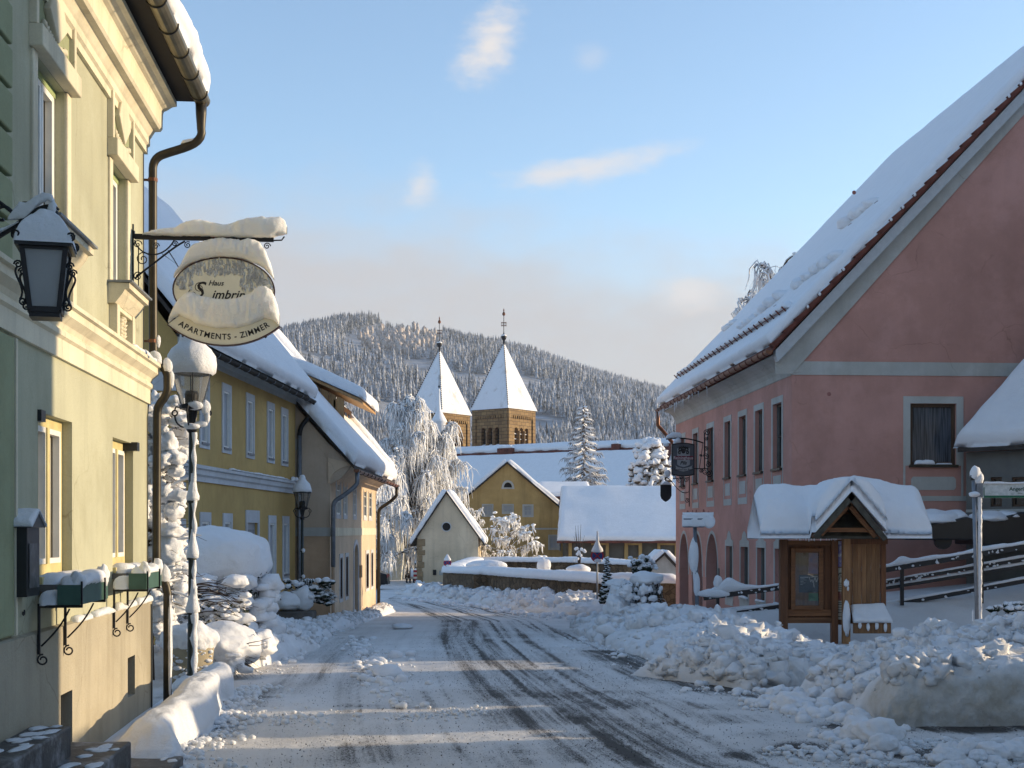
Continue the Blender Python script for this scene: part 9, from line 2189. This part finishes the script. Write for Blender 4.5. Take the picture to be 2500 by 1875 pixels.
 snow_obj('snow', [blob(P(1522, 1452, 28.8), .26, .28, .34, 5, 5, .5, 1.9, .2, 0, .25), blob(P(1505, 1492, 27.8), .26, .3, .34, 6, 4, .5, 1.9, .1, 0, .25), blob(P(1598, 1512, 27), .40, .35, .30, 7, 5, .5, 1.9, .2, 0, .2), blob(P(1500, 1425, 30.6), .22, .2, .10, 8, 3, .4)] + [blob(P(r_.uniform(1495, 1610), r_.uniform(1440, 1520), 27.6), r_.uniform(.05, .14), .1, r_.uniform(.05, .12), i, 3, .6, 1.8, .2) for i in range(26)], root)
 k = MB(); [twigs(k, P(x, y, 28), 10, .3, r_, .6, .008) for x, y in ((1525, 1430), (1553, 1475), (1505, 1500), (1590, 1470))]; k.build('twig', M['needles'], root)
 p = P(2470, 1520, 24.5); root = thing('dark_bush', p, 'dark leafy bush half buried in the white slope at the right edge', 'bush')
 snow_obj('foliage', [blob(p + Vector((r_.uniform(-.35, .6), r_.uniform(-.2, .2), r_.uniform(-.2, .35))), .09, .08, .06, i, 2, .7, 2.6) for i in range(80)], root, mat='needles'); snow_obj('snow', [blob(p + Vector((r_.uniform(-.3, .6), r_.uniform(-.25, .1), r_.uniform(-.1, .4))), .07, .06, .045, i, 2, .5) for i in range(44)], root)
M['terracotta'] = plain('terracotta', (.22, .09, .05), .8)
entry_plants()

# ------------------------------------------------------------------ ploughed banks and lumps
def block_dirt(X, Y, h, T):
 d = sstep(.62 - h, 0, .25) * sstep(T, .45, .8) * sstep(X, 3.2, 3.5) * (1 - .45 * sstep(X, 4.7, 5.6))
 return np.clip(d * .8, 0, 1)
def spot_dirt(x0, y0_, r):
 def fn(X, Y, h, T): return .7 * np.exp(-(((X - x0) / r) ** 2 + ((Y - y0_) / (r * .9)) ** 2)) * sstep(T, .1, .5) + .18 * sstep(.3 - h, 0, .3)
 return fn
bank('snow_bank', [(3.25, 14.3), (4.6, 14.35), (6.2, 14.7), (9.5, 15.2)], 3.3, [.74, .74, .74, .78], 3, .028, 130, .15, 3.4, .22, block_dirt, steep=5, chunks=(1500, .012, .10), label='chunky block of ploughed snow with a dirty cut face at the right front')
bank('snow_bank', [(2.0, 17.0), (3.2, 17.7), (4.6, 18.3), (6.2, 18.6), (9.0, 19.0)], 2.5, [.50, .44, .30, .40, .46], 7, .034, 100, .19, 2.8, .4, spot_dirt(3.3, 16.6, .45), steep=2.6, chunks=(1100, .015, .13), label='long heap of ploughed snow between road and kiosk')
bank('snow_bank', [(3.0, 35.0), (3.2, 30), (3.5, 26), (3.9, 21.5), (3.6, 18.6)], [2.6, 3.4, 3.6, 3.6, 3.0], [.34, .42, .56, .42, .30], 11, .045, 100, .22, 2.2, .45, spot_dirt(2.6, 24.5, .6), steep=2.2, chunks=(800, .02, .16), label='rounded white banks over the planted bed left of the kiosk')
bank('snow_bank', [(-5.2, 71), (-2.9, 65), (-.9, 60.5), (.6, 55), (1.9, 49.5), (2.9, 46.0), (4.2, 45)], [2.6, 3.2, 3.4, 3.4, 3.4, 3.0], [.34, .40, .46, .48, .48, .42], 17, .075, 70, .30, 1.7, .4, lambda X, Y, h, T: .22 * sstep(.5 - h, 0, .4), steep=2.2, chunks=(900, .04, .24), label='high ploughed snow bank along the foot of the stone wall')
bank('snow_bank', [(-4.55, 17.2), (-4.6, 19.5), (-4.55, 22), (-4.45, 24.2), (-4.5, 25.2)], [1.3, 1.7, 1.9, 1.7], [.35, .5, .62, .6, .3], 23, .045, 64, .10, 2.2, .55, None, steep=2.0, chunks=(350, .02, .10), label='soft blue-shaded snow bank before the ochre house garden')
bank('snow_bank', [(-4.85, 25.6), (-4.7, 27.5), (-4.75, 29.5)], 1.5, [.38, .42, .35], 27, .05, 40, .10, 1.8, .5, None, steep=2.0, chunks=(160, .02, .10), label='low heap of snow beside the stone slab step')
bank('snow_bank', [(-4.85, 31), (-4.72, 36), (-4.70, 41), (-4.75, 48.5)], [1.1, .9, .8, .9], [.3, .26, .22, .32], 29, .07, 36, .09, 1.8, .5, None, steep=2.0, chunks=(300, .02, .09), label='thin snow ridge along the foot of the peach house')
# the shovelled snow shelf along the green house
def shelf():
 pts = np.array([(-2.72, 10.15), (-2.79, 10.5), (-2.93, 11.5), (-2.92, 12.2), (-3.05, 12.9), (-3.12, 13.6), (-3.22, 14.6), (-3.36, 15.25)])
 n = 170; tt = np.linspace(0, 1, len(pts)); s_ = np.linspace(0, 1, n); ex, ey = np.interp(s_, tt, pts[:, 0]), np.interp(s_, tt, pts[:, 1])
 ex += (vnoise(np.stack([ey * 1.6, 0 * ey, 0 * ey], 1), 3) - .5) * .22
 H = np.interp(ey, [10.15, 10.45, 10.9, 12, 13, 15.25], [.0, .18, .32, .40, .44, .40]); H *= .85 + .3 * vnoise(np.stack([ey * .9, 0 * ey, 0 * ey], 1), 9)
 m_ = 60; w = np.linspace(0, 1, m_); V = []
 for i in range(n):
  wx = g.p((14 - ey[i]), .06, 0).x - .02; D = ex[i] - wx
  for q in w:
   d = q * (D + .02); foot = D - d
   z = H[i] * (1 - math.exp(-max(foot, 0) / .03)) * (.10 + .90 * float(sstep(q, .05, .72)))
   endk = 1 - math.exp(-max(15.32 - ey[i], 0) / .03)
   V.append((wx + d + .03 * (z > .05), ey[i], -.02 + z * endk))
 V = np.array(V); k = sstep(V[:, 2], .05, .2); V[:, 2] += k * ((fbm(V * 2.2, 4, 3) - .5) * .10 + (fbm(V * 9, 3, 5) - .5) * .035); V[:, 0] += (fbm(V * np.array([3, 3, 5]), 3, 7) - .5) * .10 * sstep(V[:, 2], -.02, .15)
 idx = np.arange(n * m_).reshape(n, m_); f = np.stack([idx[:-1, :-1].ravel(), idx[1:, :-1].ravel(), idx[1:, 1:].ravel(), idx[:-1, 1:].ravel()], 1)
 V = np.concatenate([V, np.stack([V[-m_:, 0], V[-m_:, 1] + .06, np.full(m_, -.05)], 1)]); e = np.arange(m_); f = np.concatenate([f, np.stack([idx[-1, :-1], idx[-1, 1:], n * m_ + e[1:], n * m_ + e[:-1]], 1)])
 o = mesh_np('snow_shelf', V, f, M['snow'], None, (-3.2, 12, 0), True); tag(o, 'shovelled shelf of snow with a steep cut edge along the green house', None, None, 'stuff')
 r_ = np.random.default_rng(2); ps = []
 for i in range(420):
  y = r_.uniform(10.2, 16.5); x = np.interp(y, pts[:, 1], pts[:, 0]) + abs(r_.normal(0, .22)) + .02; s_ = r_.uniform(.012, .045); ps.append(blob((x, y, float(gz(y)) + s_ * .3), s_, s_, s_ * .8, i, 1, .4))
 for i in range(0): u = 0; ps.append(blob(g.p(u, .08, .36 + r_.uniform(0, .08)), r_.uniform(.03, .10), .03, r_.uniform(.03, .07), i, 2, .5))
 o = snow_obj('snow_crumbs', ps, None, (-3, 12, 0)); tag(o, 'crumbs of shovelled snow along the green house kerb', None, None, 'stuff')
shelf()
def chunks():
 r_ = np.random.default_rng(21); z7 = lambda x, y: (1700 + x * .36166, 1450 + y * .36166); ps = []
 def lump(px, py, s_, sub=3, fl=.3):
  x, y = ground_at(px, py); ps.append(blob((x, y, float(gz(y)) + s_ * .35), s_ * r_.uniform(.9, 1.3), s_ * r_.uniform(.8, 1.1), s_ * r_.uniform(.7, .95), int(r_.integers(999)), sub, .35, 1.6, fl, r_.uniform(0, 6), .25))
 for x, y, s_ in ((545, 715, .13), (640, 780, .17), (820, 715, .15), (740, 790, .10), (610, 760, .09), (930, 760, .16), (980, 830, .13), (1095, 880, .12), (860, 790, .11), (1100, 985, .17), (1230, 1005, .20), (1290, 1000, .14), (1265, 1070, .13), (1690, 1140, .12), (1740, 1150, .10), (1640, 1150, .08), (1415, 925, .05), (1690, 1000, .05), (1830, 1095, .11), (1760, 1090, .08), (2000, 1110, .12), (2150, 1110, .13), (2190, 1060, .10), (1900, 1130, .09)): lump(*z7(x, y), s_, 4)
 o = snow_obj('snow_chunks', ps, None, (4, 12, 0)); tag(o, 'broken lumps of ploughed snow strewn in front of the banks', None, None, 'stuff'); ps.clear()
 def trail(pts, n, spread, s0, s1):
  pl = poly_w(pts); L = np.concatenate([[0], np.cumsum(np.hypot(*np.diff(pl, axis=0).T))])
  for _ in range(n):
   t = r_.uniform(0, L[-1]); x = np.interp(t, L, pl[:, 0]) + r_.normal(0, spread); y = np.interp(t, L, pl[:, 1]) + r_.normal(0, spread * 1.6); s_ = s0 + (s1 - s0) * r_.random() ** 3; ps.append(blob((x, y, float(gz(y)) + s_ * .3), s_ * 1.2, s_, s_ * .8, int(r_.integers(999)), 2 if s_ > .03 else 1, .4, 1.6))
 trail([z7(380, 740), z7(700, 790), z7(950, 850), z7(1100, 900)], 170, .16, .012, .09); trail([z7(860, 930), z7(1200, 1050), z7(1320, 1080)], 140, .14, .012, .06); trail([z7(1620, 1160), z7(1900, 1110), z7(2212, 1090)], 130, .2, .012, .06); trail([z7(440, 1070), z7(700, 1070), z7(1200, 1060)], 160, .07, .008, .035); trail([z7(1300, 1030), z7(2212, 1010)], 160, .07, .008, .035); trail([z7(700, 1120), z7(1400, 1150), z7(2000, 1160)], 160, .2, .01, .05)
 trail(z8([(840, 350), (870, 480), (940, 600), (1080, 720)]), 220, .13, .012, .07); trail(z8([(960, 430), (1000, 540), (930, 600)]), 60, .2, .02, .11); trail(z8([(180, 800), (240, 790), (700, 780)]), 140, .2, .01, .04); trail(z8([(1000, 780), (1500, 745)]), 160, .12, .008, .03)
 trail([(1690, 1690), (1900, 1690), (2040, 1720)], 160, .2, .01, .07); trail([(1430, 1560), (1500, 1600), (1620, 1640), (1700, 1670)], 110, .25, .012, .06); trail([(1000, 1460), (1180, 1482), (1350, 1510), (1430, 1512)], 200, .5, .03, .16)
 trail([(600, 1640), (640, 1650), (730, 1590), (830, 1535)], 160, .18, .012, .06)
 o = snow_obj('snow_crumbs', ps, None, (2, 14, 0)); tag(o, 'small crumbs of snow scattered over the road', None, None, 'stuff')
 p = ground_at(602, 1528); c = P(602, 1528, 26)
 x, y = ground_at(603, 1512);
 o = snow_obj('ice_lump', blob((P(602, 1487, 38).x, 38.0, float(gz(38)) + .08), .22, .3, .10, 5, 3, .3), None, (P(602, 1487, 38).x, 38.0, float(gz(38)))) if False else None
 # fine grit lying loose on the packed snow
 k_v, k_f, b0 = [], [], 0; tri = np.array([[0, 1, 2], [0, 2, 3], [0, 3, 1], [1, 3, 2]])
 for pts, w, s_ in TRACKS:
  pl = poly_w(pts); L = np.concatenate([[0], np.cumsum(np.hypot(*np.diff(pl, axis=0).T))]); n = int(L[-1] * 190 * w * s_)
  for _ in range(n):
   t = r_.uniform(0, L[-1]); x = np.interp(t, L, pl[:, 0]) + r_.normal(0, w * .9); y = np.interp(t, L, pl[:, 1]) + r_.normal(0, w * .9)
   if y > 30 or y < 9: continue
   q = r_.uniform(.002, .0055); k_v.append(np.array([x, y, float(gz(y)) + .012]) + r_.normal(0, 1, (4, 3)) * q); k_f.append(tri + b0); b0 += 4
 for _ in range(7000):
  x, y = r_.uniform(-3, 5), 9.6 + 8 * r_.random() ** 1.5; q = r_.uniform(.0018, .005); k_v.append(np.array([x, y, float(gz(y)) + .014]) + r_.normal(0, 1, (4, 3)) * q); k_f.append(tri + b0); b0 += 4
 o = mesh_np('grit', np.concatenate(k_v), np.concatenate(k_f), M['grit'], None, (0, 14, 0), False); tag(o, 'dark grit strewn over the packed snow of the road', None, None, 'stuff')
M['grit'] = plain('dark_grit', (.05, .042, .036), .9, 0, .3)
chunks()
def ice_lump():
 Y = 30.5; p = P(602 + 0, 1556, Y); x, y = ground_at(602, 1553)
 x, y = ground_at(*z8([(1065, 300)])[0]); o = snow_obj('snow_lump', blob((x, y, float(gz(y)) + .05), .26, .22, .10, 5, 3, .3, 1.4, .4), None, (x, y, float(gz(y)))); tag(o, 'single flat lump of snow lying on the road before the peach house', 'snow lump')
 x, y = ground_at(*z8([(990, 560)])[0]); o = snow_obj('snow_lump', blob((x, y, float(gz(y)) + .05), .20, .22, .12, 8, 3, .3, 1.4, .4), None, (x, y, float(gz(y)))); tag(o, 'largest loose snow lump in the middle of the road', 'snow lump')
ice_lump()

# ------------------------------------------------------------------ the parked car
def parked_car():
 Y = 77; x1 = P(948, HY, Y).x; z0 = float(gz(Y)); root = thing('parked_car', (x1 - 2, Y, z0), 'dark hatchback parked beyond the peach house, only its tail showing', 'car')
 f = Fr((x1 - 4.1, Y - .85, 0), (1, 0, 0), (0, -1, 0)); prof = [(0, .35), (.05, .75), (.9, .92), (1.5, 1.38), (3.2, 1.42), (3.75, 1.0), (4.08, .92), (4.1, .5), (4.0, .3), (.2, .28)]
 k = MB(); k.prism(f, [(a, z0 + b_) for a, b_ in prof], -1.7, 0); bd = k.build('body', M['car_paint'], root, bevel=.06)
 k = MB(); k.prism(f, [(1.05, z0 + .96), (1.58, z0 + 1.32), (2.3, z0 + 1.34), (2.3, z0 + .96)], .001, .012); k.prism(f, [(2.38, z0 + .96), (2.38, z0 + 1.34), (3.12, z0 + 1.35), (3.5, z0 + .99)], .001, .012); k.build('side_window', M['glass'], bd)
 for a in (.8, 3.3):
  for o in (.02, -1.72):
   k = MB(); k.lathe((0, 0, 0), [(.30, -.1), (.31, 0), (.30, .1)], 18); w = MB(); w.add([f.p(a + v[0], o + v[2] * .9 - .05, z0 + .31 + v[1]) for v in k.v], k.f); wo = w.build('wheel', M['black_paint'], root); k = MB(); k.lathe((0, 0, 0), [(.18, 0), (.17, .03)], 14); w = MB(); w.add([f.p(a + v[0], o + (.05 if o > 0 else -.15) + v[2], z0 + .31 + v[1]) for v in k.v], k.f); w.build('rim', M['zinc'], wo)
 for o in (-.32, -1.42): k = MB(); k.fbox(f, 3.98, 4.11, o - .12, o + .16, z0 + .72, z0 + .90); k.build('tail_light', M['sign_red'], root)
 k = MB(); k.fbox(f, 4.02, 4.14, -1.6, -.1, z0 + .32, z0 + .5); k.build('bumper', M['black_paint'], root)
M['car_paint'] = plain('dark_car_paint', (.015, .016, .018), .25, .2)
parked_car()

# ------------------------------------------------------------------ thin winter haze
def haze():
 k = MB(); k.box(-3350, 3850, -560, 3450, -32, 405); o = k.build('haze', None, None, (0, 0, 0)); mt = bpy.data.materials.new('haze'); mt.use_nodes = True; nn, ll = mt.node_tree.nodes, mt.node_tree.links; nn.clear()
 out = nn.new('ShaderNodeOutputMaterial'); v = nn.new('ShaderNodeVolumePrincipled'); v.inputs['Color'].default_value = (.80, .87, .97, 1); v.inputs['Density'].default_value = .00014; v.inputs['Anisotropy'].default_value = .2; ll.new(v.outputs[0], out.inputs['Volume']); o.data.materials.append(mt); tag(o, 'thin winter haze over the valley', None, None, 'stuff')
haze()
